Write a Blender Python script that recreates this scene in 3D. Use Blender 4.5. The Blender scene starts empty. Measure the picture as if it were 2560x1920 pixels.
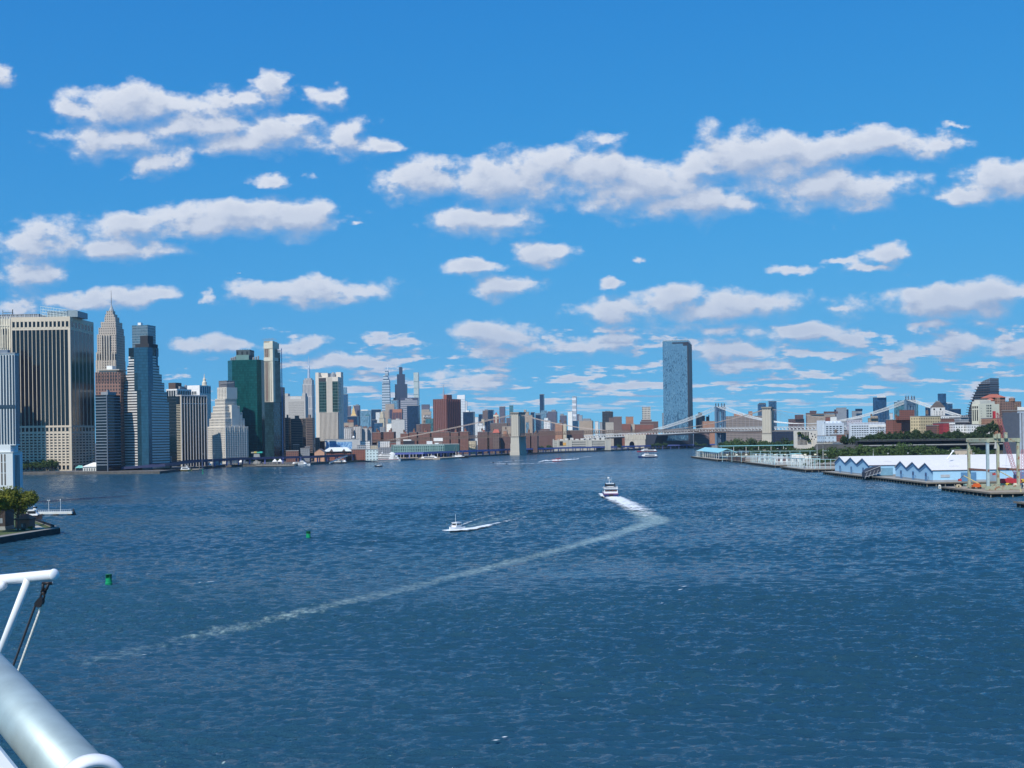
import bpy, math, random
from mathutils import Vector, Matrix
R = math.radians
sc = bpy.context.scene
COL = sc.collection
rnd = random.Random(7)

# ---------------------------------------------------------------- camera
F = 2930.0          # focal length in pixels of a 2560 px wide frame
CX, HY = 1280.0, 1086.0
CH = 41.0           # eye height over the water (upper deck of a ship)
ROLL = 0.014
cam_d = bpy.data.cameras.new('camera')
cam = bpy.data.objects.new('camera', cam_d); COL.objects.link(cam)
cam_d.sensor_width = 36.0
cam_d.lens = 36.0 * F / 2560.0
cam_d.shift_y = (HY - 960.0) / 2560.0
cam_d.clip_start = 0.1; cam_d.clip_end = 60000
cr, sr = math.cos(ROLL), math.sin(ROLL)
cam.matrix_world = Matrix(((cr, sr, 0, 0), (0, 0, -1, 0), (-sr, cr, 0, CH), (0, 0, 0, 1)))
sc.camera = cam

# ---------------------------------------------------------------- sun, exposure
SUN_AZ, SUN_EL = R(28), R(46)        # behind the ship, to the left
sun_dir = Vector((-math.sin(SUN_AZ)*math.cos(SUN_EL), -math.cos(SUN_AZ)*math.cos(SUN_EL), math.sin(SUN_EL)))
sd = bpy.data.lights.new('sun', 'SUN'); sd.energy = 4.2; sd.angle = R(0.53); sd.color = (1.0, 0.95, 0.87)
sun = bpy.data.objects.new('sun', sd); COL.objects.link(sun)
sun.rotation_euler = sun_dir.to_track_quat('Z', 'Y').to_euler()
sun.location = (0, -50, 300)
sc.view_settings.view_transform = 'Standard'; sc.view_settings.look = 'None'
sc.view_settings.exposure = 0.17; sc.view_settings.gamma = 1.0
sc.cycles.max_bounces = 6; sc.cycles.diffuse_bounces = 2; sc.cycles.glossy_bounces = 3
sc.cycles.transparent_max_bounces = 12; sc.cycles.volume_bounces = 0
sc.cycles.caustics_reflective = False; sc.cycles.caustics_refractive = False
sc.cycles.sample_clamp_indirect = 4.0

# ---------------------------------------------------------------- node helper
class NG:
    def __init__(s, tree): s.t = tree; s.N = tree.nodes; s.L = tree.links
    def n(s, typ, **kw):
        o = s.N.new(typ)
        for k, v in kw.items(): setattr(o, k, v)
        return o
    def put(s, sock, v):
        if isinstance(v, bpy.types.NodeSocket): s.L.new(v, sock)
        elif v is not None: sock.default_value = v
    def m(s, op, a, b=None, c=None, clamp=False):
        o = s.n('ShaderNodeMath', operation=op, use_clamp=clamp)
        for i, v in enumerate((a, b, c)): s.put(o.inputs[i], v)
        return o.outputs[0]
    def v(s, op, a, b=None, c=None, out=0):
        o = s.n('ShaderNodeVectorMath', operation=op)
        for i, x in enumerate((a, b, c)): s.put(o.inputs[i], x)
        return o.outputs['Value'] if op in ('LENGTH', 'DOT_PRODUCT', 'DISTANCE') else o.outputs[0]
    def ramp(s, x, a, b, c=0.0, d=1.0, smooth=True):
        o = s.n('ShaderNodeMapRange', interpolation_type='SMOOTHSTEP' if smooth else 'LINEAR')
        for i, q in enumerate((x, a, b, c, d)): s.put(o.inputs[i], q)
        return o.outputs[0]
    def mix(s, f, a, b, blend='MIX'):
        o = s.n('ShaderNodeMix', data_type='RGBA', blend_type=blend)
        s.put(o.inputs[0], f); s.put(o.inputs[6], a); s.put(o.inputs[7], b)
        return o.outputs[2]
    def noise(s, vec, scale, detail=2.0, rough=0.5, dim='3D', w=None, lac=2.0):
        o = s.n('ShaderNodeTexNoise', noise_dimensions=dim)
        s.put(o.inputs['Vector'], vec)
        s.put(o.inputs['Scale'], scale); s.put(o.inputs['Detail'], detail); s.put(o.inputs['Roughness'], rough)
        s.put(o.inputs['Lacunarity'], lac)
        if w is not None: s.put(o.inputs['W'], w)
        return o.outputs[0]
    def xyz(s, x, y, z=0.0):
        o = s.n('ShaderNodeCombineXYZ')
        for i, q in enumerate((x, y, z)): s.put(o.inputs[i], q)
        return o.outputs[0]
    def sep(s, v):
        o = s.n('ShaderNodeSeparateXYZ'); s.put(o.inputs[0], v); return o.outputs

def c4(c): return (c[0], c[1], c[2], 1.0)

# ---------------------------------------------------------------- photo pixel -> world
def ray(px, py):
    u, v = (px - CX) / F, (HY - py) / F
    return u*cr + v*sr, v*cr - u*sr          # right per metre forward, up per metre forward
def P(px, py, D):
    t, up = ray(px, py); return Vector((D*t, D, CH + D*up))
def W(px, py, z=0.0):
    t, up = ray(px, py); D = (z - CH) / up
    return Vector((D*t, D, z))

# ---------------------------------------------------------------- sky
world = bpy.data.worlds.new('World'); sc.world = world; world.use_nodes = True
g = NG(world.node_tree); g.N.clear()
sky = g.n('ShaderNodeTexSky', sky_type='NISHITA'); sky.sun_disc = False
sky.sun_elevation = SUN_EL; sky.sun_rotation = R(208)
sky.altitude = 50; sky.air_density = 0.6; sky.dust_density = 0.0; sky.ozone_density = 5.0
tc = g.n('ShaderNodeTexCoord')
sb = g.v('NORMALIZE', g.v('MULTIPLY_ADD', tc.outputs['Generated'], (1, 1, .78), (0, 0, .10)))
g.L.new(sb, sky.inputs[0])
sr_ = g.n('ShaderNodeSeparateColor'); g.L.new(sky.outputs[0], sr_.inputs[0])
cb = g.n('ShaderNodeCombineColor')
for i, (a_, b_, p_) in enumerate(((.20, 2.8, 1.9), (.585, 4.8, .84), (.86, 7.8, .42))):
    g.put(cb.inputs[i], g.m('MULTIPLY', g.m('POWER', g.m('DIVIDE', sr_.outputs[i], b_), p_), a_*10))
skycol = cb.outputs[0]
dx, dy, dz = g.sep(tc.outputs['Generated'])
dyc = g.m('MAXIMUM', dy, 0.02)
U = g.m('DIVIDE', dx, dyc); V = g.m('DIVIDE', dz, dyc)
uv = g.xyz(U, V)
# fair weather cumulus: (x, y, half width, half height, weight) in photo pixels, kept as directions
CL = [(200,282,95,26,.8),(390,275,200,44,1),(300,355,140,40,1),(400,400,80,30,1),(480,318,170,30,1),(655,345,170,36,1),(570,245,85,34,.85),
 (680,222,44,30,.95),(828,243,70,30,.85),(740,296,85,28,.6),(885,345,70,58,.9),(960,368,60,24,.75),(680,444,66,17,.85),
 (525,560,310,34,1),(600,535,120,36,1),(735,548,90,44,1),(330,556,110,30,1),(80,610,170,42,1),(300,626,140,26,1),(50,692,120,36,.95),
 (200,746,95,24,.8),(345,745,72,26,1),(508,740,30,17,.8),(640,738,98,24,1),(800,733,170,24,1),(40,768,70,22,.85),
 (1060,450,100,42,1),(1290,455,140,60,1),(1480,435,170,60,1),(1620,475,190,62,1),(1690,505,190,34,1),(1840,400,130,66,1),(2010,385,170,44,1),
 (2200,362,180,30,.95),(2080,470,190,50,1),(1200,552,130,36,1),(1365,640,78,26,.95),(1200,668,68,20,.95),(1280,717,84,24,.9),
 (1525,713,48,14,.75),(1590,649,26,15,.55),(2000,668,80,14,.8),(2095,655,44,13,.75),(2210,638,58,25,.95),(2190,674,80,15,.95),
 (2510,455,120,48,1),(2430,490,64,28,1),(1505,782,95,30,1),(1790,775,225,38,1),(1700,757,90,38,1),(2380,762,190,34,1),(2500,738,150,36,1),
 (2330,811,58,13,.9),(2460,806,48,17,.9),(1265,838,120,26,1),(1330,870,190,26,.9),(1450,868,120,26,.9),(1560,850,60,20,.8),
 (1800,826,110,22,.95),(2010,830,95,22,.95),(2110,852,50,18,.9),(1840,872,150,22,.95),(2390,862,140,24,.95),(2530,874,80,22,.95),
 (560,866,110,22,.9),(720,862,90,18,.8),(860,900,100,20,.8),(1000,866,90,14,.6),(1760,430,120,40,.9),(1950,425,140,40,.95),(5,190,44,30,.7),(890,562,34,12,.6),
 (1900,912,100,18,.9),(2210,920,90,18,.9),(1200,955,90,26,.9),(1100,930,70,20,.7),(2080,770,60,12,.5),(1500,345,90,26,.5),(2400,310,50,12,.4)]
grp = bpy.data.node_groups.new('cumulus_field', 'ShaderNodeTree')
grp.interface.new_socket('P', in_out='INPUT', socket_type='NodeSocketVector')
grp.interface.new_socket('D', in_out='OUTPUT', socket_type='NodeSocketFloat')
q = NG(grp); gi = q.n('NodeGroupInput'); go = q.n('NodeGroupOutput')
p0 = gi.outputs[0]
wn = q.n('ShaderNodeTexNoise', noise_dimensions='2D'); q.put(wn.inputs['Vector'], q.v('MULTIPLY', p0, (1.0, 1.7, 1))); q.put(wn.inputs['Scale'], 22.0)
q.put(wn.inputs['Detail'], 4.0); q.put(wn.inputs['Roughness'], 0.6)
warp = q.v('MULTIPLY', q.v('SUBTRACT', wn.outputs['Color'], (.5, .5, .5)), (.045, .022, 0))
pw = q.v('ADD', p0, warp)
acc = None
for (x, y, a, b, w) in CL:
    t, up = ray(x, y); ia, ib = F/(a*1.22), F/(b*1.34)
    d = q.v('LENGTH', q.v('MULTIPLY_ADD', pw, (ia, ib, 0), (-t*ia, -up*ib, 0)))
    e = q.m('SUBTRACT', w, d) if w != 1 else q.m('SUBTRACT', 1.0, d)
    acc = e if acc is None else q.m('SMOOTH_MAX', acc, e, 0.35)
acc = q.m('MAXIMUM', acc, -1.35)
# low bank of small clouds toward the horizon: a flat layer seen in perspective
sx, sy, sz = q.sep(p0)
vv = q.m('MAXIMUM', sy, 0.006)
lay = q.xyz(q.m('MULTIPLY', sx, 8.5), q.m('DIVIDE', 0.36, q.m('ADD', vv, .035)))
ln = q.noise(lay, 2.6, 6.0, 0.6, '2D')
lm = q.m('MULTIPLY', q.ramp(sy, .004, .022), q.ramp(sy, .120, .080))
lm = q.m('MULTIPLY', lm, q.ramp(sx, -.42, -.10, 0.62, 1.0))
bank = q.m('ADD', q.m('MULTIPLY', q.m('SUBTRACT', ln, .50), 4.6), q.m('MULTIPLY', q.m('SUBTRACT', lm, 1.0), 3.0))
acc = q.m('SMOOTH_MAX', acc, bank, 0.2)
fb = q.noise(q.v('MULTIPLY', p0, (1.0, 1.5, 1)), 26.0, 9.0, 0.58, '2D')
fb2 = q.noise(q.v('MULTIPLY', p0, (1.0, 1.9, 1)), 13.0, 3.0, 0.5, '2D', )
dd = q.m('ADD', acc, q.m('MULTIPLY', q.m('SUBTRACT', fb, .5), 1.6))
dd = q.m('ADD', dd, q.m('MULTIPLY', q.m('SUBTRACT', fb2, .5), .9))
q.L.new(dd, go.inputs[0])
def field(vec):
    o = g.n('ShaderNodeGroup'); o.node_tree = grp; g.put(o.inputs[0], vec); return o.outputs[0]
d0 = field(uv)
d1 = field(g.v('ADD', uv, (-.004, .010, 0)))
dens = g.ramp(d0, 0.1, 1.0)
lit = g.ramp(g.m('SUBTRACT', d0, d1), -.5, .5)          # facing the sun or the ground side
alpha = g.ramp(d0, -.14, g.m('MULTIPLY_ADD', lit, -.62, 1.05))          # crisp sunlit crowns, soft bases
shade = g.m('ADD', g.m('MULTIPLY', lit, .75), g.m('MULTIPLY', g.m('SUBTRACT', 1.0, dens), .25))
cc = g.n('ShaderNodeValToRGB')
cc.color_ramp.elements[0].position = .10; cc.color_ramp.elements[0].color = (3.7, 4.45, 6.0, 1)
cc.color_ramp.elements[1].position = .95; cc.color_ramp.elements[1].color = (7.6, 7.8, 8.3, 1)
e = cc.color_ramp.elements.new(.55); e.color = (5.1, 5.6, 6.7, 1)
g.L.new(shade, cc.inputs[0])
front = g.m('MULTIPLY', g.ramp(dy, .05, .3), g.ramp(V, .008, .03))
af = g.m('MULTIPLY', g.m('MULTIPLY', alpha, front), .93)
skymix = g.mix(af, skycol, cc.outputs[0])
bg = g.n('ShaderNodeBackground'); g.L.new(skymix, bg.inputs[0]); bg.inputs[1].default_value = 0.1
wo = g.n('ShaderNodeOutputWorld'); g.L.new(bg.outputs[0], wo.inputs[0])
world.cycles.sampling_method = 'MANUAL'; world.cycles.sample_map_resolution = 512

# ---------------------------------------------------------------- materials
MATS = {}
def newmat(name):
    m = bpy.data.materials.new(name); m.use_nodes = True
    g = NG(m.node_tree); g.N.clear()
    b = g.n('ShaderNodeBsdfPrincipled'); o = g.n('ShaderNodeOutputMaterial'); g.L.new(b.outputs[0], o.inputs[0])
    return m, g, b, o
def mat(name, col, rough=.6, metal=0.0, var=.12, scale=.25, spec=.4):
    """plain paint, stone or metal with mild wear"""
    if name in MATS: return MATS[name]
    m, g, b, o = newmat(name)
    tc = g.n('ShaderNodeTexCoord')
    n = g.noise(tc.outputs['Object'], scale, 5.0, .6)
    k = g.ramp(n, .3, .7, 1 - var, 1 + var, False)
    g.put(b.inputs['Base Color'], g.mix(1.0, c4(col), g.xyz(k, k, k), 'MULTIPLY'))
    b.inputs['Roughness'].default_value = rough; b.inputs['Metallic'].default_value = metal
    b.inputs['Specular IOR Level'].default_value = spec
    MATS[name] = m; return m
# ---------------------------------------------------------------- tagging and mesh helpers
def tag(o, label=None, cat=None, group=None, kind=None):
    if label: o['label'] = label
    if cat: o['category'] = cat
    if group: o['group'] = group
    if kind: o['kind'] = kind
    return o
def empty(name, loc, rz=0.0):
    o = bpy.data.objects.new(name, None); COL.objects.link(o)
    o.location = loc; o.rotation_euler = (0, 0, rz); o.empty_display_size = 1; return o
def thing(name, label, cat, loc, rz=0.0, group=None):
    return tag(empty(name, loc, rz), label, cat, group)

class MB:
    """collects boxes, prisms, tubes; build() links them as ONE mesh object"""
    def __init__(s): s.v = []; s.f = []; s.mi = []; s.cur = 0
    def add(s, vs, fs):
        k = len(s.v); s.v += [tuple(x) for x in vs]
        for f in fs: s.f.append([k + i for i in f]); s.mi.append(s.cur)
        return s
    def box(s, x0, x1, y0, y1, z0, z1):
        return s.add([(x0,y0,z0),(x1,y0,z0),(x1,y1,z0),(x0,y1,z0),(x0,y0,z1),(x1,y0,z1),(x1,y1,z1),(x0,y1,z1)],
                     [(0,3,2,1),(4,5,6,7),(0,1,5,4),(1,2,6,5),(2,3,7,6),(3,0,4,7)])
    def prism(s, poly, z0, z1, top=None):
        n = len(poly); top = top or poly
        area = sum(poly[i][0]*poly[(i+1)%n][1] - poly[(i+1)%n][0]*poly[i][1] for i in range(n))
        if area < 0: poly = poly[::-1]; top = top[::-1]
        vs = [(p[0], p[1], z0) for p in poly] + [(p[0], p[1], z1) for p in top]
        fs = [tuple(range(n))[::-1], tuple(range(n, 2*n))] + [(i, (i+1)%n, n+(i+1)%n, n+i) for i in range(n)]
        return s.add(vs, fs)
    def extrude(s, prof, axis, a, b):
        """profile of (u, z) extruded along x ('x': u is y) or y ('y': u is x)"""
        n = len(prof)
        mk = (lambda u, z, w: (w, u, z)) if axis == 'x' else (lambda u, z, w: (u, w, z))
        vs = [mk(u, z, a) for u, z in prof] + [mk(u, z, b) for u, z in prof]
        fs = [tuple(range(n)), tuple(range(2*n-1, n-1, -1))] + [(i, n+i, n+(i+1)%n, (i+1)%n) for i in range(n)]
        return s.add(vs, fs)
    def tube(s, pts, r, n=8, r1=None, caps=True):
        pts = [Vector(p) for p in pts]; k = len(s.v); m = len(pts)
        up = None
        for i, p in enumerate(pts):
            d = (pts[min(i+1, m-1)] - pts[max(i-1, 0)]).normalized()
            if up is None: up = Vector((0,0,1)) if abs(d.z) < .9 else Vector((1,0,0))
            a = d.cross(up).normalized(); b = a.cross(d).normalized(); up = b
            rr = r if r1 is None else r + (r1 - r)*i/max(1, m-1)
            for j in range(n):
                t = 2*math.pi*j/n
                s.v.append(tuple(p + a*(rr*math.cos(t)) + b*(rr*math.sin(t))))
        for i in range(m-1):
            for j in range(n):
                s.f.append([k+i*n+j, k+i*n+(j+1)%n, k+(i+1)*n+(j+1)%n, k+(i+1)*n+j]); s.mi.append(s.cur)
        if caps:
            s.f.append([k+j for j in range(n)][::-1]); s.mi.append(s.cur)
            s.f.append([k+(m-1)*n+j for j in range(n)]); s.mi.append(s.cur)
        return s
    def lathe(s, prof, x=0, y=0, n=16, sx=1, sy=1, caps=True):
        k = len(s.v); m = len(prof)
        for (r, z) in prof:
            for j in range(n):
                t = 2*math.pi*j/n; s.v.append((x + sx*r*math.cos(t), y + sy*r*math.sin(t), z))
        for i in range(m-1):
            for j in range(n):
                s.f.append([k+i*n+j, k+i*n+(j+1)%n, k+(i+1)*n+(j+1)%n, k+(i+1)*n+j]); s.mi.append(s.cur)
        if caps:
            s.f.append([k+j for j in range(n)][::-1]); s.mi.append(s.cur)
            s.f.append([k+(m-1)*n+j for j in range(n)]); s.mi.append(s.cur)
        return s
    def pyramid(s, x0, x1, y0, y1, z0, z1, fx=.5, fy=.5, tx=0.0, ty=0.0):
        cx, cy = x0+(x1-x0)*fx, y0+(y1-y0)*fy; hx, hy = tx*(x1-x0)/2, ty*(y1-y0)/2
        return s.add([(x0,y0,z0),(x1,y0,z0),(x1,y1,z0),(x0,y1,z0),(cx-hx,cy-hy,z1),(cx+hx,cy-hy,z1),(cx+hx,cy+hy,z1),(cx-hx,cy+hy,z1)],
                     [(0,3,2,1),(4,5,6,7),(0,1,5,4),(1,2,6,5),(2,3,7,6),(3,0,4,7)])
    def build(s, name, m, parent=None, smooth=False):
        me = bpy.data.meshes.new(name)
        me.from_pydata(s.v, [], s.f)
        ms = m if isinstance(m, (list, tuple)) else [m]
        for x in ms: me.materials.append(x)
        if len(ms) > 1: me.polygons.foreach_set('material_index', s.mi)
        if smooth: me.polygons.foreach_set('use_smooth', [True]*len(me.polygons))
        me.update()
        o = bpy.data.objects.new(name, me); COL.objects.link(o)
        if parent: o.parent = parent
        return o
def kids(o): return [c for c in bpy.data.objects if c.parent == o]
CHILD = {}
def copy_tree(o, loc, rz=0.0, scale=None, label=None):
    """a copy of a thing with copies of its parts and sub-parts (mesh data shared)"""
    if o.name not in CHILD: CHILD[o.name] = [(c, kids(c)) for c in kids(o)]
    r = o.copy(); COL.objects.link(r); r.location = loc; r.rotation_euler = (0, 0, rz)
    if scale: r.scale = scale
    if label: r['label'] = label
    for c, gs in CHILD[o.name]:
        d = c.copy(); COL.objects.link(d); d.parent = r
        for h in gs:
            e = h.copy(); COL.objects.link(e); e.parent = d
    return r

# ---------------------------------------------------------------- water
import numpy as np
def water_mat():
    m, g, b, o = newmat('river_water')
    tc = g.n('ShaderNodeTexCoord'); p = tc.outputs['Object']
    at = g.n('ShaderNodeAttribute', attribute_name='calm'); calm = at.outputs['Fac']
    rot = g.n('ShaderNodeVectorRotate', rotation_type='Z_AXIS'); g.put(rot.inputs['Vector'], p); rot.inputs['Angle'].default_value = R(-14)
    pr = g.v('MULTIPLY', rot.outputs[0], (.5, 1.0, 1.0))
    wave = g.noise(pr, 1/6.0, 4.0, .55, '2D'); swell = g.noise(pr, 1/30.0, 2.0, .5, '2D')
    rip = g.noise(g.v('MULTIPLY', rot.outputs[0], (.42, 1.0, 1.0)), 1/1.1, 5.0, .66, '2D')
    gust = g.noise(g.v('MULTIPLY', rot.outputs[0], (.35, 1.0, 1.0)), 1/130.0, 5.0, .62, '2D')
    gk = g.ramp(gust, .36, .64, .5, 1.7)
    sharp = g.m('SUBTRACT', 1.0, g.m('MULTIPLY', g.m('ABSOLUTE', g.m('SUBTRACT', wave, .5)), 4.0))
    far = g.m('MULTIPLY', g.m('ADD', g.m('MULTIPLY', swell, 1.6), g.m('MULTIPLY', sharp, .9)), calm)
    h = g.m('ADD', far, g.m('MULTIPLY', g.m('MULTIPLY', rip, gk), .72))
    bp = g.n('ShaderNodeBump'); bp.inputs['Strength'].default_value = 1.0; bp.inputs['Distance'].default_value = 1.0
    g.put(bp.inputs['Height'], h)
    # old wakes: milky aerated water and streaks of foam lying on the surface itself
    aw = g.n('ShaderNodeAttribute', attribute_name='wake'); wk = aw.outputs['Fac']
    fn = g.noise(g.v('MULTIPLY', p, (.8, 1, 1)), .55, 6.0, .68); fl = g.noise(p, .07, 3.0, .6)
    milky = g.ramp(g.m('ADD', g.m('ADD', wk, g.m('MULTIPLY', g.m('SUBTRACT', fl, .5), .75)), g.m('MULTIPLY', g.m('SUBTRACT', fn, .5), 1.5)), .24, .95)
    milky = g.m('MULTIPLY', milky, g.ramp(wk, .02, .25))
    g.L.new(bp.outputs[0], b.inputs['Normal'])
    deep = g.mix(g.ramp(gust, .3, .7), c4((.014, .053, .086)), c4((.023, .080, .124)))
    deep = g.mix(g.m('MULTIPLY', milky, .8), deep, c4((.30,.42,.42)))
    g.put(b.inputs['Base Color'], deep)
    g.put(b.inputs['Roughness'], g.m('ADD', g.m('MULTIPLY_ADD', calm, .16, .035), g.m('MULTIPLY', milky, .25))); b.inputs['IOR'].default_value = 1.33
    b.inputs['Specular IOR Level'].default_value = .62
    return m
WATER = water_mat()
def river():
    """one sheet to the horizon; within reach of the ship it carries real wind waves"""
    rg = np.random.default_rng(5); ws = []
    for lam, n, st in ((34, 4, .006), (19, 6, .009), (10, 10, .014), (6.0, 16, .034), (3.8, 22, .068), (2.4, 28, .092), (1.5, 26, .088), (1.0, 14, .06)):
        for i in range(n):
            L = lam*rg.uniform(.75, 1.3); th = R(-104) + rg.normal(0, .27); k = 2*math.pi/L
            ws.append((k*math.cos(th), k*math.sin(th), st*L/(2*math.pi)*rg.uniform(.5, 1.2), rg.uniform(0, 6.28), L))
    V = []; Fc = []; base = 0; calm = []
    def patch(y0, y1, d):
        nonlocal base
        xm = .47*y1 + 12; xs = np.arange(-xm, xm + d, d); ys = np.linspace(y0, y1, int(round((y1 - y0)/d)) + 1)
        X, Y = np.meshgrid(xs, ys)
        # fade to the flat sheet at the borders
        f = np.clip((Y - 118)/14, 0, 1)*np.clip((1880 - Y)/700, 0, 1)*np.clip((.46*Y + 12 - np.abs(X))/16, 0, 1)
        Z = np.zeros_like(X); DX = np.zeros_like(X); DY = np.zeros_like(X)
        gust = .88 + .34*np.sin(X*.017 + Y*.011 + 1)*np.sin(Y*.023 - X*.006) + .22*np.sin(Y*.061 + X*.012 + 2)*np.sin(X*.031)
        for kx, ky, A, ph, L in ws:
            if L < 2.6*d: continue
            q = kx*X + ky*Y + ph; kk = math.hypot(kx, ky); s = np.sin(q); c = np.cos(q)
            if L < 2.6*.85: A = A*np.clip((322 - Y)/40, 0, 1)
            if L < 2.6*1.7: A = A*np.clip((985 - Y)/260, 0, 1)
            Z += A*c; DX -= .55*A*kx/kk*s; DY -= .55*A*ky/kk*s
        f2 = f*gust; Z *= f2; X2 = X + DX*f2; Y2 = Y + DY*f2
        keep = np.abs(X) < (.47*Y + 12 + d)
        idx = np.arange(X.size).reshape(X.shape)
        qd = np.stack([idx[:-1,:-1], idx[:-1,1:], idx[1:,1:], idx[1:,:-1]], -1).reshape(-1, 4)
        km = (keep[:-1,:-1] & keep[:-1,1:] & keep[1:,1:] & keep[1:,:-1]).reshape(-1)
        qd = qd[km]; used, inv = np.unique(qd, return_inverse=True)
        co = np.stack([X2, Y2, Z], -1).reshape(-1, 3)[used]
        V.append(co); Fc.append(inv.reshape(-1, 4) + base); calm.append(1 - f.reshape(-1)[used]); base += len(used)
    patch(118, 330, .38); patch(329.2, 1000, .85); patch(998.5, 1900, 1.7)
    Y1 = 1900; xa, xb = .47*118 + 12, .47*1900 + 12
    o = [(-9000,-400),(9000,-400),(9000,118),(xa-3,118),(-xa+3,118),(-9000,118),(9000,Y1),(xb-8,Y1),(-xb+8,Y1),(-9000,Y1),(9000,16000),(-9000,16000)]
    V.append(np.array([(x, y, 0.0) for x, y in o])); calm.append(np.ones(len(o)))
    nq = sum(len(q) for q in Fc)
    faces = [[0,1,2,3,4,5],[3,2,6,7],[5,4,8,9],[9,8,7,6,10,11]]
    v = np.concatenate(V); q = np.concatenate(Fc)
    me = bpy.data.meshes.new('river_water')
    loops = np.concatenate([q.reshape(-1), np.array([base + i for f in faces for i in f])]).astype(np.int32)
    tot = np.concatenate([np.full(nq, 4), np.array([len(f) for f in faces])]).astype(np.int32)
    me.vertices.add(len(v)); me.vertices.foreach_set('co', v.astype(np.float32).reshape(-1))
    me.loops.add(len(loops)); me.loops.foreach_set('vertex_index', loops)
    me.polygons.add(len(tot)); me.polygons.foreach_set('loop_start', np.concatenate([[0], np.cumsum(tot)[:-1]]).astype(np.int32))
    me.polygons.foreach_set('loop_total', tot)
    me.update(calc_edges=True)
    me.polygons.foreach_set('use_smooth', np.ones(len(tot), dtype=bool))
    at = me.attributes.new('calm', 'FLOAT', 'POINT'); at.data.foreach_set('value', np.concatenate(calm).astype(np.float32))
    def near(pts, out):
        Q = [(W(x, y), w, k) for x, y, w, k in pts]
        for (a, wa, sa), (c, wc, sc_) in zip(Q, Q[1:]):
            d = np.array([c.x - a.x, c.y - a.y]); L2 = (d*d).sum(); m_ = max(wa, wc)*1.6
            bx = (v[:,0] > min(a.x, c.x) - m_) & (v[:,0] < max(a.x, c.x) + m_) & (v[:,1] > min(a.y, c.y) - m_) & (v[:,1] < max(a.y, c.y) + m_)
            i = np.nonzero(bx)[0]; r_ = v[i][:, :2] - np.array([a.x, a.y]); t = np.clip((r_ @ d)/L2, 0, 1)
            dist = np.hypot(*(r_ - t[:, None]*d).T); w = wa + (wc - wa)*t; k = sa + (sc_ - sa)*t
            out[i] = np.maximum(out[i], k*np.clip(1 - (dist/w)**2, 0, 1))
    wk = np.zeros(len(v)); 
    near([(1560,1258,7,.45),(1604,1283,9,.8),(1626,1292,10,.9),(1636,1298,10.5,.95),(1637,1303,10,.95),(1628,1309,9,.9),(1604,1316,8,.82),(1540,1335,6.5,.76),(1450,1360,6.2,.70),(1350,1388,6,.66),(1250,1412,6,.64),(1150,1437,6,.62),(1050,1462,6,.58),(940,1488,6,.54),(800,1520,6,.50),(650,1555,6.5,.47),(500,1590,7,.43),(350,1622,8,.38),(200,1652,9,.3),(60,1680,10,.15)], wk)
    near([(1160,1322,3,.5),(1200,1308,6,.5),(1250,1297,7,.45),(1330,1277,8,.35),(1420,1258,8,.25)], wk)
    at = me.attributes.new('wake', 'FLOAT', 'POINT'); at.data.foreach_set('value', wk.astype(np.float32))
    me.materials.append(WATER); me.validate()
    o = bpy.data.objects.new('river_water', me); COL.objects.link(o); tag(o, kind='structure')
river()
# ---------------------------------------------------------------- facade materials
def fac(wall, win, pw=3.2, ph=3.4, fw=.5, fh=.55, rough=.2, roof=(.30,.29,.28), lit=.25, wrough=.75, metal=0.0, off=0.0, wv=.10):
    """wall with a regular grid of windows, laid out in metres on the building's own axes"""
    key = ('fac', wall, win, pw, ph, fw, fh, rough, roof, lit, metal, off)
    if key in MATS: return MATS[key]
    m, g, b, o = newmat('facade_%d' % len(MATS))
    tc = g.n('ShaderNodeTexCoord'); x, y, z = g.sep(tc.outputs['Object'])
    h = g.m('DIVIDE', g.m('ADD', g.m('ADD', x, y), 500.0 + off), pw); v = g.m('DIVIDE', g.m('ADD', z, .8), ph)
    inx = g.m('LESS_THAN', g.m('ABSOLUTE', g.m('SUBTRACT', g.m('FRACT', h), .5)), fw/2)
    inz = g.m('LESS_THAN', g.m('ABSOLUTE', g.m('SUBTRACT', g.m('FRACT', v), .5)), fh/2)
    k = g.m('MULTIPLY', inx, inz)
    wnz = g.n('ShaderNodeTexWhiteNoise', noise_dimensions='2D')
    g.put(wnz.inputs['Vector'], g.xyz(g.m('FLOOR', h), g.m('FLOOR', v)))
    geo = g.n('ShaderNodeNewGeometry'); nz = g.sep(geo.outputs['Normal'])[2]
    side = g.m('LESS_THAN', g.m('ABSOLUTE', nz), .6)
    k = g.m('MULTIPLY', k, side)
    n = g.noise(tc.outputs['Object'], .06, 5.0, .65)
    kk = g.ramp(n, .3, .7, 1 - wv, 1 + wv, False)
    wc = g.mix(g.m('MULTIPLY', wnz.outputs[0], lit), c4(win), c4(tuple(min(1, .25*w_ + .5*q_ + .06) for w_, q_ in zip(wall, win))))
    wl = g.mix(side, c4(roof), c4(wall))
    wl = g.mix(1.0, wl, g.xyz(kk, kk, kk), 'MULTIPLY')
    g.put(b.inputs['Base Color'], g.mix(k, wl, wc))
    g.put(b.inputs['Roughness'], g.m('MULTIPLY_ADD', k, rough - wrough, wrough))
    if metal: g.put(b.inputs['Metallic'], g.m('MULTIPLY', k, metal))
    b.inputs['Specular IOR Level'].default_value = .5
    MATS[key] = m; return m
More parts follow.
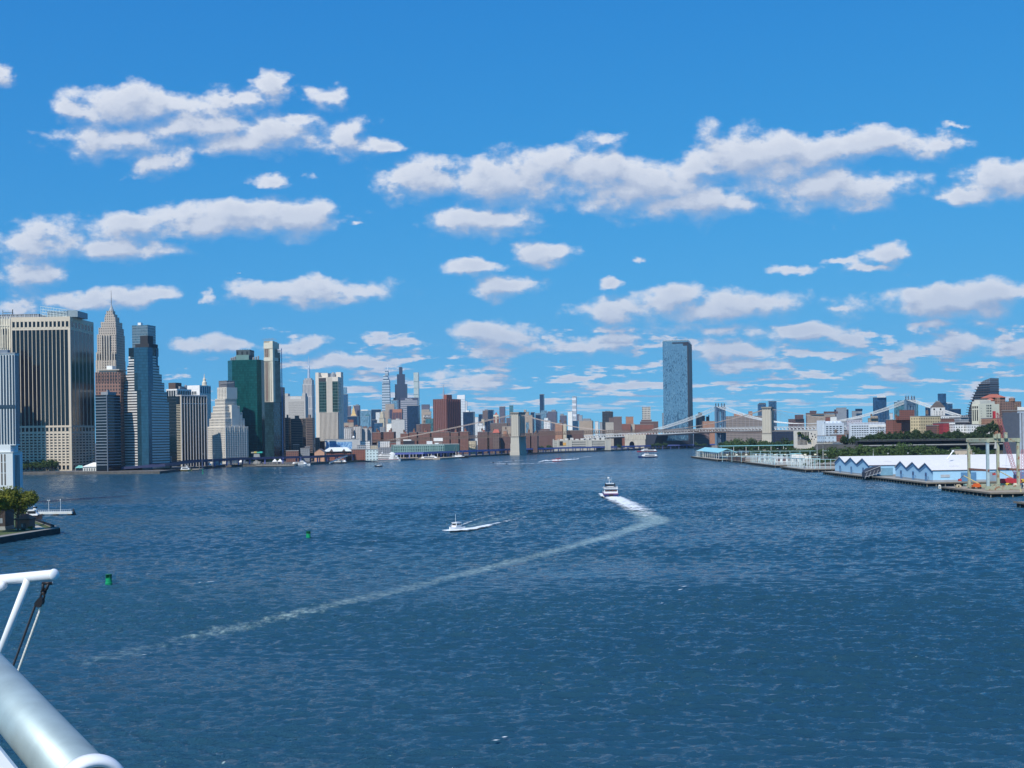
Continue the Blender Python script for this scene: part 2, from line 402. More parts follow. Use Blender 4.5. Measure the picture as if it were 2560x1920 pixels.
def glass(name, col, rough=.12, metal=.35, pw=3.0, ph=4.0, line=.06, var=.35, lcol=None):
    """curtain wall: reflective panes between thin frames"""
    if name in MATS: return MATS[name]
    m, g, b, o = newmat(name)
    tc = g.n('ShaderNodeTexCoord'); x, y, z = g.sep(tc.outputs['Object'])
    h = g.m('DIVIDE', g.m('ADD', g.m('ADD', x, y), 500.0), pw); v = g.m('DIVIDE', z, ph)
    fr = g.m('MAXIMUM', g.m('LESS_THAN', g.m('FRACT', h), line), g.m('LESS_THAN', g.m('FRACT', v), line*1.6))
    wnz = g.n('ShaderNodeTexWhiteNoise', noise_dimensions='2D')
    g.put(wnz.inputs['Vector'], g.xyz(g.m('FLOOR', h), g.m('FLOOR', v)))
    k = g.ramp(wnz.outputs[0], 0, 1, 1 - var, 1 + var, False)
    c = g.mix(1.0, c4(col), g.xyz(k, k, k), 'MULTIPLY')
    lc = lcol or tuple(q*.45 for q in col)
    g.put(b.inputs['Base Color'], g.mix(fr, c, c4(lc)))
    b.inputs['Roughness'].default_value = rough; b.inputs['Metallic'].default_value = metal
    MATS[name] = m; return m

# linear colours
CREAM = (.58,.50,.39); STONE = (.50,.46,.40); WHITE = (.78,.78,.76); GREY = (.30,.31,.33); TAN = (.44,.35,.27)
BRICK = (.20,.095,.072); BROWN = (.13,.085,.070); DARKW = (.014,.016,.024); NAVY = (.020,.040,.085); BLUEG = (.045,.105,.19)
def style(k):
    return {
     'brick':   lambda: fac(BRICK, (.03,.03,.035), 3.0, 2.9, .38, .45),
     'brick2':  lambda: fac((.15,.085,.075), (.03,.028,.034), 2.9, 2.9, .42, .45),
     'redbrick':lambda: fac((.26,.10,.07), (.03,.03,.035), 3.4, 3.1, .40, .45),
     'orange':  lambda: fac((.42,.22,.14), (.05,.04,.04), 3.2, 3.1, .36, .45),
     'brown':   lambda: fac((.17,.12,.105), (.03,.03,.04), 3.0, 3.0, .45, .45),
     'tan':     lambda: fac(TAN, (.05,.05,.055), 3.2, 3.3, .36, .48),
     'cream':   lambda: fac((.60,.52,.38), (.05,.05,.05), 3.4, 3.2, .36, .50),
     'stone':   lambda: fac(STONE, (.06,.06,.07), 3.2, 3.4, .36, .5),
     'white':   lambda: fac(WHITE, (.06,.08,.10), 3.6, 3.5, .45, .5),
     'whitebl': lambda: fac((.74,.76,.76), (.03,.04,.06), 6.0, 4.0, .62, .42),
     'grey':    lambda: fac(GREY, (.04,.05,.07), 3.0, 3.2, .55, .5),
     'greygrid':lambda: fac((.42,.44,.46), (.04,.06,.09), 3.0, 3.2, .6, .6),
     'purple':  lambda: fac((.14,.13,.17), (.03,.035,.06), 2.6, 3.4, .6, .5),
     'dark':    lambda: fac((.035,.038,.05), DARKW, 3.0, 3.6, .7, .6),
     'navy':    lambda: glass('navy_glass', NAVY, .15, .3, 3.2, 4.0),
     'blue':    lambda: glass('blue_glass', BLUEG, .14, .35, 3.2, 4.0),
     'pale':    lambda: glass('pale_glass', (.20,.33,.42), .16, .35, 3.2, 4.0),
     'teal':    lambda: glass('teal_glass', (.10,.24,.27), .16, .35, 3.2, 4.0),
     'blank':   lambda: mat('blank_concrete', (.50,.50,.49), .8),
     'blankw':  lambda: mat('blank_white', (.80,.80,.76), .7),
     'balcony': lambda: fac((.46,.44,.43), (.025,.03,.045), 4.2, 2.9, .78, .62),
     'gridw':   lambda: fac((.72,.74,.76), (.10,.13,.17), 9.0, 24.0, .76, .62),
    }[k]() if isinstance(k, str) else k

# ---------------------------------------------------------------- buildings placed from corner, edges and distance
class B:
    def __init__(s, name, label, x0, xc, x1, yt, D, a, cat='building', group=None, gz=2.5, wl=None, wr=None, yb=1120):
        ym = (yt + yb)/2
        s.D, s.a, s.gz, s.xc, s.ym = D, R(a), gz, xc, ym
        s.t = ray(xc, ym)[0]; s.cx = s.t*D
        s.wl = wl or (s.wf(x0) if x0 != xc else 26.0)
        s.wr = wr or (s.wrf(x1) if x1 != xc else min(40.0, max(14.0, s.wl*.8)))
        if not 3.0 < s.wl < 400: s.wl = 26.0
        s.H = s.z(yt)
        s.e = thing(name, label, cat, (s.cx, D, gz), -s.a, group)
    def wf(s, px):
        t = ray(px, s.ym)[0]; q = -math.cos(s.a) - t*math.sin(s.a); return (t*s.D - s.cx)/(q if abs(q) > .03 else -.03)
    def wrf(s, px):
        t = ray(px, s.ym)[0]; d = math.sin(s.a) - t*math.cos(s.a)
        return max(4.0, min(160.0, (t*s.D - s.cx)/d)) if d > 1e-3 else 30.0
    def fx(s, px): return -s.wf(px)
    def z(s, py, px=None): return CH + s.D*ray(s.xc if px is None else px, py)[1] - s.gz
    def part(s, name, mb, m): return mb.build(name, m, s.e)
    def wall(s, m, x0=None, x1=0.0, y0=0.0, y1=None, z0=0.0, z1=None, name='wall'):
        return s.part(name, MB().box(-s.wl if x0 is None else x0, x1, y0, s.wr if y1 is None else y1, z0, s.H if z1 is None else z1), style(m))
def fb(mb, face, s0, s1, z0, z1, out=.2, off=0.0, inn=.1):
    if face == 'F': mb.box(s0, s1, off - out, off + inn, z0, z1)
    else: mb.box(-off - inn, -off + out, s0, s1, z0, z1)
def bands(b, spans, z0, z1, n, frac, m, name='window_band', out=.15, off=0.0):
    h = (z1 - z0)/n
    for i in range(n):
        mb = MB()
        for (f, s0, s1) in spans: fb(mb, f, s0, s1, z0 + h*(i + .5 - frac/2), z0 + h*(i + .5 + frac/2), out, off)
        b.part(name, mb, m)
def strips(b, face, s0, s1, z0, z1, n, frac, m, name='window_strip', out=.15, off=0.0):
    w = (s1 - s0)/n
    for i in range(n):
        b.part(name, (lambda q: (fb(q, face, s0 + w*(i + .5 - frac/2), s0 + w*(i + .5 + frac/2), z0, z1, out, off), q)[1])(MB()), m)
def rows(b, spans, z0, z1, n, fz, m, pm=None, name='window_band', out=.12, off=0.0, pier='pier'):
    """bands of glass crossed by upright piers; spans: (face, s0, s1, count, glass fraction)"""
    bands(b, [sp[:3] for sp in spans], z0, z1, n, fz, m, name, out, off)
    for (f, s0, s1, k, fw) in spans:
        w = (s1 - s0)/k
        for j in range(k + 1):
            a = max(s0, s0 + w*(j - (1 - fw)/2)); c = min(s1, s0 + w*(j + (1 - fw)/2))
            mb = MB(); fb(mb, f, a, c, z0, z1, out + .14, off); b.part(pier, mb, pm)
ROOFM = mat('roof_gravel', (.30,.29,.28), .9); DARKG = mat('dark_window_glass', (.010,.012,.018), .12, 0, .3, .3, .6)
BLACKG = mat('black_window_glass', (.006,.007,.011), .1, 0, .3, .3, .5); STEEL = mat('galvanised_steel', (.42,.44,.46), .5, .3)
METALG = mat('roof_plant_grey', (.26,.28,.30), .6); WHITEP = mat('white_paint', (.80,.80,.78), .45); TANKW = mat('tank_wood', (.16,.11,.08), .9)

def bld(name, label, x0, xc, x1, yt, D, a, st, tops=(), group=None, gz=2.5, cat='building', wr=None, wl=None, tank=False, parapet=True):
    """ordinary building: wall, roof edge, stacked upper parts (xa, xb, ytop, style[, name])"""
    b = B(name, label, x0, xc, x1, yt, D, a, cat, group, gz, wl, wr)
    b.wall(st)
    main_r = x0 == xc
    if parapet:
        t = max(.25, D*.00010); mb = MB(); k = .35
        mb.box(-b.wl - k, k, -k, b.wr + k, b.H, b.H + 3*t)
        b.part('roof_edge', mb, ROOFM)
    for tp in tops:
        xa, xb, y2, s2 = tp[:4]; z2 = b.z(y2, (xa + xb)/2)
        nm = tp[4] if len(tp) > 4 else 'penthouse'
        if main_r:
            l0, l1 = b.wrf(xa) if xa > xc else .6, b.wrf(xb); b.wall(s2, -b.wl*.85, -b.wl*.12, l0, max(l0 + 1, l1), b.H, z2, nm)
        else:
            l0, l1 = b.fx(xa), min(b.fx(xb), -.5) if xb <= xc else -.5
            b.wall(s2, l0, max(l0 + 1, l1), b.wr*.12, b.wr*.85, b.H, z2, nm)
    if tank:
        mb = MB(); r = 2.0; zx = -b.wl*rnd.uniform(.3, .7); zy = b.wr*rnd.uniform(.3, .6)
        mb.lathe([(r, b.H + 3), (r, b.H + 7)], zx, zy, 10); mb.lathe([(r*1.1, b.H + 7), (.1, b.H + 8.6)], zx, zy, 10)
        for sx in (-1, 1):
            for sy in (-1, 1): mb.box(zx + sx*1.3 - .15, zx + sx*1.3 + .15, zy + sy*1.3 - .15, zy + sy*1.3 + .15, b.H, b.H + 3)
        b.part('water_tank', mb, TANKW)
    return b

# ---------------------------------------------------------------- ground, quays, piers
def mat_ground(name, a, b_, scale=.02, rough=.9):
    if name in MATS: return MATS[name]
    m, g, b, o = newmat(name)
    tc = g.n('ShaderNodeTexCoord'); n = g.noise(tc.outputs['Object'], scale, 8.0, .65)
    g.put(b.inputs['Base Color'], g.mix(g.ramp(n, .35, .65), c4(a), c4(b_))); b.inputs['Roughness'].default_value = rough
    MATS[name] = m; return m
CITYG = mat_ground('city_ground', (.10,.10,.10), (.17,.165,.155)); CONC = mat_ground('quay_concrete', (.26,.25,.22), (.40,.38,.33), .08)
GRASS = mat_ground('lawn_grass', (.055,.085,.022), (.09,.12,.035), .25); PILE = mat('dark_pile_timber', (.030,.026,.022), .85)
QUAY = mat_ground('quay_wall_stone', (.07,.066,.06), (.13,.12,.105), .3); TIMBER = mat_ground('pier_deck_timber', (.27,.22,.16), (.38,.32,.24), .3)
shore = [W(-60,1190), W(60,1187), W(260,1185), W(400,1184), W(500,1172), W(562,1167), W(733,1165), W(776,1162), W(925,1153), W(1000,1152),
         W(1150,1144), W(1290,1137), W(1530,1127.5), W(1632,1123), W(1790,1119)]
poly = [(p.x, p.y) for p in shore] + [(1050,3600),(2300,4200),(9000,5200),(9000,15500),(-9000,15500),(-9000,1800),(-1500,1330)]
tag(MB().prism(poly, -3, 2.5).build('city_ground', [CITYG]), kind='structure')
# stone edge of the shore
mb = MB()
for p, q in zip(shore, shore[1:]):
    d = (q - p); d.normalize(); n = Vector((d.y, -d.x, 0))*.8
    if n.y > 0: n = -n
    mb.prism([(p.x, p.y), (q.x, q.y), (q.x + n.x, q.y + n.y), (p.x + n.x, p.y + n.y)], -2, 2.9)
tag(mb.build('quay_wall', QUAY), kind='structure')
# far shore of the right bank, and its raised ground
bk = [(400,545),(400,1852),(296,1853),(318,1990),(430,2105),(520,2140),(760,2400),(1600,2600),(9000,3600),(9000,545)]
tag(MB().prism(bk, -3, 2.6).build('park_ground', mat_ground('park_ground', (.07,.085,.035), (.13,.125,.075), .03)), kind='structure')
hp = [(396,1376),(398,1600),(560,1950),(1000,2250),(4000,3200),(9000,3400),(9000,1376)]
ht = [(409,1396),(415,1600),(600,1900),(1040,2180),(4000,3150),(9000,3350),(9000,1396)]
tag(MB().prism(hp, 2.6, 22, ht).build('hill_terrain', mat_ground('hill_ground', (.05,.05,.04), (.09,.08,.06), .03)), kind='structure')

def pier(name, label, x0, x1, y0, y1, deck, zt=2.6, step=6.5, group='piers along the right bank'):
    e = thing(name, label, 'pier', (x0, y0, 0), 0, group)
    MB().box(0, x1 - x0, 0, y1 - y0, zt - .5, zt).build('deck', deck, e)
    mb = MB().box(-.25, x1 - x0, -.25, 0, zt - .65, zt + .3); mb.box(-.25, 0, 0, y1 - y0, zt - .65, zt + .3)
    mb.build('edge_beam', mat('edge_beam_timber', (.20,.17,.13), .85), e)
    pm = mat('pile_pale_timber', (.28,.25,.20), .9); one = MB().tube([(0, 0, -2), (0, 0, zt - 1)], .32, 6).build('pile', pm, e); one.location = (.6, .6, 0)
    for i in range(1, min(60, int((x1 - x0)/step))): c = one.copy(); COL.objects.link(c); c.location = (.6 + i*step, .6, 0)
    for i in range(1, int((y1 - y0)/step)): c = one.copy(); COL.objects.link(c); c.location = (.6, .6 + i*step, 0)
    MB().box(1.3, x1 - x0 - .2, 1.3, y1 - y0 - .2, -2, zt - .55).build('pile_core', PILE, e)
    return e
pier('small_dock', 'low dark timber dock at the right edge of the frame', 259, 460, 560, 606, TIMBER)
pier('work_pier', 'broad timber pier carrying the gantry and lifts', 281, 700, 690, 772, TIMBER)
pier('warehouse_pier', 'concrete pier under the nearer blue gabled warehouse', 293, 800, 830, 955, CONC)
pier('warehouse_pier', 'concrete pier under the farther blue gabled warehouse', 288, 800, 960, 1092, CONC)
pier('garden_pier', 'low pier with white posts and shrubs beside the farther warehouse', 287, 620, 1150, 1257, CONC)
pier('post_pier', 'pier with a long thicket of white posts', 291, 620, 1300, 1470, CONC)
pier('ruined_pier', 'ragged dark timber pier between the post piers', 293, 620, 1500, 1590, TIMBER)
pier('canopy_pier', 'pier under the long cyan canopy roof', 281, 620, 1610, 1850, CONC)
# ================================================================ the left bank, nearest towers
def near_towers():
    # --- broad tower of cream piers and black glass
    b = B('office_tower', 'broad cream pier office tower with black window stripes above a waffle base', 29, 177, 236, 791, 1500, 1)
    cm = mat('cream_concrete', (.62,.53,.41), .75, var=.07, scale=.05)
    b.wall(cm)
    zt, zs, zb = b.z(806), b.z(817), b.z(1063)
    rows(b, [('F', -b.wl + 1, -1, 14, .62), ('R', 1.5, b.wr - 1.5, 7, .62)], zs - 1, b.z(800), 1, .72, BLACKG, cm, 'top_window')
    strips(b, 'F', -b.wl + 1.2, -2.6, zb, zs - 3.5, 14, .84, BLACKG)
    strips(b, 'R', 2.2, b.wr - 1.2, zb, zs - 3.5, 6, .80, BLACKG)
    rows(b, [('F', -b.wl + 1.2, -2.6, 14, .66), ('R', 2.2, b.wr - 1.2, 7, .62)], b.z(1079), b.z(1067), 1, .8, BLACKG, cm, 'tall_window')
    rows(b, [('F', -b.wl + 1.2, -2.6, 14, .62), ('R', 1.5, b.wr - 1.2, 7, .66)], b.z(1160), b.z(1082), 11, .46, BLACKG, cm)
    rows(b, [('F', -b.wl + 1.2, -2.6, 14, .62), ('R', 1.5, b.wr - 1.2, 7, .66)], 1.0, b.z(1162), 1, .85, BLACKG, cm, 'ground_opening')
    mb = MB(); fb(mb, 'F', -b.wl, .3, zb - 2.5, zb - .3, .5); fb(mb, 'R', 0, b.wr, zb - 2.5, zb - .3, .5); b.part('string_course', mb, cm)
    x = b.fx; b.part('penthouse', MB().box(x(116), x(192), 6, 40, b.H, b.z(776)).box(x(165), x(186), 8, 38, b.z(776), b.z(774)), mat('roof_louvre_grey', (.24,.30,.33), .6))
    mb = MB()
    for i in range(9):
        xx = x(101) + i*(x(165) - x(101))/8
        for yy in (4, 9): mb.tube([(xx, yy, b.H), (xx, yy, b.z(763 + i*1.2))], .22, 5)
        mb.tube([(xx, 4, b.z(763 + i*1.2)), (xx, 9, b.z(763 + i*1.2))], .2, 5)
    for zz in (764, 771, 778, 785):
        for yy in (4, 9): mb.tube([(x(101), yy, b.z(zz)), (x(165), yy, b.z(min(zz + 9, 790)))], .2, 5)
    for i in range(8):
        xx = x(101) + i*(x(165) - x(101))/8; mb.tube([(xx, 4, b.z(785)), (xx + 4.5, 4, b.z(768 + i))], .16, 4)
    b.part('roof_scaffold', mb, mat('scaffold_white', (.70,.78,.76), .5))
    # --- grey slab behind with roof rail
    b = bld('office_block', 'long grey roofline rising behind the cream pier tower', -60, 100, 118, 786, 1640, 2, 'grey', group=None)
    mb = MB()
    for i in range(14): mb.box(b.fx(-50) + i*(b.fx(98) - b.fx(-50))/13 - .2, b.fx(-50) + i*(b.fx(98) - b.fx(-50))/13 + .2, -.5, -.1, b.H - 8, b.H)
    b.part('fins', mb, WHITEP)
    mb = MB()
    for xx in (7, 31):
        mb.tube([(b.fx(xx), 3, b.H), (b.fx(xx), 3, b.z(773))], .35, 5)
    for zz in (779, 784): mb.tube([(b.fx(7), 3, b.z(zz)), (b.fx(31), 3, b.z(zz))], .3, 5)
    mb.tube([(b.fx(31), 4, b.H), (b.fx(31), 4, b.z(771))], .5, 5)
    b.part('roof_hoist', mb, mat('hoist_dark', (.06,.055,.05), .7))
    # --- pale gothic stone tower, far left
    b = B('stone_tower', 'pale ornate stone tower with arched top windows peeking out at the left edge', 2, 27, 33, 797, 1530, 0)
    sm = mat('pale_stone', (.66,.60,.48), .8, var=.12, scale=.12); b.wall(sm)
    strips(b, 'F', -b.wl + 1, -1, b.z(880), b.z(822), 4, .34, DARKG, 'window_strip')
    mb = MB()
    for i in range(2):
        cx = -b.wl*(.36 + .34*i)
        pts = [(cx - 1.6, b.z(836)), (cx + 1.6, b.z(836)), (cx + 1.6, b.z(824))] + [(cx + 1.6*math.cos(R(q)), b.z(824) + 1.6*math.sin(R(q))) for q in range(30, 180, 30)] + [(cx - 1.6, b.z(824))]
        mb.extrude(pts, 'y', -.3, .1)
    b.part('arched_window', mb, DARKG)
    mb = MB()
    for i in range(5): mb.box(-b.wl + i*b.wl/4 - .6, -b.wl + i*b.wl/4 + .6, -.8, 0, b.z(870), b.H + 2.5)
    mb.box(-b.wl - .8, .8, -.9, -.05, b.z(815), b.z(813)); b.part('pilasters', mb, sm)
    # --- art deco spire
    b = B('spire_tower', 'stepped art deco stone tower with a needle spire', 240, 291, 301, 860, 1720, 3)
    sm = fac((.46,.40,.34), (.05,.045,.045), 3.2, 3.6, .42, .5, roof=(.4,.36,.3))
    b.wall(sm, y1=b.wr + 22, z1=b.z(900)); f = b.fx
    for (xa, xb, yt) in ((243,291,835),(246,290,818),(250,288,803)):
        dx = 291 - xb; b.wall(sm, f(xa), f(xb) if xb < 291 else 0, (xa - 240)*.62, b.wr + 22 - (xa - 240)*.6, b.z(900), b.z(yt), 'setback_wall')
    for (xa, xb, y0, yt, nm) in ((257,284,803,790,'crown_wall'),(259,281,790,783,'crown_wall'),(262,278,783,775,'crown_wall')):
        b.wall(sm, f(xa), f(xb), 10, 10 + (f(xb) - f(xa)), b.z(y0), b.z(yt), nm)
    cxm = f(269.5); r = (f(276) - f(263))/2; yy = 18
    b.part('lantern', MB().lathe([(r, b.z(775)), (r*.9, b.z(771)), (r*.55, b.z(766)), (r*.45, b.z(764)), (.5, b.z(758))], cxm, yy, 10), mat('crown_grey', (.30,.32,.33), .5))
    b.part('spire', MB().tube([(cxm, yy, b.z(760)), (cxm, yy, b.z(740)), (cxm, yy, b.z(722))], .55, 6, .2), mat('spire_metal', (.25,.22,.22), .4, .5))
    mb = MB()
    for i in range(8):
        xx = -b.wl + 2 + i*(b.wl - 4)/7; mb.box(xx - .8, xx + .8, -.7, 0, 0, b.z(835 if 1 < i < 6 else 880))
    b.part('piers', mb, mat('deco_stone', (.50,.45,.38), .8))
    # --- rounded brown block
    b = B('brown_block', 'red brown office block with rounded corners below the spire tower', 239, 302, 309, 930, 1480, 2, wr=19)
    bm = fac((.27,.145,.11), (.04,.03,.03), 3.6, 4.2, .5, .6, roof=(.25,.22,.2)); b.wall(bm)
    n = 15; strips(b, 'F', -b.wl + 1, -1, b.z(956), b.z(933), 14, .34, DARKG, 'tall_window')
    b.part('roof_canopy', MB().box(b.fx(246), b.fx(290), 4, 26, b.H, b.z(925)).box(b.fx(243), b.fx(298), 2, 28, b.z(925), b.z(922.5)), mat('canopy_stone', (.5,.45,.38), .8))
    b.part('penthouse', MB().box(b.fx(262), b.fx(276), 8, 22, b.z(922.5), b.z(913)), WHITEP)
    # --- dark banded pair
    b = B('banded_block', 'dark glass block with thin silver bands beneath the brown block', 239, 268, 303, 987, 1448, 22, wr=24)
    b.wall(BLACKG); z1 = b.z(989)
    bands(b, [('F', -b.wl - .1, .25), ('R', -.25, b.wr + .1)], 6, z1, 24, .22, mat('silver_band', (.25,.29,.34), .4, .1), 'spandrel_band')
    b.part('penthouse', MB().box(-b.wl*.7, -2, 4, b.wr*.8, b.H, b.z(979)).box(-b.wl*.4, -6, 8, b.wr*.5, b.z(979), b.z(974)), METALG)
    b.part('corner_pier', MB().box(-.6, .45, -.45, .6, 0, b.H), mat('silver_pier', (.15,.17,.20), .4, .1))
    # --- stepped striped tower with a glass prow
    b = B('stepped_tower', 'stepped white banded tower with a blue glass prow in its middle', 303, 370, 422, 868, 1480, 20)
    wm = mat('white_spandrel', (.60,.585,.56), .6, var=.06); gm = glass('prow_glass', (.035,.105,.16), .1, .45, 2.2, 3.8, .07, .18)
    f = b.fx; r = b.wrf
    tiers = [(310,362,992,0),(313,359,975,1),(316,357,952,2),(319,354,930,3),(322,352,910,4),(325,350,889,5)]   # left shoulder steps
    z_prev = 0.0
    core = MB().box(f(304), 0, 0, b.wr, 0, b.z(1000)); zc = b.z(1000)
    lefts = [(306,1000,978),(309,978,955),(312,955,934),(315,934,912),(317,912,889)]
    for k, (xa, y0, y1) in enumerate(lefts): core.box(f(xa), 0, 1.2*k + .02, max(6, b.wr - 5*k - 4), b.z(y0), b.z(y1))
    core.box(f(321), 0, 5, b.wr - 20, b.z(889), b.z(868)); b.part('wall', core, DARKG)
    nf = 42; zt = b.z(889); h = zt/nf
    for i in range(nf):
        z0 = i*h + h*.42; z1 = (i + 1)*h; pyf = 1172 - (1172 - 889)*(i + .7)/nf
        k = next((q for q, t_ in enumerate(lefts) if t_[2] <= pyf <= t_[1]), -1)
        xa, off, dr = (304, 0, 0) if k < 0 else (lefts[k][0], 1.2*k + .02, 5*k + 4)
        mb = MB(); gl = 347 - max(0, min(1, (pyf - 975)/150))*0 + (-6 if pyf < 955 else 0) + (-4 if pyf < 912 else 0)
        mb.box(f(xa) - .25, f(gl), off - .3, off + .2, z0, z1)
        mb.box(f(xa) - .25, f(xa) + .2, off, b.wr - dr - 6, z0, z1)
        g0 = 6 - (1.8 if pyf < 975 else 0); mb.box(-.2, .3, g0, max(g0 + 2, b.wr - dr - .2), z0, z1)
        b.part('spandrel_band', mb, wm)
    prow = MB().prism([(f(343), -.6), (f(357), -3.2), (.9, -.9), (.9, 6.0), (-4, 8), (f(343), 8)], 0, b.z(975))
    prow.prism([(f(337), -.6), (f(356), -3.2), (1.2, -.9), (1.2, 9), (-4, 12), (f(337), 12)], b.z(975), b.z(868))
    b.part('glass_prow', prow, gm)
    b.part('corner_glass', MB().box(.05, .55, r(391), b.wr - 22, b.z(912), b.z(868)), gm)
    b.part('black_shoulder', MB().box(f(321), f(341), 1.5, 14, b.z(889), b.z(867.5)), BLACKG)
    b.part('penthouse', MB().box(f(332), -2, 6, 24, b.z(868), b.z(858)).box(f(341), -6, 9, 20, b.z(858), b.z(837)), mat('plant_black', (.03,.03,.035), .6))
    # --- blue grey glass tower behind it
    b = B('glass_tower', 'blue grey curtain wall tower top behind the stepped white tower', 332, 371, 391, 812, 1720, 14)
    b.wall(glass('bluegrey_glass', (.10,.17,.21), .15, .35, 2.6, 3.4, .16, .3, (.22,.27,.30)))
    bands(b, [('F', -b.wl, .2), ('R', 0, b.wr)], b.z(868), b.z(814), 8, .22, mat('grey_spandrel', (.20,.25,.28), .4, .2), 'spandrel_band')
    b.part('roof_plant', MB().box(-b.wl*.7, -b.wl*.5, 3, 8, b.H, b.H + 4), WHITEP)
    # --- black box with a white roof frame
    b = B('black_glass_block', 'black glass block with a white open roof frame beside the stepped tower', 418, 443, 478, 973, 1710, 22)
    b.wall(BLACKG); wf = WHITEP; mb = MB()
    for i in range(9): mb.box(-.4, .6, i*b.wr/8 - .35, i*b.wr/8 + .35, b.z(990), b.H + .4)
    for i in range(5): mb.box(-b.wl + i*b.wl/4.5 - .4, -b.wl + i*b.wl/4.5 + .4, -.6, .2, b.z(990), b.H + .4)
    mb.box(-b.wl - .5, .7, -.7, .1, b.z(976), b.H + .5); mb.box(-.1, .72, .1, b.wr + .5, b.z(976), b.H + .5); b.part('roof_frame', mb, wf)
    b.part('penthouse', MB().box(-b.wl, -b.wl*.3, 4, 18, b.H, b.z(956)), mat('plant_brown', (.10,.07,.06), .7))
    b.part('roof_plant', MB().box(-8, -2, 10, b.wr*.7, b.H, b.z(965)).lathe([(2, b.H), (2, b.z(962)), (.2, b.z(960))], -4, b.wr*.8, 8), METALG)
    bands(b, [('F', -b.wl, .1), ('R', 0, b.wr)], 4, b.z(992), 20, .08, mat('thin_frame_grey', (.07,.08,.10), .4), 'frame_line')
    # --- dark tower with white mullions
    b = B('striped_tower', 'dark tower ribbed with slim white vertical piers and a colonnade top', 442, 454, 517, 990, 1640, 40)
    b.wall(BLACKG); mb = MB(); n = 9
    cm = mat('white_pier', (.52,.51,.50), .6)
    for i in range(n + 1):
        s = i*b.wr/n; b.part('pier', MB().box(-.2, .9, s - .45, s + .45, 0, b.H), cm)
    b.part('cornice', MB().box(-b.wl - .3, 1.0, -.5, b.wr + .4, b.H, b.z(987)), cm)
    b.part('string_course', MB().box(-.1, .5, 0, b.wr, b.z(1009.5), b.z(1008)), cm)
    bands(b, [('F', -b.wl - .1, .2)], 4, b.z(1010), 36, .40, mat('cream_spandrel', (.52,.46,.34), .7), 'spandrel_band', .4)
    b.part('corner_pier', MB().box(-2.2, -.25, -.6, .3, 0, b.H), mat('cream_pier', (.52,.47,.37), .7))
    # --- white block with blue side windows
    b = B('white_block', 'plain white roof block with blue glazed side above the striped tower', 463, 500, 528, 963, 1860, 24)
    b.wall(mat('bright_white', (.84,.84,.83), .5)); b.part('blue_glazing', (lambda q: [fb(q, 'R', 2 + i*b.wr/5, i*b.wr/5 + b.wr/5.6, b.z(983), b.z(966), .2) for i in range(5)] and q)(MB()), glass('sky_glazing', (.14,.30,.45), .1, .4))
    b.part('loggia', (lambda q: [fb(q, 'F', b.fx(476) + i*3.4, b.fx(476) + i*3.4 + 2.3, b.z(986), b.z(978), .2) for i in range(4)] and q)(MB()), DARKG)
    # --- domed cupola
    b = B('cupola_tower', 'distant stone tower top with a tiered domed cupola', 503, 513, 517, 972, 2300, 20)
    b.wall('stone'); cxm, cy = -b.wl/2 + 2, b.wr/2; s_ = mat('pale_stone', (.66,.60,.48)); rr = b.wl*.62
    b.part('cupola', MB().lathe([(rr, b.H), (rr, b.z(963)), (rr*.8, b.z(962)), (rr*.78, b.z(955)), (rr*.5, b.z(953)), (rr*.48, b.z(947)), (rr*.2, b.z(944)), (.3, b.z(934))], cxm, cy, 12), s_)
    # --- stepped white wedding cake
    b = B('wedding_cake_tower', 'white stepped setback building with small square windows and scaffolded top', 517, 563, 621, 1066, 1790, 32)
    wm = mat('white_brick', (.66,.62,.55), .75, var=.08, scale=.08); f, r = b.fx, b.wrf
    b.wall(wm)
    rows(b, [('F', -b.wl + .5, -.5, 14, .45), ('R', .5, b.wr - .5, 20, .42)], 2, b.z(1068), 19, .52, DARKG, wm)
    tiers = [(521,1046,615,0),(523,1030,612,1),(525,1014,608,2),(528,996,603,3)]
    z0 = b.H
    for (xa, yt, xr, k) in tiers:
        z1 = b.z(yt); o = 2.2*(k + 1)
        b.wall(wm, f(xa), -o, o, r(xr), z0, z1, 'setback_wall')
        rows(b, [('F', f(xa) + .5, -o - .5, 12, .45), ('R', o + .5, r(xr) - 1, 15, .42)], z0, z1, max(2, int((z1 - z0)/3.7)), .5, DARKG, wm, off=o)
        z0 = z1
    b.wall(wm, f(530), f(554), 12, 34, z0, b.z(967), 'tower_wall')
    rows(b, [('F', f(530) + .5, f(554) - .5, 6, .45)], z0, b.z(969), 8, .5, DARKG, wm, off=12)
    for (xa, xb, yt) in ((582,596,1012),(596,602,1024),(603,608,1036),(609,614,1050)):
        b.wall(wm, -16, -1.5, r(xa), r(xb), b.H, b.z(yt), 'setback_wing')
    b.part('scaffold_wrap', MB().box(f(533), f(553), 13, 30, b.z(984), b.z(950)), fac((.17,.165,.18), (.09,.09,.105), 1.2, 3.0, .5, .6))
    mb = MB()
    for i in range(14): mb.box(f(538) + i*2.2, f(538) + i*2.2 + .15, 11, 11.2, b.z(967), b.z(951 + (i % 3)))
    mb.box(f(538), f(538) + 30, 11, 11.2, b.z(957), b.z(956)); b.part('roof_scaffold', mb, STEEL)
    mb = MB()
    for i in range(10): mb.box(.1, .9, i*b.wr/10, i*b.wr/10 + .25, 0, b.z(1066 + (i % 2)*6))
    b.part('facade_scaffold', mb, mat('scaffold_pale', (.55,.55,.54), .6))
    # --- green glass slab
    b = B('green_glass_tower', 'deep green glass slab tower with chamfered corners', 562, 640, 652, 899, 1860, 6)
    f = b.fx; gg = glass('green_glass', (.010,.088,.088), .14, .2, 2.6, 3.9, .05, .22)
    body = MB().prism([(f(562), 16), (f(581), 0), (f(643), 0), (f(651), 7), (f(652), 36), (f(562), 36)], 0, b.H); b.part('wall', body, gg)
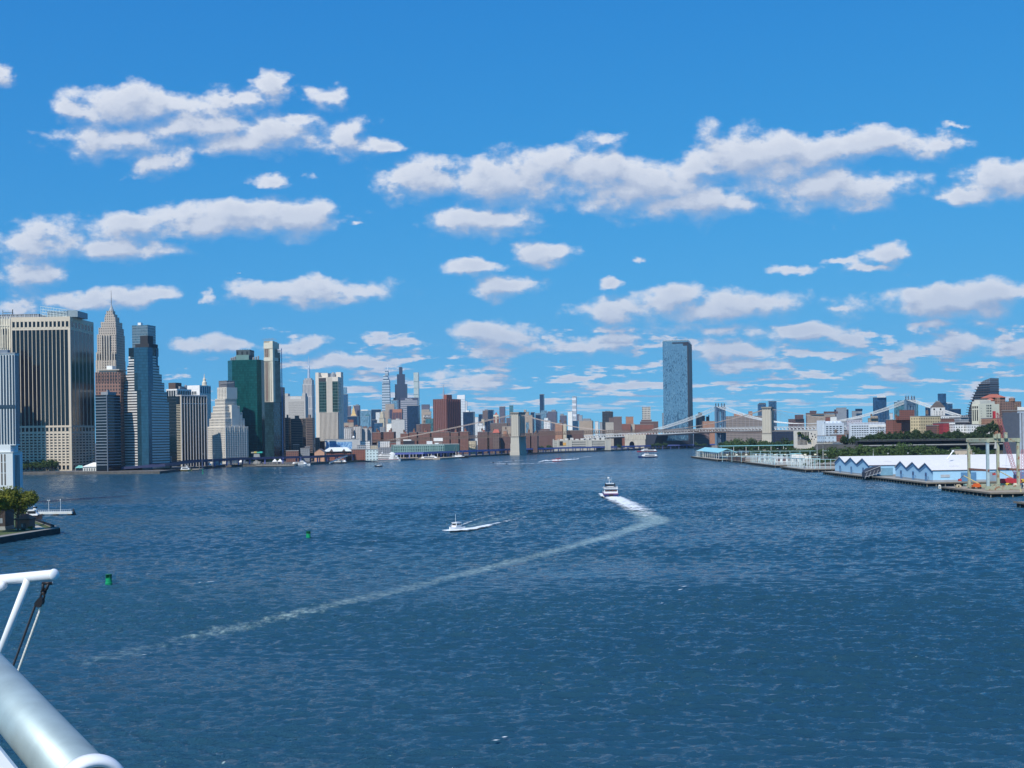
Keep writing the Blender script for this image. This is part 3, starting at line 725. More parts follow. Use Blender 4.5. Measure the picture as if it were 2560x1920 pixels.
    bands(b, [('F', f(582), f(642))], b.z(1125), b.z(1062), 16, .3, mat('green_dark_spandrel', (.01,.03,.035), .2, .2), 'spandrel_band', .06)
    b.part('penthouse', MB().box(f(588), f(622), 8, 30, b.H, b.z(873)), fac((.06,.085,.095), (.025,.03,.035), 8, 14, .4, .4))
    b.part('lower_penthouse', MB().box(f(589), f(621), 5, 8.05, b.H, b.z(886)), mat('teal_louvre', (.14,.25,.24), .5))
    mb = MB()
    for i in range(6): mb.lathe([(1.6, b.H), (1.6, b.H + 4 + i % 3), (.8, b.H + 5 + i % 3)], f(572) + i*3.2 if i < 3 else f(628) + (i - 3)*4, 14, 8)
    for i in range(5): mb.tube([(f(593) + i*4, 15, b.z(873)), (f(593) + i*4 + 1.5, 15, b.z(870))], .3, 5)
    b.part('roof_plant', mb, METALG)
    # --- dark tower and slim unfinished tower
    b = B('dark_tower', 'near black office slab in shade left of the unfinished tower', 652, 684, 690, 959, 1960, 6)
    b.wall(fac((.035,.036,.045), (.012,.013,.02), 4, 4, .6, .6))
    rows(b, [('F', -b.wl + 1, -.5, 6, .55)], b.z(1015), b.z(962), 9, .5, mat('dusky_pane', (.16,.15,.15), .3), mat('dusky_pier', (.03,.032,.04), .6))
    b = B('dark_tower', 'narrow near black slab right of the unfinished tower', 700, 709, 713, 968, 1990, 2); b.wall(fac((.03,.034,.05), (.012,.014,.022), 3.2, 3.8, .6, .6))
    b.part('antenna', MB().tube([(-b.wl*.5, 4, b.H), (-b.wl*.5, 4, b.z(945))], .3, 5), WHITEP)
    b = B('unfinished_tower', 'slim concrete tower still under construction with open floor slabs', 661, 683, 703, 852, 1840, 17)
    cm = mat('raw_concrete', (.62,.58,.47), .85, var=.08, scale=.08); f, r = b.fx, b.wrf
    b.wall(cm, -b.wl, f(675) + 0, .5, b.wr, b.z(1005), b.H); b.wall(cm, -b.wl, 0, .5, 7, b.z(1005), b.H, 'core_wall')
    b.wall(glass('site_glass', (.03,.075,.095), .1, .4, 2.4, 3.6, .06, .3), -b.wl, .2, 0, b.wr, 0, b.z(1005), 'glazed_floors')
    b.part('top_band', MB().box(-b.wl - .1, .2, -.1, b.wr*.8, b.z(871), b.z(856)), cm)
    n = 46
    for i in range(n):
        z = b.z(1005) + (b.z(872) - b.z(1005))*(i + .5)/n
        if b.z(903) < z < b.z(893): continue
        b.part('floor_slab', MB().box(-6, .6 if z < b.z(905) else .2, 7, b.wr, z - .35, z + .25), cm)
    b.part('mechanical_band', MB().box(-b.wl - .15, .3, -.15, b.wr*.7, b.z(902), b.z(893)), cm)
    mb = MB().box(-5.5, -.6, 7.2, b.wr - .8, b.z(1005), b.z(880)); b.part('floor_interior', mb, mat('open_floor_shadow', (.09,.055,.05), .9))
    strips(b, 'F', f(664), f(670), b.z(1003), b.z(905), 2, .5, mat('red_netting', (.12,.045,.05), .8), 'window_strip', .1, .5)
    strips(b, 'F', f(664), f(671), b.z(892), b.z(872), 2, .5, mat('red_netting', (.12,.045,.05), .8), 'window_strip', .1, .5)
    strips(b, 'F', f(677), f(679), b.z(1003), b.z(905), 1, .5, DARKG, 'window_strip', .1, .5)
    mb = MB()
    for i in range(9): mb.tube([(-b.wl + i*b.wl/8, 1, b.H), (-b.wl + i*b.wl/8, 1, b.H + 3.0 + (i % 3))], .2, 4)
    mb.tube([(-b.wl - 3, 1, b.H + 3.2), (3, 1, b.H + 3.6)], .22, 4); mb.tube([(-b.wl, 6, b.H + 2.6), (3, 9, b.H + 3)], .2, 4)
    b.part('roof_scaffold', mb, STEEL)
    mb = MB().tube([(1.6, b.wr + .8, 0), (1.6, b.wr + .8, b.z(868))], .35, 4); mb.tube([(1.6, b.wr - .8, 0), (1.6, b.wr - .8, b.z(868))], .35, 4)
    for i in range(24):
        zz = 4 + i*(b.z(870) - 6)/24; mb.box(.5, 1.7, b.wr - .9, b.wr + .9, zz, zz + .25)
    b.part('hoist_tower', mb, mat('hoist_blue', (.22,.34,.55), .5))
    # --- pale slab with tiny windows
    b = B('telephone_slab', 'wide pale grey slab with rows of tiny windows and stubby corner turrets', 711, 764, 771, 990, 2350, 3)
    gm = mat('pale_grey_stone', (.47,.45,.42), .8, var=.06); b.wall(gm)
    rows(b, [('F', b.fx(722), -3, 17, .28)], b.z(1062), b.z(1003), 14, .42, DARKG, gm)
    for xa, xb in ((711,721),(756,766)): b.part('turret', MB().box(b.fx(xa), min(0.2, b.fx(xb)), -.3, 16, b.H, b.z(983)), gm)
    strips(b, 'F', b.fx(727), b.fx(753), b.z(997), b.z(991.5), 9, .5, WHITEP, 'louvre')
    # --- tall landmark with mast
    b = B('masted_tower', 'tall stepped grey stone tower crowned by a silver mast', 755, 781, 788, 972, 5770, 5, group='towers of the far skyline')
    sm = fac((.50,.47,.44), (.16,.15,.16), 7, 60, .4, .92, roof=(.5,.47,.44)); f = b.fx
    b.wall(sm, z1=b.z(990)); b.wall(sm, f(756.5), f(780), 6, 60, b.z(990), b.z(960), 'setback_wall'); b.wall(sm, f(758), f(779.5), 10, 55, b.z(960), b.z(949), 'setback_wall')
    b.wall(sm, f(761), f(777), 14, 46, b.z(949), b.z(945), 'crown_wall')
    cxm = f(769.5); b.part('mast', MB().lathe([(7.5, b.z(945)), (7, b.z(938)), (5.5, b.z(925)), (5, b.z(918)), (3, b.z(913)), (2.2, b.z(905)), (1.2, b.z(900)), (.8, b.z(889))], cxm, 30, 10), mat('silver_mast', (.62,.64,.68), .35, .5))
    # --- rounded brown apartment slabs
    for (x0, xc, x1, yt, lb) in ((713,721,727,1044,'slimmest brown balcony slab left of its wider neighbour'),(727,757,765,1046,'widest brown balcony apartment slab in the middle of three'),(765,781,786,1044,'right hand brown balcony apartment slab beside the ribbed white tower')):
        b = B('apartment_slab', lb, x0, xc, x1, yt, 1960, 4, group='three brown apartment slabs'); b.wall(mat('brown_slab', (.20,.155,.135), .8))
        bands(b, [('F', -b.wl + .8, -.3), ('R', .5, b.wr - .5)], 2, b.H - 1, 24, .55, mat('slab_window', (.035,.035,.045), .2), 'window_band')
        b.part('penthouse', MB().box(-b.wl*.7, -b.wl*.4, 4, 10, b.H, b.H + 5), mat('brown_slab', (.20,.155,.135)))
    # --- ribbed white tower with dark glass panels
    b = B('ribbed_tower', 'white ribbed concrete tower with two tall dark green glass panels', 791, 846, 858, 942, 2080, 10)
    cm = mat('warm_white_concrete', (.66,.60,.52), .75, var=.05); f, r = b.fx, b.wrf
    b.wall(cm); b.part('left_pylon', MB().box(f(790), f(798), -.6, 18, 0, b.z(930)).box(f(798), f(816), 10, 30, b.H, b.z(931)), cm)
    b.part('right_pylon', MB().box(-9, .6, b.wr - 12, b.wr + 1, 0, b.z(929)), cm)
    pg = glass('panel_glass', (.012,.06,.065), .12, .3, 3.0, 5.2, .16, .5, (.14,.22,.22))
    b.part('glass_panel', MB().box(f(798), f(817), -.5, .1, b.z(1030), b.z(953)), pg); b.part('glass_panel', MB().box(f(832), -.3, -.5, .1, b.z(1030), b.z(953)), pg)
    b.part('glass_panel_side', MB().box(-.1, .4, .5, b.wr*.45, b.z(1030), b.z(953)), pg)
    b.part('louvre_top', MB().box(f(798), f(816), -.4, .1, b.z(953), b.z(944)), mat('louvre_dark', (.05,.05,.06), .7))
    n = 15
    for i in range(n):
        xa = f(799) + i*(0 - f(799))/n; b.part('rib', MB().box(xa, xa + (0 - f(799))/n*.5, -.9, 0, b.z(1100), b.z(1031)), cm)
    for i in range(5):
        xa = f(817.5) + i*(f(831.5) - f(817.5))/5; b.part('rib', MB().box(xa, xa + 1.5, -.9, 0, b.z(1031), b.H), cm)
    w_ = -f(799)/n; strips(b, 'F', f(799) + .27*w_, .27*w_, b.z(1100), b.z(1031), 15, .42, mat('rib_gap', (.06,.05,.05), .8), 'rib_gap', .08)
    b.part('base_opening', MB().box(f(799), f(812), -.3, .1, 0, b.z(1102)), BLACKG)
    b.part('roof_plant', MB().lathe([(5, b.H), (5, b.H + 5), (2, b.H + 9)], f(828), 14, 10), METALG)
    mb = MB()
    for i in range(5): mb.tube([(f(799) + i*2.4, 12, b.z(931)), (f(799) + i*2.4, 12, b.z(927 + i % 2))], .25, 4)
    b.part('antenna', mb, STEEL)
near_towers()
bld('office_tower', 'pale office tower beyond the left edge of the frame, shading the cream pier tower', -96, -16, -14, 897, 1432, 0, 'white', [(-82, -40, 872, 'white'), (-70, -52, 856, 'white')])
# ================================================================ skyline and lower town: (name, label, x0, xc, x1, ytop, distance, turn, style, tops)
G_FAR = 'towers of the far skyline'; G_BLK = 'brick housing slabs by the bridge'; G_RES = 'mid height blocks behind the quay'
TOWN = [
 # far midtown
 ('glass_tower','slim bright blue glass tower right beside the ribbed white tower',857,869,871,986,5200,6,'blue',[(859,867,968,'pale')],G_FAR),
 ('dark_tower','narrow dark brown tower left of the golden pyramid roof',870,877,877,1016,5100,4,'purple',[],G_FAR),
 ('dark_tower','dark bronze tower directly behind the golden pyramid roof',884,899,899,1014,5300,4,'purple',[(890,896,1011,'grey')],G_FAR),
 ('glass_block','wide low navy block in front of the golden pyramid roof',869,894,897,1041,4000,5,'navy',[],G_RES),
 ('office_block','grey glass block with a bright white roof slab',901,928,930,1027,5000,5,'pale',[(903,920,1024,'blankw')],G_FAR),
 ('glass_tower','pale glass tower with a sliced sloping top beside the navy box',910,923,926,1041,4300,8,'pale',[(914,922,1036,'teal')],G_FAR),
 ('glass_tower','navy box tower left of the cream domed tower',929,952,954,1024,4900,5,'navy',[],G_FAR),
 ('stone_tower','broad tan stone shouldered tower left of the orange finned block',964,986,987,1010,5200,4,'tan',[],G_FAR),
 ('stone_tower','tan stone block forming the lower left shoulder of the broad tan tower',957,972,973,1028,5050,4,'tan',[],G_FAR),
 ('glass_tower','teal grey tower squeezed between the dark stepped tower and the tan tower',979,994,998,1001,5900,8,'pale',[],G_FAR),
 ('glass_block','dark blue glass box in front of the wide banded slab',1018,1047,1051,1014,3300,8,'navy',[],G_FAR),
 ('office_block','tan block with a dark plum roof storey behind the lettered hotel sign',1054,1074,1076,1024,5000,5,'tan',[(1054,1074,1011,'purple')],G_FAR),
 ('glass_block','glass block with a teal window grid below the lettered hotel sign',1064,1086,1088,1047,3500,5,'teal',[],G_RES),
 ('glass_tower','slender navy slab standing left of the cream domed tower base',930,940,943,1050,3050,12,'navy',[],G_RES),
 ('glass_block','steel blue stepped block beside the slender navy slab',936,955,958,1058,2950,10,'blue',[],G_RES),
 ('glass_block','low steel blue block right of the stepped steel blue block',950,962,964,1068,2900,10,'grey',[],G_RES),
 ('blank_slab','big windowless pale slab with a thin vent column',979,1012,1014,1049,2600,3,'blank',[(990,998,1047,'blankw')],None),
 ('blank_slab','white shoulder block attached left of the windowless slab',967,979,979,1059,2620,3,'blankw',[],None),
 ('office_block','grey glass block peeping left of the windowless slab top',970,978,979,1047,3100,5,'pale',[],G_RES),
 ('apartment_block','brick block with one blank white end wall',1051,1056,1077,1060,2520,72,'brick',[],None),
 ('office_block','dark slab left of the white ended brick block',1041,1050,1051,1062,2600,4,'brown',[],G_RES),
 ('apartment_block','tan block with twin gabled brick penthouse',859,884,886,1057,2750,5,'tan',[(872,884,1049,'redbrick')],G_RES),
 ('glass_tower','clean white tower with a thin grid near the brick tower shoulder',1163,1168,1169,1003,6700,5,'white',[],G_FAR),
 ('glass_block','tall dark blue glass block right of the big brick tower',1158,1184,1188,1030,3300,10,'navy',[(1164,1172,1026,'blankw')],G_FAR),
 ('office_block','small white block with a black band right of the blue glass block',1188,1196,1198,1043,4400,5,'white',[],G_FAR),
 ('office_block','small navy block left of the peaked brown tower',1197,1205,1208,1036,4700,6,'navy',[],G_FAR),
 ('stone_tower','brown peaked stepped tower on the skyline left of the bridge',1207,1220,1222,1027,4600,5,'brown',[(1212,1219,1024,'brown')],G_FAR),
 ('glass_tower','navy box tower right of the peaked brown tower',1219,1233,1236,1025,4750,6,'navy',[],G_FAR),
 ('glass_tower','dark blue slab tower left of the slim teal tower',1249,1262,1264,1017,5000,5,'purple',[(1250,1262,1016,'navy')],G_FAR),
 ('glass_tower','slim teal glass tower just left of the stone bridge tower',1274,1283,1284,1014,5500,5,'teal',[],G_FAR),
 ('apartment_block','tall white stair block beside a navy box left of the bridge',1204,1211,1213,1048,3000,5,'cream',[],G_RES),
 ('glass_block','navy box with white edge among the pale apartments',1213,1226,1227,1049,3050,5,'navy',[],G_RES),
 ('apartment_block','white stepped apartment block seen through the bridge cables',1196,1212,1215,1064,2720,6,'white',[(1197,1206,1058,'white')],G_RES),
 ('apartment_block','long grey brick block behind the cables left of the bridge tower',1226,1268,1272,1058,2750,5,'brown',[],G_RES),
 ('apartment_block','pale low brick block next to the stone bridge tower',1256,1279,1282,1066,2650,4,'tan',[],G_RES),
 ('school_block','grey brick block with a bright red hipped roof',1232,1247,1249,1077,2420,4,'brown',[],None),
 ('apartment_block','small orange brick block right of the red hipped roof',1258,1267,1269,1077,2440,4,'orange',[],G_RES),
 ('apartment_block','mauve slab between the long grey block and the bridge tower',1266,1278,1280,1045,3100,4,'purple',[],G_RES),
 ('stone_tower','tan shouldered tower top right behind the stone bridge tower',1309,1322,1324,1030,3000,4,'tan',[(1310,1315,1024,'tan')],G_RES),
 ('apartment_block','broad tan slab behind the right cables of the stone bridge tower',1312,1331,1333,1038,2900,4,'tan',[],G_RES),
 ('glass_block','little cyan glass block right of the stone bridge tower',1315,1322,1323,1056,2600,4,'pale',[],G_RES),
 ('glass_tower','navy skyline block right of the tan shouldered tower',1327,1336,1338,1031,4600,5,'navy',[],G_FAR),
 ('glass_tower','wide pale teal glass block below the tall black slab',1339,1366,1369,1033,4600,6,'pale',[(1352,1365,1026,'pale')],G_FAR),
 ('glass_block','navy box in front of the wide pale teal block',1339,1352,1354,1037,4300,5,'navy',[],G_FAR),
 ('slab_tower','tall plain black slab tower right of the stone bridge tower',1350,1360,1362,986,6500,8,'navy',[],G_FAR),
 ('hospital_block','wide mauve block with a small roof tower',1369,1391,1394,1029,4800,5,'purple',[(1379,1388,1024,'grey')],G_FAR),
 ('hospital_block','mauve block with a grey roof tower left of the blank white slab',1400,1416,1418,1039,4700,5,'purple',[(1401,1409,1034,'grey')],G_FAR),
 ('blank_slab','blank white slab left of the tall white grid tower',1420,1431,1432,1029,4000,4,'blankw',[],G_FAR),
 ('grid_tower','very tall slim white tower with square window grid right of the bridge tower',1431,1441,1443,992,5200,5,fac((.72,.74,.76),(.10,.13,.17),4.0,24.0,.55,.62),[],G_FAR),
 ('office_block','dark sliver behind the pale block right of the white grid tower',1443,1449,1450,1036,4500,5,'purple',[],G_FAR),
 ('office_block','pale grey block right of the white grid tower',1447,1456,1457,1039,4300,5,'greygrid',[],G_FAR),
 ('concrete_block','broad beige concrete block with a shadowed recess',1448,1481,1484,1052,3300,5,'tan',[(1457,1476,1046,'grey')],G_RES),
 ('glass_block','slate blue glass block below the white grid tower',1432,1446,1448,1052,3500,5,'blue',[],G_RES),
 ('apartment_block','white stepped apartments between the bridge cables',1360,1376,1379,1052,2800,5,'white',[(1361,1370,1045,'white')],G_RES),
 ('apartment_block','orange brick block with a white roof corner',1388,1406,1409,1058,2700,5,'orange',[],G_RES),
 ('apartment_block','beige bay windowed block right of the orange brick block',1408,1416,1418,1060,2700,5,'cream',[],G_RES),
 ('apartment_block','small mauve block left of the orange brick block',1373,1384,1386,1058,3000,5,'purple',[],G_RES),
 ('slab_tower','thin white tower in the gap left of the black speckled tower',1488,1496,1497,1054,3800,5,'white',[],G_RES),
 ('slab_tower','thin grey tower touching the black speckled tower',1499,1506,1507,1056,3700,5,'greygrid',[],G_RES),
 ('black_tower','black glass tower with pale speckled windows',1506,1531,1534,1029,3300,6,fac((.012,.016,.024),(.10,.13,.16),4.4,4.4,.34,.4,lit=.6),[(1513,1525,1027,'navy')],None),
 ('apartment_block','stepped concrete tower overlapping the black speckled tower',1514,1537,1541,1056,3200,5,'stone',[(1523,1535,1044,'brown')],G_RES),
 ('apartment_block','mauve brown tower with white balconies behind the brick slabs',1534,1555,1559,1042,3100,5,'brown',[],G_RES),
 ('apartment_block','long plain brick slab left of its pale stair tower',1538,1577,1578,1060,3240,3,'redbrick',[],G_RES),
 ('apartment_block','pale stair tower joining two brick slabs',1578,1587,1588,1060,3250,3,'stone',[],G_RES),
 ('apartment_block','long plain brick slab right of the pale stair tower',1588,1634,1637,1061,3240,3,'redbrick',[],G_RES),
 ('apartment_block','tan twin towered block peeping over the brick slabs',1565,1584,1588,1042,3400,5,'orange',[],G_RES),
 ('apartment_tower','beige ribbed tower alone on the skyline left of the blue glass tower',1606,1627,1630,1018,3420,6,fac((.55,.52,.46),(.06,.055,.055),4.2,6.5,.5,.66),[],None),
 ('apartment_block','brick stepped base below the beige ribbed tower',1601,1646,1651,1054,3330,5,'brick2',[(1604,1630,1049,'brick2')],G_RES),
 ('apartment_block','narrow grey tower edge left of the blue glass tower',1657,1664,1666,1033,3150,5,'greygrid',[],G_RES),
 ('apartment_block','brown stepped tower right of the blue glass tower',1741,1763,1766,1040,3150,6,'brown',[(1747,1756,1031,'brown')],G_RES),
 ('apartment_block','small brown tower right of the brown stepped tower',1767,1774,1776,1042,3200,6,'brick2',[(1773,1775,1037,'brick2')],G_RES),
 ('apartment_block','sunlit orange block behind the steel bridge tower foot',1757,1791,1793,1053,3000,6,'orange',[],G_RES),
 ('apartment_block','brown gridded block under the bridge deck left of the steel tower',1736,1774,1776,1076,2880,6,fac((.17,.12,.12),(.30,.27,.28),3.4,4.5,.35,.3),[],G_RES),
 ('housing_slab','very long beige gridded slab between the two bridge towers',1815,1905,1909,1040,3000,8,fac((.27,.22,.19),(.07,.065,.075),3.4,4.4,.55,.5),[(1836,1858,1034,'orange'),(1873,1882,1028,'orange')],None),
 # right bank background
 ('glass_tower','grey blue glass tower left behind the right stone bridge tower',1896,1916,1918,1010,3300,8,'blue',[(1899,1915,1007,'navy')],None),
 ('glass_tower','grey blue glass tower with slanted top right of the stone bridge tower',1923,1942,1944,1003,3400,8,'blue',[],None),
 ('apartment_block','brick stepped block under the pinkish bridge cables',1971,1982,2011,1048,3300,75,'brick2',[(1984,2000,1037,'brick2')],G_RES),
 ('apartment_block','wide tan housing slab behind the cables',2017,2019,2066,1036,3200,80,'tan',[(2020,2040,1034,'brick2'),(2054,2064,1030,'brick2')],G_RES),
 ('apartment_block','brown stepped tower left of the wide tan slab',2015,2018,2041,1033,3400,80,'brick2',[(2022,2035,1027,'brick2')],G_RES),
 ('apartment_block','tan slab end right of the wide tan slab',2064,2066,2089,1036,3300,80,'tan',[],G_RES),
 ('office_tower','pale grey gridded tower on the right bank skyline',2091,2093,2117,1020,3500,80,'greygrid',[],None),
 ('office_tower','navy tower wrapped behind the pale grey gridded tower',2086,2088,2122,1024,3600,80,'navy',[],None),
 ('office_tower','grey blue twin stepped tower left of the tall blue tower',2130,2132,2156,1028,3300,80,'greygrid',[(2136,2150,1022,'navy')],None),
 ('glass_tower','tall rounded royal blue glass tower behind the cables',2183,2188,2217,994,2950,72,'blue',[(2190,2212,989,'blankw')],None),
 ('glass_tower','lower blue wing stepping down right of the tall blue tower',2214,2216,2223,1020,2960,80,'blue',[],None),
 ('glass_tower','teal glass tower left behind the right steel bridge tower',2236,2238,2262,1006,3100,80,'teal',[(2241,2250,1001,'pale')],None),
 ('slab_tower','thin white tower left of the teal glass tower',2224,2226,2233,1033,3000,80,'white',[],None),
 ('glass_tower','striped teal tower just right of the right steel bridge tower',2290,2291,2296,1006,3100,80,'teal',[],None),
 ('glass_tower','stepped royal blue tower behind the hip roofed white block',2339,2341,2369,1008,2950,80,'blue',[(2342,2358,984,'blue')],None),
 ('glass_tower','blue stepped lower tower right of the stepped royal blue tower',2366,2368,2382,1010,2900,80,'blue',[],None),
 ('glass_block','low wide blue block ending the blue cluster',2376,2378,2403,1023,2900,80,'navy',[],None),
 ('glass_block','small dark blue block left of the hip roofed white block',2314,2316,2328,1019,2850,80,'navy',[],None),
 # right bank, nearer
 ('chimney_block','white square block beside a red block on the warehouse roofs',2076,2078,2092,1042,2060,80,'blankw',[],None),
 ('chimney_block','small red block left of the white square block',2064,2066,2078,1043,2070,80,'redbrick',[],None),
 ('warehouse','long pale violet roof storey behind the second white warehouse',2117,2119,2156,1050,2100,82,fac((.52,.50,.55),(.10,.09,.12),5,4,.4,.3),[],None),
 ('glass_block','dark navy glass block right of the stone bridge tower',1931,1938,1986,1079,1950,78,fac((.016,.022,.038),(.035,.05,.09),4.2,3.8,.8,.66),[],None),
 ('hall','small pale blue gabled hall below the white warehouse',2060,2062,2091,1090,1720,80,fac((.55,.66,.74),(.1,.12,.15),6,5,.3,.3),[],None),
 ('apartment_block','small red brick block right of the pale blue hall',2096,2098,2114,1087,1750,80,'redbrick',[],None),
 ('low_building','low white terrace of openings below the pale blue hall',2058,2060,2104,1106,1640,82,fac((.62,.59,.50),(.06,.05,.05),5,4,.6,.4),[],None),
 ('low_building','low white block with dark openings left of the billboard',2100,2102,2131,1108,1600,82,'white',[],None),
 ('apartment_block','red brick stepped apartment building with tower above dark trees',2215,2232,2282,1050,1720,66,'redbrick',[(2234,2278,1040,'redbrick'),(2243,2262,1025,'redbrick')],None),
 ('apartment_block','tan small tower left of the red brick stepped building',2170,2172,2196,1046,2150,80,'tan',[(2174,2188,1040,'tan')],None),
 ('apartment_block','creamy yellow apartment block with square windows above the trees',2276,2300,2352,1041,1560,62,fac((.62,.50,.30),(.10,.08,.06),4.4,4.2,.40,.45),[],None),
 ('house','dark red brick row house right of the yellow block',2340,2342,2358,1064,1500,80,'brick',[],None),
 ('house','crimson painted row house among white roofs',2357,2359,2373,1058,1490,80,fac((.30,.035,.045),(.05,.03,.03),4,4,.2,.3),[],None),
 ('house','long low white flat roofed house right of the crimson house',2372,2374,2388,1056,1500,80,'white',[],None),
 ('house','white house with chimneys in the middle of the roof cluster',2386,2388,2412,1062,1480,80,'white',[],None),
 ('house','dark grey narrow house between white houses',2414,2416,2424,1056,1490,80,'dark',[],None),
 ('house','pale house at the foot of the pale yellow office block',2425,2427,2447,1062,1470,80,'white',[],None),
 ('house','low white house right of the pale yellow office block foot',2450,2452,2484,1063,1480,80,'white',[],None),
 ('house','brick house with white band in front of the pale yellow office block',2481,2483,2508,1046,1490,80,'orange',[],None),
 ('house','brown brick flat roofed house behind the white roof cluster',2351,2353,2386,1047,1600,80,'brick',[],None),
 ('house','long white roofed house above the brown brick house',2351,2353,2400,1040,1680,80,'white',[],None),
 ('house','pale grey house with roof boxes left of the curved tower',2397,2399,2422,1044,1640,80,'greygrid',[(2400,2408,1038,'grey')],None),
 ('apartment_block','dark brown terraced block at the right edge above trees',2506,2510,2575,1027,1450,78,fac((.13,.095,.08),(.05,.045,.05),4.5,4.2,.6,.4),[(2536,2558,1018,'blankw')],None),
]
for (nm, lb, x0, xc, x1, yt, D, a, st, tops, grp_) in TOWN:
    bld(nm, lb, x0, xc, x1, yt, D, a, st, tops, grp_, gz=2.5 if x0 < 1920 or D > 2100 else 2.6, tank=('apartment' in nm and D < 2900))

def landmarks():
    # gold pyramid
    b = bld('gold_roof_tower', 'stone tower with a gleaming golden pyramid roof', 875, 894, 895, 1040, 4600, 4, 'stone', [], G_FAR)
    gm, g, p, o = newmat('gold_leaf'); p.inputs['Base Color'].default_value = (.95,.62,.25,1); p.inputs['Metallic'].default_value = .55; p.inputs['Roughness'].default_value = .45
    b.part('pyramid_roof', MB().pyramid(-b.wl*.9, -b.wl*.15, 2, b.wr - 2, b.H, b.z(1036), tx=.85, ty=.85).pyramid(-b.wl*.8, -b.wl*.25, 4, b.wr - 4, b.z(1036), b.z(1015), tx=.06, ty=.06), gm)
    # cream domed tower
    b = bld('domed_tower', 'cream stepped tower with a small dome and arcaded top', 948, 961, 964, 1046, 3900, 5, 'cream', [(950,959,1034,'cream')], G_FAR)
    b.part('dome', MB().lathe([(6, b.z(1034)), (6, b.z(1031)), (4.5, b.z(1029)), (.4, b.z(1027.5))], -b.wl*.5, b.wr*.5, 12), style('cream'))
    bld('stone_block', 'cream block attached left of the domed tower', 940, 950, 951, 1031, 4000, 5, 'white', [], G_FAR)
    # tapering glass spire tower
    b = B('tapered_tower', 'tall tapering silver glass tower with a bright needle', 954, 976, 979, 1000, 6250, 8, group=G_FAR)
    gm = fac((.42,.50,.56), (.12,.17,.22), 400, 14, 1.0, .42, rough=.2, roof=(.4,.45,.5)); f = b.fx; mb = MB()
    def tier(xa, xb, xa2, xb2, y0, y1, nm='wall'):
        z0, z1 = (0 if y0 is None else b.z(y0)), b.z(y1)
        mb = MB().add([(f(xa),0,z0),(f(xb),0,z0),(f(xb),b.wr,z0),(f(xa),b.wr,z0),(f(xa2),4,z1),(f(xb2),4,z1),(f(xb2),b.wr-6,z1),(f(xa2),b.wr-6,z1)],
                      [(0,3,2,1),(4,5,6,7),(0,1,5,4),(1,2,6,5),(2,3,7,6),(3,0,4,7)]); b.part(nm, mb, gm)
    tier(954, 976, 956, 974.5, None, 957); tier(957.5, 974.5, 958, 973.5, 957, 948, 'setback_wall'); tier(959, 972.5, 959.5, 969, 948, 938, 'setback_wall'); tier(963.5, 972, 964, 970.5, 938, 926, 'crown_wall')
    b.part('spire', MB().tube([(f(968.5), 20, b.z(930)), (f(969), 20, b.z(909))], 3.4, 6, .7), mat('bright_spire', (.85,.86,.88), .3, .3))
    # dark stepped tower
    b = B('stepped_dark_tower', 'tall dark stepped tower on the left skyline', 994, 1017, 1020, 994, 6300, 8, group=G_FAR)
    dm = fac((.035,.045,.085), (.02,.03,.06), 6, 400, .5, 1.0, roof=(.05,.05,.07)); f = b.fx
    b.wall(dm, f(984), f(999), 0, b.wr, 0, b.z(994)); b.wall(dm, f(988), 0, 4, b.wr - 4, 0, b.z(960), 'shaft_wall')
    b.wall(dm, f(993), f(1012), 8, b.wr - 8, b.z(960), b.z(935), 'setback_wall'); b.wall(dm, f(998), f(1006.5), 12, b.wr - 14, b.z(935), b.z(917), 'crown_wall')
    b.part('mast', MB().tube([(f(1001), 20, b.z(917)), (f(1001), 20, b.z(914))], .8, 4).tube([(f(1004), 20, b.z(917)), (f(1004), 20, b.z(915))], .8, 4), STEEL)
    # pencil thin white grid tower
    b = B('pencil_tower', 'pencil thin pale square gridded tower', 1035, 1047, 1049, 931, 7140, 8, group=G_FAR)
    b.wall(fac((.60,.66,.62), (.16,.24,.24), 4.7, 5.2, .62, .6))
    bands(b, [('F', -b.wl - .2, .3)], b.z(1010), b.z(946), 4, .07, mat('pencil_gap', (.20,.26,.27)), 'open_floor', .5)
    # wide banded slab with letters
    b = B('banded_slab', 'wide grey banded slab with white letters along its dark top', 1002, 1044, 1047, 994, 6100, 5, group=G_FAR)
    b.wall(fac((.34,.34,.37), (.13,.14,.17), 400, 11, 1.0, .45, roof=(.2,.2,.22)))
    b.part('top_band', MB().box(-b.wl - .5, .5, -.6, b.wr*.5, b.z(1000), b.z(994.2)), mat('top_band_dark', (.06,.06,.10), .5))
    def letters(b, txt, x, y, z, h, m):
        cu = bpy.data.curves.new('sign_letters', 'FONT'); cu.body = txt; cu.size = h*1.4; cu.extrude = .3; cu.align_x = 'CENTER'
        cu.materials.append(m); t_ = bpy.data.objects.new('lettering', cu)
        me = bpy.data.meshes.new_from_object(t_); bpy.data.objects.remove(t_); bpy.data.curves.remove(cu)
        o = bpy.data.objects.new('sign_letters', me); COL.objects.link(o); o.parent = b.e; o.location = (x, y, z); o.rotation_euler = (R(90), 0, 0)
        return o
    letters(b, 'MetLife', b.fx(1023), -1.2, b.z(1000), 9.0, WHITEP)
    # tapered orange fins block
    b = B('finned_block', 'plum glass block with tall orange fins and an orange crown', 974, 1005, 1008, 1023, 3600, 5, group=G_FAR)
    b.wall(fac((.06,.06,.11), (.03,.035,.07), 3, 4, .7, .6)); om = mat('orange_stone', (.40,.17,.11), .7)
    b.part('crown', MB().box(b.fx(982), .3, -.4, b.wr*.6, b.z(1031), b.H + .4), om)
    for i in range(7): b.part('fin', MB().box(b.fx(982 + i*3.7) - .5, b.fx(982 + i*3.7) + .5, -.8, 0, 0, b.z(1031)), om)
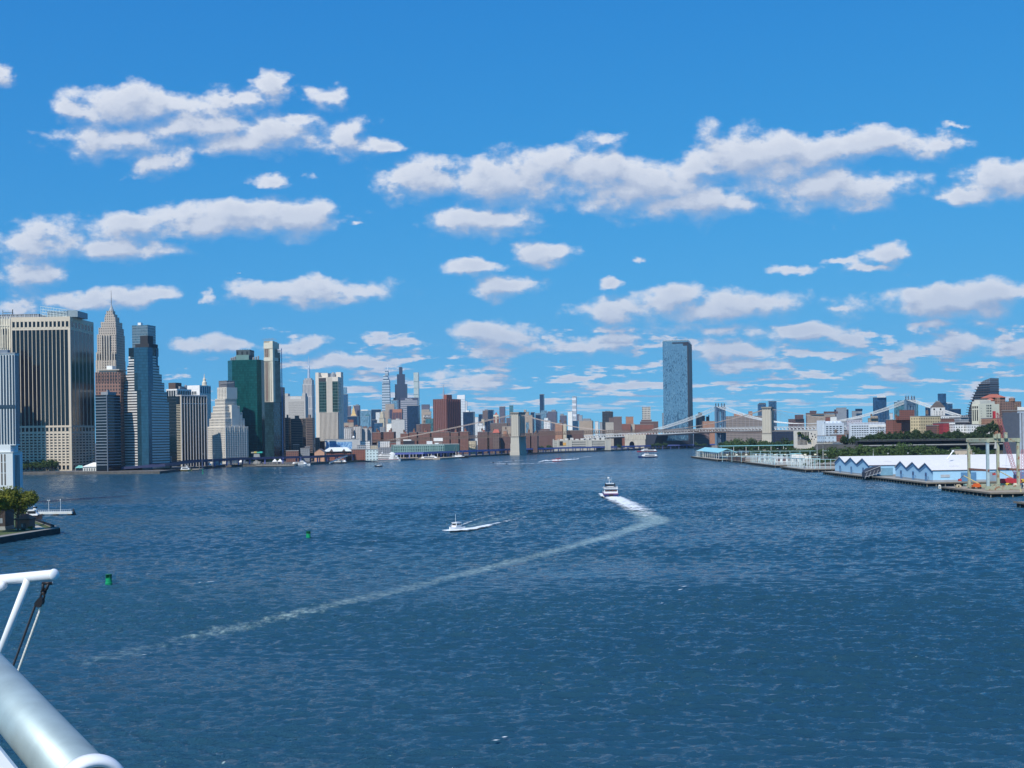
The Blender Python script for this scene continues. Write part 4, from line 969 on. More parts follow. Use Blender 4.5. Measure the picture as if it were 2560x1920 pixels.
    # hotel sign
    b = bld('hotel_block', 'beige block carrying a white lettered hotel sign', 1060, 1078, 1079, 1029, 4300, 4, 'tan', [], G_FAR)
    b.part('sign_board', MB().box(b.fx(1061), b.fx(1078), -3, -.5, b.z(1045), b.z(1037)), mat('sign_board_grey', (.12,.12,.13)))
    letters(b, 'PUBLIC', b.fx(1069.5), -3.5, b.z(1043.3), 7.0, WHITEP)
    # big brick tower
    b = B('brick_tower', 'massive red brown brick apartment tower with ribbed walls', 1084, 1117, 1153, 997, 2760, 33)
    bm = fac((.21,.095,.085), (.045,.03,.035), 3.2, 2.9, .36, .45, roof=(.3,.28,.26)); b.wall(bm); rm = mat('brick_rib', (.17,.07,.062), .85)
    for i in range(8): b.part('rib', MB().box(-b.wl + i*b.wl/7.2 - .1, -b.wl + i*b.wl/7.2 + 1.1, -1.3, 0, 0, b.H), rm)
    for i in range(8): b.part('rib', MB().box(0, 1.3, .4 + i*b.wr/8, 1.7 + i*b.wr/8, 0, b.H), rm)
    b.part('penthouse', MB().box(-9, 3.0 - 3.2, 1, b.wrf(1131), b.H, b.z(986.5)), mat('penthouse_brick', (.27,.09,.065), .85))
    # silver art deco spire
    b = B('deco_spire_tower', 'slender silver spire of an art deco tower behind the brick tower', 1104, 1113, 1114, 997, 6300, 5, group=G_FAR)
    sm = mat('spire_silver', (.36,.42,.48), .4, .3); b.wall('grey')
    cxm = b.fx(1109); b.part('spire', MB().lathe([(9, b.H), (8.2, b.z(991)), (5.6, b.z(983)), (3.6, b.z(976)), (1.6, b.z(970)), (.4, b.z(960))], cxm, 12, 8), sm)
    # white wedge topped tower
    b = B('wedge_tower', 'white tower with a steep wedge roof right behind the brick tower', 1143, 1163, 1164, 996, 6600, 4, group=G_FAR)
    wm = fac((.74,.77,.78), (.45,.50,.54), 500, 9, 1.0, .4); b.wall(wm)
    b.part('wedge_roof', MB().extrude([(-b.wl, b.H), (0, b.H), (0, b.z(987)), (-b.wl*.95, b.z(987.5))], 'y', 0, b.wr), mat('bright_white', (.84,.84,.83), .5))
    # red pyramid roof twin
    b = B('red_roof_tower', 'brick and cream tower with a red pyramid roof', 1234, 1247, 1248, 1037, 4000, 5, group=G_FAR)
    b.wall('redbrick'); b.part('cream_band', MB().box(-b.wl - .4, .4, -.5, b.wr*.6, b.z(1041), b.H).box(-b.wl*.6, -b.wl*.38, -.6, -.1, 0, b.z(1041)), mat('cream_stone', (.66,.60,.46)))
    b.part('pyramid_roof', MB().pyramid(-b.wl*.85, -b.wl*.15, 2, b.wr*.8, b.H, b.z(1030), tx=.1, ty=.1), mat('red_roof', (.36,.09,.07), .7))
    # grey balcony apartments
    for k, (x0, x1, yt, lb) in enumerate(((858,882,1068,'grey concrete apartment slab with balconies beside the ribbed tower'),(883,906,1066,'middle grey balcony slab of the row behind the quay hall'),(904,921,1070,'grey balcony slab left of the last brick capped one'),(918,931,1071,'last narrow grey balcony slab with brick cap'))):
        b = bld('apartment_slab', lb, x0, x1 - 2, x1, yt, 2330 + 12*k, 6, 'balcony', [(x0 + 4, x0 + 12, yt - 4, 'brick')], 'grey balcony slabs')
        for i in range(4): b.part('balcony_stack', MB().box(-b.wl + 2 + i*(b.wl - 3)/4, -b.wl + 4.6 + i*(b.wl - 3)/4, -1.1, 0, 4, b.H - 2), mat('balcony_rail', (.50,.49,.48)))
    # brick housing rows
    lbs = ['leftmost brick slab of the first riverside trio','second brick slab of the first riverside trio','third brick slab of the first riverside trio',
           'brick slab right of the windowless slab foot','brick slab above the long pier roof centre','brick slab left of the white roof sign','wide brick slab behind the white roof sign',
           'brick slab right of the white roof sign','brick slab ending the row before the gap','brick slab left of the stone bridge tower pair','brick slab touching the stone bridge tower','narrow brick slab beyond the gap',
           'brick slab under the deck right of the stone tower','second brick slab under the deck right of the stone tower']
    for lb, (x0, xc, x1, yt) in zip(lbs, ((901,925,930,1081),(930,952,959,1081),(959,985,990,1080),(1001,1021,1023,1084),(1023,1042,1046,1081),(1046,1075,1079,1081),(1079,1124,1127,1080),
            (1127,1146,1150,1081),(1150,1171,1176,1079),(1194,1218,1223,1080),(1223,1248,1252,1080),(1252,1276,1280,1092),(1314,1325,1328,1083),(1328,1343,1347,1086))):
        b = bld('housing_slab', lb, x0, xc, x1, yt, 2420, 4 if xc < 1300 else 6, 'brick2' if xc > 1180 else 'brick', [], G_BLK, tank=True)
        b.part('stair_core', MB().box(-b.wl*.55, -b.wl*.3, b.wr*.3, b.wr*.7, b.H, b.H + 4), mat('penthouse_brick', (.27,.09,.065), .85))
    bld('housing_slab', 'long plum brick row under the bridge deck behind the concrete stores', 1346, 1458, 1462, 1076, 2740, 4, 'brick2', [(1350,1372,1072,'brick2'),(1384,1404,1073,'brick2')], G_BLK)
    b = bld('school_roof', 'red hip roof of the grey brick school', 1233, 1248, 1249, 1082, 2400, 4, 'brown', [], None)
    b.part('hip_roof', MB().pyramid(-b.wl - 1, 1, -1, b.wr + 1, b.H, b.z(1073), tx=.6, ty=.1), mat('red_roof_bright', (.42,.11,.08), .7))
    # small pale building between slabs
    bld('pump_house', 'small cream building between the brick slabs by the viaduct', 1172, 1189, 1192, 1103, 2380, 5, 'cream', [], None)
    # concrete stores
    b = B('warehouse', 'long grey concrete riverside warehouse with square windows and two posters', 1382, 1525, 1528, 1099, 2650, 1)
    cm = mat('store_concrete', (.44,.43,.38), .85, var=.08, scale=.06); b.wall(cm); f = b.fx
    for s0, s1, k in ((f(1430), f(1464), 12), (f(1480), f(1512), 11)):
        rows(b, [('F', s0, s1, k, .58)], b.z(1118), b.z(1101.5), 3, .5, DARKG, cm)
    rows(b, [('F', f(1383), f(1392), 3, .5)], b.z(1117), b.z(1101), 4, .4, DARKG, cm)
    for px in (1382, 1394, 1418, 1427, 1466, 1477, 1514, 1524): b.part('buttress', MB().box(f(px), f(px + 3), -1.2, 0, 0, b.H + 3), cm)
    b.part('poster', MB().box(f(1399), f(1407), -.7, -.1, b.z(1112), b.z(1101.5)), mat('poster_black', (.015,.013,.018), .5))
    b.part('poster', MB().box(f(1407.5), f(1415), -.7, -.1, b.z(1112), b.z(1105)), mat('poster_amber', (.65,.36,.08), .5))
    mb = MB()
    for i in range(9): mb.box(f(1400 + i*13), f(1408 + i*13), 6, 20, b.H, b.H + 2.5 + (i % 3)*1.3)
    b.part('roof_plant', mb, mat('roof_plant_pale', (.58,.57,.54)))
    # blue glass tower on the river
    b = B('river_glass_tower', 'huge pale blue glass tower with scattered dark panels, a painted reflection low down and a notched top', 1658, 1722, 1731, 852, 2960, 13)
    m, g, p, o = newmat('panel_and_reflection_glass')
    tcx = g.n('ShaderNodeTexCoord'); x, y, z = g.sep(tcx.outputs['Object'])
    hh = g.m('DIVIDE', g.m('ADD', g.m('ADD', x, y), 500.0), 1.35)
    stag = g.m('MULTIPLY', g.m('FRACT', g.m('MULTIPLY', g.m('FLOOR', hh), .5)), .9)
    vv = g.m('ADD', g.m('DIVIDE', z, 4.0), stag)
    wz = g.n('ShaderNodeTexWhiteNoise', noise_dimensions='2D'); g.put(wz.inputs['Vector'], g.xyz(g.m('FLOOR', hh), g.m('FLOOR', vv)))
    nz = g.noise(tcx.outputs['Object'], .05, 4.0, .6)
    edge = g.m('ADD', g.m('MULTIPLY_ADD', z, -.0065, .86), g.m('MULTIPLY', g.m('SUBTRACT', nz, .5), .9))
    refl_dark = g.ramp(edge, .26, .60, .0, .60)  # extra dark panels lower down, painted in for a dark reflection
    th = g.m('ADD', .15, refl_dark)
    darkp = g.m('LESS_THAN', wz.outputs[0], th); bright = g.m('GREATER_THAN', wz.outputs[0], .90)
    darkp = g.m('MULTIPLY', darkp, g.m('LESS_THAN', g.m('FRACT', vv), .8)); top = g.m('LESS_THAN', z, b.z(872))
    c = g.mix(g.m('MULTIPLY', darkp, top), c4((.13,.25,.35)), c4((.040,.088,.15))); c = g.mix(bright, c, c4((.20,.33,.42)))
    g.put(p.inputs['Base Color'], c); p.inputs['Roughness'].default_value = .12; p.inputs['Metallic'].default_value = .35
    b.wall(m); dk = mat('dark_metal_and_shade', (.025,.028,.042), .5)
    b.part('shaded_side', MB().box(-2.6, .4, -.5, b.wr + .3, b.z(1101) if False else 0, b.H - 2), dk)  # right side coloured dark to carry its shade
    b.part('roof_notch', MB().box(b.fx(1682), .5, -.7, 3, b.z(858), b.z(855)).box(b.fx(1709), -2.6, -.65, 3, b.z(863.5), b.z(858)), dk)
    b.part('roof_screen', MB().box(-b.wl, .2, 0, b.wr*.7, b.H, b.z(849.5)), glass('screen_glass', (.25,.34,.38), .2, .2, 2.3, 8, .1, .2))
    mb = MB().tube([(b.fx(1692), 8, b.z(850)), (b.fx(1692), 8, b.z(843))], .5, 5).tube([(b.fx(1689), 8, b.z(844)), (b.fx(1695), 8, b.z(845))], .4, 4); b.part('roof_crane', mb, STEEL)
    b.part('podium', MB().box(b.fx(1640), b.fx(1722), -14, 20, 0, b.z(1101)), dk)
landmarks()
# ================================================================ elevated road along the left bank
def ribbon(pts, w, z0, z1, mb=None, side=1):
    """a level strip following points (x, y, z offset)"""
    mb = mb or MB()
    n = len(pts); off = []
    for i, p in enumerate(pts):
        a, b = pts[max(0, i-1)], pts[min(n-1, i+1)]; d = Vector((b.x - a.x, b.y - a.y, 0)).normalized(); off.append(Vector((-d.y, d.x, 0)))
    for i in range(n-1):
        p, q, o, r = pts[i], pts[i+1], off[i]*w/2, off[i+1]*w/2
        mb.add([(p.x-o.x, p.y-o.y, p.z+z0),(q.x-r.x, q.y-r.y, q.z+z0),(q.x+r.x, q.y+r.y, q.z+z0),(p.x+o.x, p.y+o.y, p.z+z0),
                (p.x-o.x, p.y-o.y, p.z+z1),(q.x-r.x, q.y-r.y, q.z+z1),(q.x+r.x, q.y+r.y, q.z+z1),(p.x+o.x, p.y+o.y, p.z+z1)],
               [(0,3,2,1),(4,5,6,7),(0,1,5,4),(1,2,6,5),(2,3,7,6),(3,0,4,7)])
    return mb
def along(pts, step):
    out = []; acc = step*.5
    for a, b in zip(pts, pts[1:]):
        L = (b - a).length
        while acc < L: out.append((a.lerp(b, acc/L), (b - a).normalized())); acc += step
        acc -= L
    return out
def shore_pt(px, py, inland, z):
    p = W(px, py); return Vector((p.x*(1 + inland/p.y), p.y + inland, z))
def viaduct():
    vp = [shore_pt(255,1186,75,4.0), shore_pt(330,1184,60,6.0), shore_pt(400,1183,50,8.5), shore_pt(480,1175,48,10.5), shore_pt(620,1167,45,11), shore_pt(780,1162,42,11),
          shore_pt(930,1153,40,11), shore_pt(1050,1150,32,11), shore_pt(1160,1143.5,14,11), shore_pt(1290,1136.5,12,10.5), shore_pt(1420,1131.5,12,10), shore_pt(1540,1127,12,9), shore_pt(1640,1123,12,8.5), shore_pt(1790,1119,14,8)]
    e = thing('elevated_road', 'long periwinkle blue elevated road on columns along the left bank', 'viaduct', (0,0,0))
    bl = mat('periwinkle_paint', (.15,.18,.46), .5, var=.06); ribbon(vp, 15, 0, .8).build('deck', mat('asphalt', (.06,.06,.062), .9), e)
    mb = MB(); n = len(vp)
    for sgn in (-1, 1):
        q = []
        for i, p in enumerate(vp):
            a, b = vp[max(0, i-1)], vp[min(n-1, i+1)]; d = Vector((b.x-a.x, b.y-a.y, 0)).normalized(); q.append(p + Vector((-d.y, d.x, 0))*7.8*sgn)
        ribbon(q[:7], .5, -1.5, 1.7).build('girder', mat('shaded_girder_blue', (.030,.038,.10), .5), e); ribbon(q[6:], .5, -1.5, 1.7).build('girder', bl, e)  # left run in a darker blue: its shade is put into the colour
    cb = None
    for p, d in along(vp[3:], 29):
        if cb is None:
            nrm = Vector((-d.y, d.x, 0)); k = MB()
            for s_ in (-1, 1): k.box(-.75, .75, s_*6.2 - .75, s_*6.2 + .75, -8.4, 0)
            k.box(-.8, .8, -7.6, 7.6, -1.6, -.02); cb = k.build('column_bent', bl, e); o = cb
        else: o = cb.copy(); COL.objects.link(o)
        o.location = (p.x, p.y, p.z); o.rotation_euler = (0, 0, math.atan2(d.y, d.x))
    # cars on it, far and small
    return vp
VP = viaduct()

# ================================================================ stone suspension bridge
def seg_curve(f, a, b, n): return [f(a + (b - a)*i/n) for i in range(n + 1)]
def stone_bridge():
    A = R(20); base = Vector((12.3, 2312, 0)); L = 486.0; SIDE = 284.0
    e = thing('suspension_bridge', 'old stone towered suspension bridge with gothic arches and a tan deck', 'bridge', base, -A)
    gm = fac((.60,.56,.47), (.47,.435,.365), 2.6, 1.5, .95, .90, rough=.8, roof=(.4,.38,.33), lit=.5, wv=.16)
    ds = mat('dark_stone_joint', (.16,.15,.135), .9); dk = mat('tan_steel', (.13,.092,.075), .7, var=.1); cabm = mat('cable_tan', (.42,.34,.29), .6)
    W2 = 19.0
    def tower(x0):
        mb = MB().box(-10, 10, -W2 - 3.2, W2 + 3.2, -3, 7).box(-9.2, 9.2, -W2 - 2, W2 + 2, 7, 23).box(-8.6, 8.6, -W2 - 1.2, W2 + 1.2, 23, 35.5)
        ys = [(-W2, -W2 + 7), (-3.4, 3.4), (W2 - 7, W2)]
        for (a, b) in ys: mb.box(-7.4, 7.4, a, b, 35.5, 68)
        for (a, b) in ((-W2 + 7, -3.4), (3.4, W2 - 7)):
            c = (a + b)/2; w = b - a
            for i in range(6):
                t0, t1 = i/6, (i + 1)/6
                arc = lambda t: (w/2)*(1 - t**1.8)
                for sg in (-1, 1):
                    mb.extrude([(c + sg*arc(t0), 64 + 10*t0), (c + sg*(w/2), 64 + 10*t0), (c + sg*(w/2), 64 + 10*t1), (c + sg*arc(t1), 64 + 10*t1)], 'x', -7.3, 7.3)
        mb.box(-7.4, 7.4, -W2, W2, 74.01, 80.5); mb.box(-7.4, 7.4, -W2, -W2 + 7, 68.01, 74); mb.box(-7.4, 7.4, -3.4, 3.4, 68.01, 74); mb.box(-7.4, 7.4, W2 - 7, W2, 68.01, 74)
        o = mb.build('tower', gm, e); o.location = (x0, 0, 0)
        q = MB().box(-9.0, 9.0, -W2 - 1.8, W2 + 1.8, 35.6, 37.4).box(-8.2, 8.2, -W2 - 1, W2 + 1, 80.6, 82.2).box(-9.2, 9.2, -W2 - 2, W2 + 2, 82.21, 84.6)
        c = q.build('cornice', mat('weathered_cornice', (.28,.255,.22), .9), o)
        q = MB()
        for sy in (-1, 1):
            for xx in (-7.0, 7.0, -2.2, 2.2):
                y_ = sy*W2; q.box(xx - .55, xx + .55, min(y_, y_ + sy*.9), max(y_, y_ + sy*.9), 37.5, 80.5)
        for yy in (-W2 + 3.5, 0, W2 - 3.5):
            q.box(7.3, 8.5, yy - 1.2, yy + 1.2, 37.5, 80.5); q.box(-8.5, -7.3, yy - 1.2, yy + 1.2, 37.5, 80.5)
        q.build('buttress', gm, o)
        return o
    tower(0); tower(L)
    def dz(x):
        if x < 0: return max(10, 36.5 + x*.024 - (max(0, -x - 284)*.03))
        if x > L: return 36.5 - (x - L)*.024
        return 36.5 + 4.5*(1 - ((x - L/2)/(L/2))**2)
    xs = [-760 + 12*i for i in range(int((760 + L + 330)/12) + 1)]
    mb = MB(); tr = MB()
    for a, b in zip(xs, xs[1:]):
        for (y0, y1, h0, h1, m_) in ((-12.6, 12.6, 0, 1.1, mb), (-13.0, -12.4, 4.9, 5.5, tr), (12.4, 13.0, 4.9, 5.5, tr), (-13.0, -12.4, -.2, .9, tr), (-.4, .4, 5.2, 5.8, tr), (-13.0, -12.4, 2.2, 2.8, tr)):
            za, zb = dz(a), dz(b)
            m_.add([(a,y0,za+h0),(b,y0,zb+h0),(b,y1,zb+h0),(a,y1,za+h0),(a,y0,za+h1),(b,y0,zb+h1),(b,y1,zb+h1),(a,y1,za+h1)], [(0,3,2,1),(4,5,6,7),(0,1,5,4),(1,2,6,5),(2,3,7,6),(3,0,4,7)])
        for k in range(3):
            x = a + k*4; z = dz(x)
            for yy in (-12.9, 12.5): tr.box(x - .3, x + .3, yy, yy + .4, z + .9, z + 5)
            tr.add([(x,-12.75,z+.9),(x+.5,-12.75,z+.9),(x+4,-12.75,z+4.9),(x+3.5,-12.75,z+4.9)], [(0,1,2,3)])
    d = mb.build('deck', mat('deck_brown', (.16,.112,.095), .8), e); tr.build('truss', dk, d)
    fm = lambda x: 43.5 + (82.0 - 43.5)*((x - L/2)/(L/2))**2
    def fs(x, side):
        t = (-x if side < 0 else x - L)/SIDE; return 82.0 + (dz(-SIDE) + 3 - 82.0)*t - 9*t*(1 - t)
    sus = MB(); ys = (-12.0, -4.2, 4.2, 12.0)
    for y in ys:
        pts = [(x, y, fs(x, -1)) for x in [-SIDE + i*SIDE/16 for i in range(17)]] + [(x, y, fm(x)) for x in [L*i/28 for i in range(1, 29)]] + [(L + i*SIDE/16, y, fs(L + i*SIDE/16, 1)) for i in range(1, 17)]
        MB().tube(pts, .27, 6).build('main_cable', cabm, e)
    for y in (-12.0, 12.0):
        for i in range(-28, 77):
            x = i*10.0; z1 = fs(x, -1) if x < 0 else (fm(x) if x <= L else fs(x, 1)); z0 = dz(min(max(x, -280), L + 280)) + 3
            if z1 - z0 > 1.5 and abs(x) > 9 and abs(x - L) > 9: sus.tube([(x, y, z0), (x, y, z1)], .055, 4, caps=False)
        for x0 in (0, L):
            for s in (-1, 1):
                for k in range(1, 9):
                    x = x0 + s*k*14.0; sus.tube([(x0 + s*7, y, 80), (x, y, dz(x) + 4)], .05, 4, caps=False)
    tag(sus.build('suspender_cables', mat('thin_cable', (.30,.25,.22), .6), e), kind='stuff')
    # masonry approach piers on the left bank
    for i in range(9):
        x = -300 - i*48; MB().box(x - 4, x + 4, -12, 12, 0, dz(x) - .1).build('approach_pier', mat('approach_stone', (.26,.22,.20), .9), e)
    return e
stone_bridge()

# ================================================================ steel suspension bridge behind it
def steel_bridge():
    T1 = Vector((498, 2800, 0)); T2 = Vector((816, 2400, 0)); dv = T2 - T1; L = dv.length; A = math.atan2(dv.y, dv.x)
    e = thing('suspension_bridge', 'blue grey steel suspension bridge with white cables and finialed towers', 'bridge', T1, A)
    sm = mat('bridge_blue_steel', (.12,.20,.28), .5, var=.08); wm = mat('cable_white', (.72,.72,.68), .5); lm = mat('truss_pale', (.50,.53,.54), .5); dk = mat('deck_underside', (.035,.04,.055), .7)
    def tower(x0):
        mb = MB()
        for y in (-15, -6, 6, 15):
            mb.box(-2.6, 2.6, y - 1.9, y + 1.9, 8, 98); mb.box(-3.2, 3.2, y - 2.2, y + 2.2, 98, 100)
        mb.box(-2.4, 2.4, -17, 17, 92, 98.01)
        for z0, z1 in ((36, 39), (60, 63)): mb.box(-1.5, 1.5, -15, 15, z0, z1)
        for (a, b) in ((-15, -6), (-6, 6), (6, 15)):
            for i in range(6):
                t0 = math.pi*i/6; t1 = math.pi*(i + 1)/6; c = (a + b)/2; w = (b - a)/2 - 1.5
                mb.extrude([(c - w*math.cos(t0), 85 + w*math.sin(t0)*.9), (c - w*math.cos(t1), 85 + w*math.sin(t1)*.9), (c - w*math.cos(t1), 92.2), (c - w*math.cos(t0), 92.2)], 'x', -1.6, 1.6)
        for z in (10, 20, 30, 44, 53):
            for (a, b) in ((-15, -6), (6, 15), (-6, 6)):
                mb.tube([(0, a, z), (0, b, z + 9)], .7, 4); mb.tube([(0, b, z), (0, a, z + 9)], .7, 4)
        o = mb.build('tower', sm, e); o.location = (x0, 0, 0)
        q = MB()
        for y in (-15, -6, 6, 15): q.lathe([(1.9, 100), (2.2, 102), (.9, 103.5), (1.7, 105.5), (1.5, 107), (.2, 109.5)], 0, y, 8)
        q.build('finials', mat('finial_steel', (.08,.13,.18), .5), o)
        MB().box(-9, 9, -22, 22, -3, 8).build('pier_base', mat('approach_stone', (.26,.22,.20), .9), o)
    tower(0); tower(L)
    dz = lambda x: 41.5 - max(0, abs(x - L/2) - L/2)*.031
    mb = MB(); arch = MB(); low = MB()
    xs = [-700 + 20*i for i in range(int((700 + L + 260)/20) + 1)]
    for a, b in zip(xs, xs[1:]):
        za, zb = dz(a), dz(b)
        def bar(m_, y0, y1, h0, h1): m_.add([(a,y0,za+h0),(b,y0,zb+h0),(b,y1,zb+h0),(a,y1,za+h0),(a,y0,za+h1),(b,y0,zb+h1),(b,y1,zb+h1),(a,y1,za+h1)], [(0,3,2,1),(4,5,6,7),(0,1,5,4),(1,2,6,5),(2,3,7,6),(3,0,4,7)])
        bar(low, -18, 18, -3.2, -.6)
        for y in (-18.4, 17.6): bar(mb, y, y + .8, -.6, 1.4); bar(mb, y, y + .8, 8.6, 9.3)
        bar(mb, -17, 17, 6.2, 7.0)
        for k in range(2):
            x = a + 10*k; z = dz(x + 5)
            pts = [(x + 5 - 4.6*math.cos(t*math.pi/6), -18, z + 1.2 + 4.6*math.sin(t*math.pi/6)) for t in range(7)]
            arch.tube(pts, .65, 4, caps=False); arch.tube([(x, -18, z + 1), (x, -18, z + 8.6)], .4, 4, caps=False)
            arch.tube([(x + 5, -18, z + 5.6), (x + 5, -18, z + 8.6)], .3, 4, caps=False)
    d = low.build('deck', dk, e); mb.build('girder', lm, d); arch.build('arched_truss', mat('arch_white', (.66,.67,.66), .5), d)
    SIDE = 221.0; H = 101.0
    fm = lambda x: 55.5 + (H - 55.5)*((x - L/2)/(L/2))**2
    sus = MB()
    for y in (-15, -6, 6, 15):
        pts = [(-SIDE*(1 - i/10), y, H + (47 - H)*(1 - i/10) - 16*(i/10)*(1 - i/10)) for i in range(11)] + [(L*i/30, y, fm(L*i/30)) for i in range(1, 31)] + [(L + 172*i/10, y, H + (47 - H)*i/10 - 7*(i/10)*(1 - i/10)) for i in range(1, 11)]
        MB().tube(pts, .62, 6).build('main_cable', wm, e)
    for y in (-15, 15):
        for i in range(1, 40):
            x = L*i/40; sus.tube([(x, y, dz(x) + 8), (x, y, fm(x))], .09, 4, caps=False)
        for i in range(1, 14):
            t = i/14; sus.tube([(-SIDE*t, y, dz(-SIDE*t) + 7), (-SIDE*t, y, H + (47 - H)*t - 16*t*(1 - t))], .09, 4, caps=False)
            sus.tube([(L + 172*t, y, 44), (L + 172*t, y, H + (47 - H)*t - 7*t*(1 - t))], .09, 4, caps=False)
    tag(sus.build('suspender_cables', mat('thin_cable_grey', (.45,.50,.54), .6), e), kind='stuff')
    am = mat('anchorage_stone', (.52,.48,.40), .85, var=.15, scale=.1)
    q = MB().box(-305, -232, -22, 22, 0, 36)
    for i in range(9): q.box(-304 + i*9, -300 + i*9, -23.2, -22, 24, 36)
    q.build('anchorage', am, e)
    MB().extrude([(-288, 0)] + [(-279 - 9*math.cos(math.pi*t/8), 10 + 9*math.sin(math.pi*t/8)) for t in range(9)] + [(-270, 0)], 'y', -22.6, -20).build('anchorage_arch', BLACKG, e)
    MB().extrude([(-232, 0), (-206, 0), (-198, 20), (-190, 36), (-232, 36)], 'y', -20, 20).build('anchorage_buttress', dk, e)
    for x in (-430, -560): MB().box(x - 9, x + 9, -20, 20, 0, dz(x) - 3.2).build('approach_pier', am, e)
steel_bridge()

# ================================================================ right bank, nearer buildings
def right_bank():
    # white warehouse pair
    b = B('warehouse', 'white concrete warehouse with wide dark windows beside the hotel', 2046, 2060, 2110, 1058, 1960, 70, gz=2.6)
    wm = mat('warehouse_white', (.62,.68,.74), .7, var=.06); b.wall(wm)
    rows(b, [('R', 3, b.wr - 3, 5, .66), ('F', -b.wl + 1, -1, 3, .4)], b.z(1090), b.z(1064), 5, .42, DARKG, wm)
    for i in range(5): b.part('gable', MB().extrude([(1 + i*(b.wr - 2)/5, b.H), (1 + (i + .92)*(b.wr - 2)/5, b.H), (1 + (i + .46)*(b.wr - 2)/5, b.z(1053))], 'x', -18, -2), wm)
    b.part('stair_tower', MB().box(-b.wl, -2, -3, 4, 0, b.z(1051)), wm)
    b = B('warehouse', 'longer white warehouse wing with window bands behind the trees', 2122, 2126, 2214, 1061, 2060, 80, gz=2.6); b.wall(wm)
    rows(b, [('R', 2, b.wr*.52, 7, .72), ('R', b.wr*.55, b.wr - 2, 6, .7)], b.z(1096), b.z(1063), 6, .40, DARKG, wm)
    b.part('blank_band', MB().box(-.1, .5, b.wr*.54, b.wr, b.z(1069), b.z(1062.5)), WHITEP)
    mb = MB()
    for i in range(11): mb.extrude([(2 + i*b.wr/11, b.H), (2 + (i + .9)*b.wr/11, b.H), (2 + (i + .45)*b.wr/11, b.H + 3.2)], 'x', -14, -1)
    b.part('sawtooth_roof', mb, mat('sawtooth_grey', (.40,.42,.45), .7))
    # concrete hotel with planted terraces
    b = B('hotel', 'pale concrete hotel with slim fins and planted terraces', 1984, 1988, 2046, 1077, 1780, 76, gz=2.6)
    hm = mat('hotel_concrete', (.66,.62,.54), .8, var=.08, scale=.2); r = b.wrf; b.wall(hm, y1=r(2044))
    for k in range(9):
        px = 1991 + k*3.6; b.part('tall_window', MB().box(-.1, .35, r(px), r(px + 1.9), b.z(1098 + k*.3), b.z(1080)), DARKG)
    for k in range(8): px = 1993 + k*3.2; b.part('colonnade_opening', MB().box(-.1, .45, r(px), r(px + 1.5), b.z(1112), b.z(1098.5)), DARKG)
    for (px, py) in ((2027,1083),(2030,1090),(2036,1086),(2038,1092),(2028,1097),(2034,1098)): b.part('square_window', MB().box(-.1, .4, r(px), r(px + 2.4), b.z(py + 3), b.z(py)), DARKG)
    b.part('lower_wing', MB().box(-10, 3, r(2030), r(2066), 0, b.z(1100)), hm); b.part('lowest_wing', MB().box(-8, 6, r(2040), r(2092), 0, b.z(1107)), hm)
    for (px, py, n) in ((1997,1083,6),(2006,1090,5),(2016,1094,6),(2022,1102,5),(2052,1099,6),(2060,1105,6)):
        leaf_lump(b, (1.2, r(px), b.z(py)), 2.4, 2.6)
    # billboard
    p = P(2127, 1110, 1560); e = thing('billboard', 'white billboard on posts above the trees', 'billboard', (p.x, 1560, 2.6))
    wdt = 24*1560/F; MB().box(0, wdt, 0, .5, P(2127,1110,1560).z - 2.6, P(2127,1103,1560).z - 2.6).build('panel', WHITEP, e)
    mb = MB(); mb.box(1, 1.4, .5, .9, 0, 22); mb.box(wdt - 1.4, wdt - 1, .5, .9, 0, 22); mb.box(1, wdt - 1, .55, .85, 19, 19.4); mb.build('frame', STEEL, e)
    # curved dark terraced tower
    D = 1960; e = None
    b = B('curved_tower', 'dark stepped tower that widens downward in curving terraces', 2447, 2476, 2498, 945, D, 55, gz=2.6)
    dm = fac((.05,.045,.055), (.17,.21,.26), 3.0, 3.6, .72, .72, rough=.15); f, r = b.fx, b.wrf
    n = 17; zt = b.z(954); z0_ = b.z(1062)
    for i in range(n):
        za = z0_ + (zt - z0_)*i/n; zb = z0_ + (zt - z0_)*(i + 1)/n; t = (i + .5)/n
        py_ = 1062 + (954 - 1062)*t; tab = [(954,2455),(966,2446),(978,2440),(990,2434),(1001,2430),(1018,2423),(1042,2419),(1063,2417)]
        xl = next((x0_ + (x1_ - x0_)*(py_ - y0_)/(y1_ - y0_) for (y0_, x0_), (y1_, x1_) in zip(tab, tab[1:]) if y0_ <= py_ <= y1_), 2455)
        b.part('floor_wall', MB().box(f(xl), 0, 0, b.wr, za + .8, zb), dm)
        b.part('terrace_slab', MB().box(f(xl) - 3.6, .5, -2.2, b.wr + .5, za, za + 1.0), mat('terrace_dark', (.07,.06,.07), .6))
    b.wall(dm, f(2456), 0, 0, b.wr, 0, z0_, 'base_wall')
    b.part('sloping_crown', MB().extrude([(f(2457), zt), (0, zt), (0, b.z(945)), (f(2457), b.z(952))], 'y', 0, b.wr), dm)
    # pale yellow office block with columned left side
    b = B('office_block', 'pale yellow office block with column of windows and ribbed left side', 2430, 2447, 2499, 1010, 1520, 64, gz=2.6)
    pm = mat('pale_yellow_stucco', (.68,.66,.52), .75, var=.05); b.wall(pm); r = b.wrf
    for (px, w) in ((2467,2),(2471,2),(2475.5,3)): 
        for k in range(8): b.part('window', MB().box(-.1, .25, r(px), r(px + w), b.z(1062 - k*6.6), b.z(1058.4 - k*6.6)), DARKG)
    for k in range(7): b.part('window', MB().box(-.1, .25, r(2452), r(2454), b.z(1060 - k*6.4), b.z(1059 - k*6.4)), DARKG)
    strips(b, 'F', -b.wl + .5, -.3, b.z(1052), b.z(1024), 3, .5, DARKG); strips(b, 'F', -b.wl + .5, -.3, b.z(1021), b.z(1015), 3, .6, DARKG)
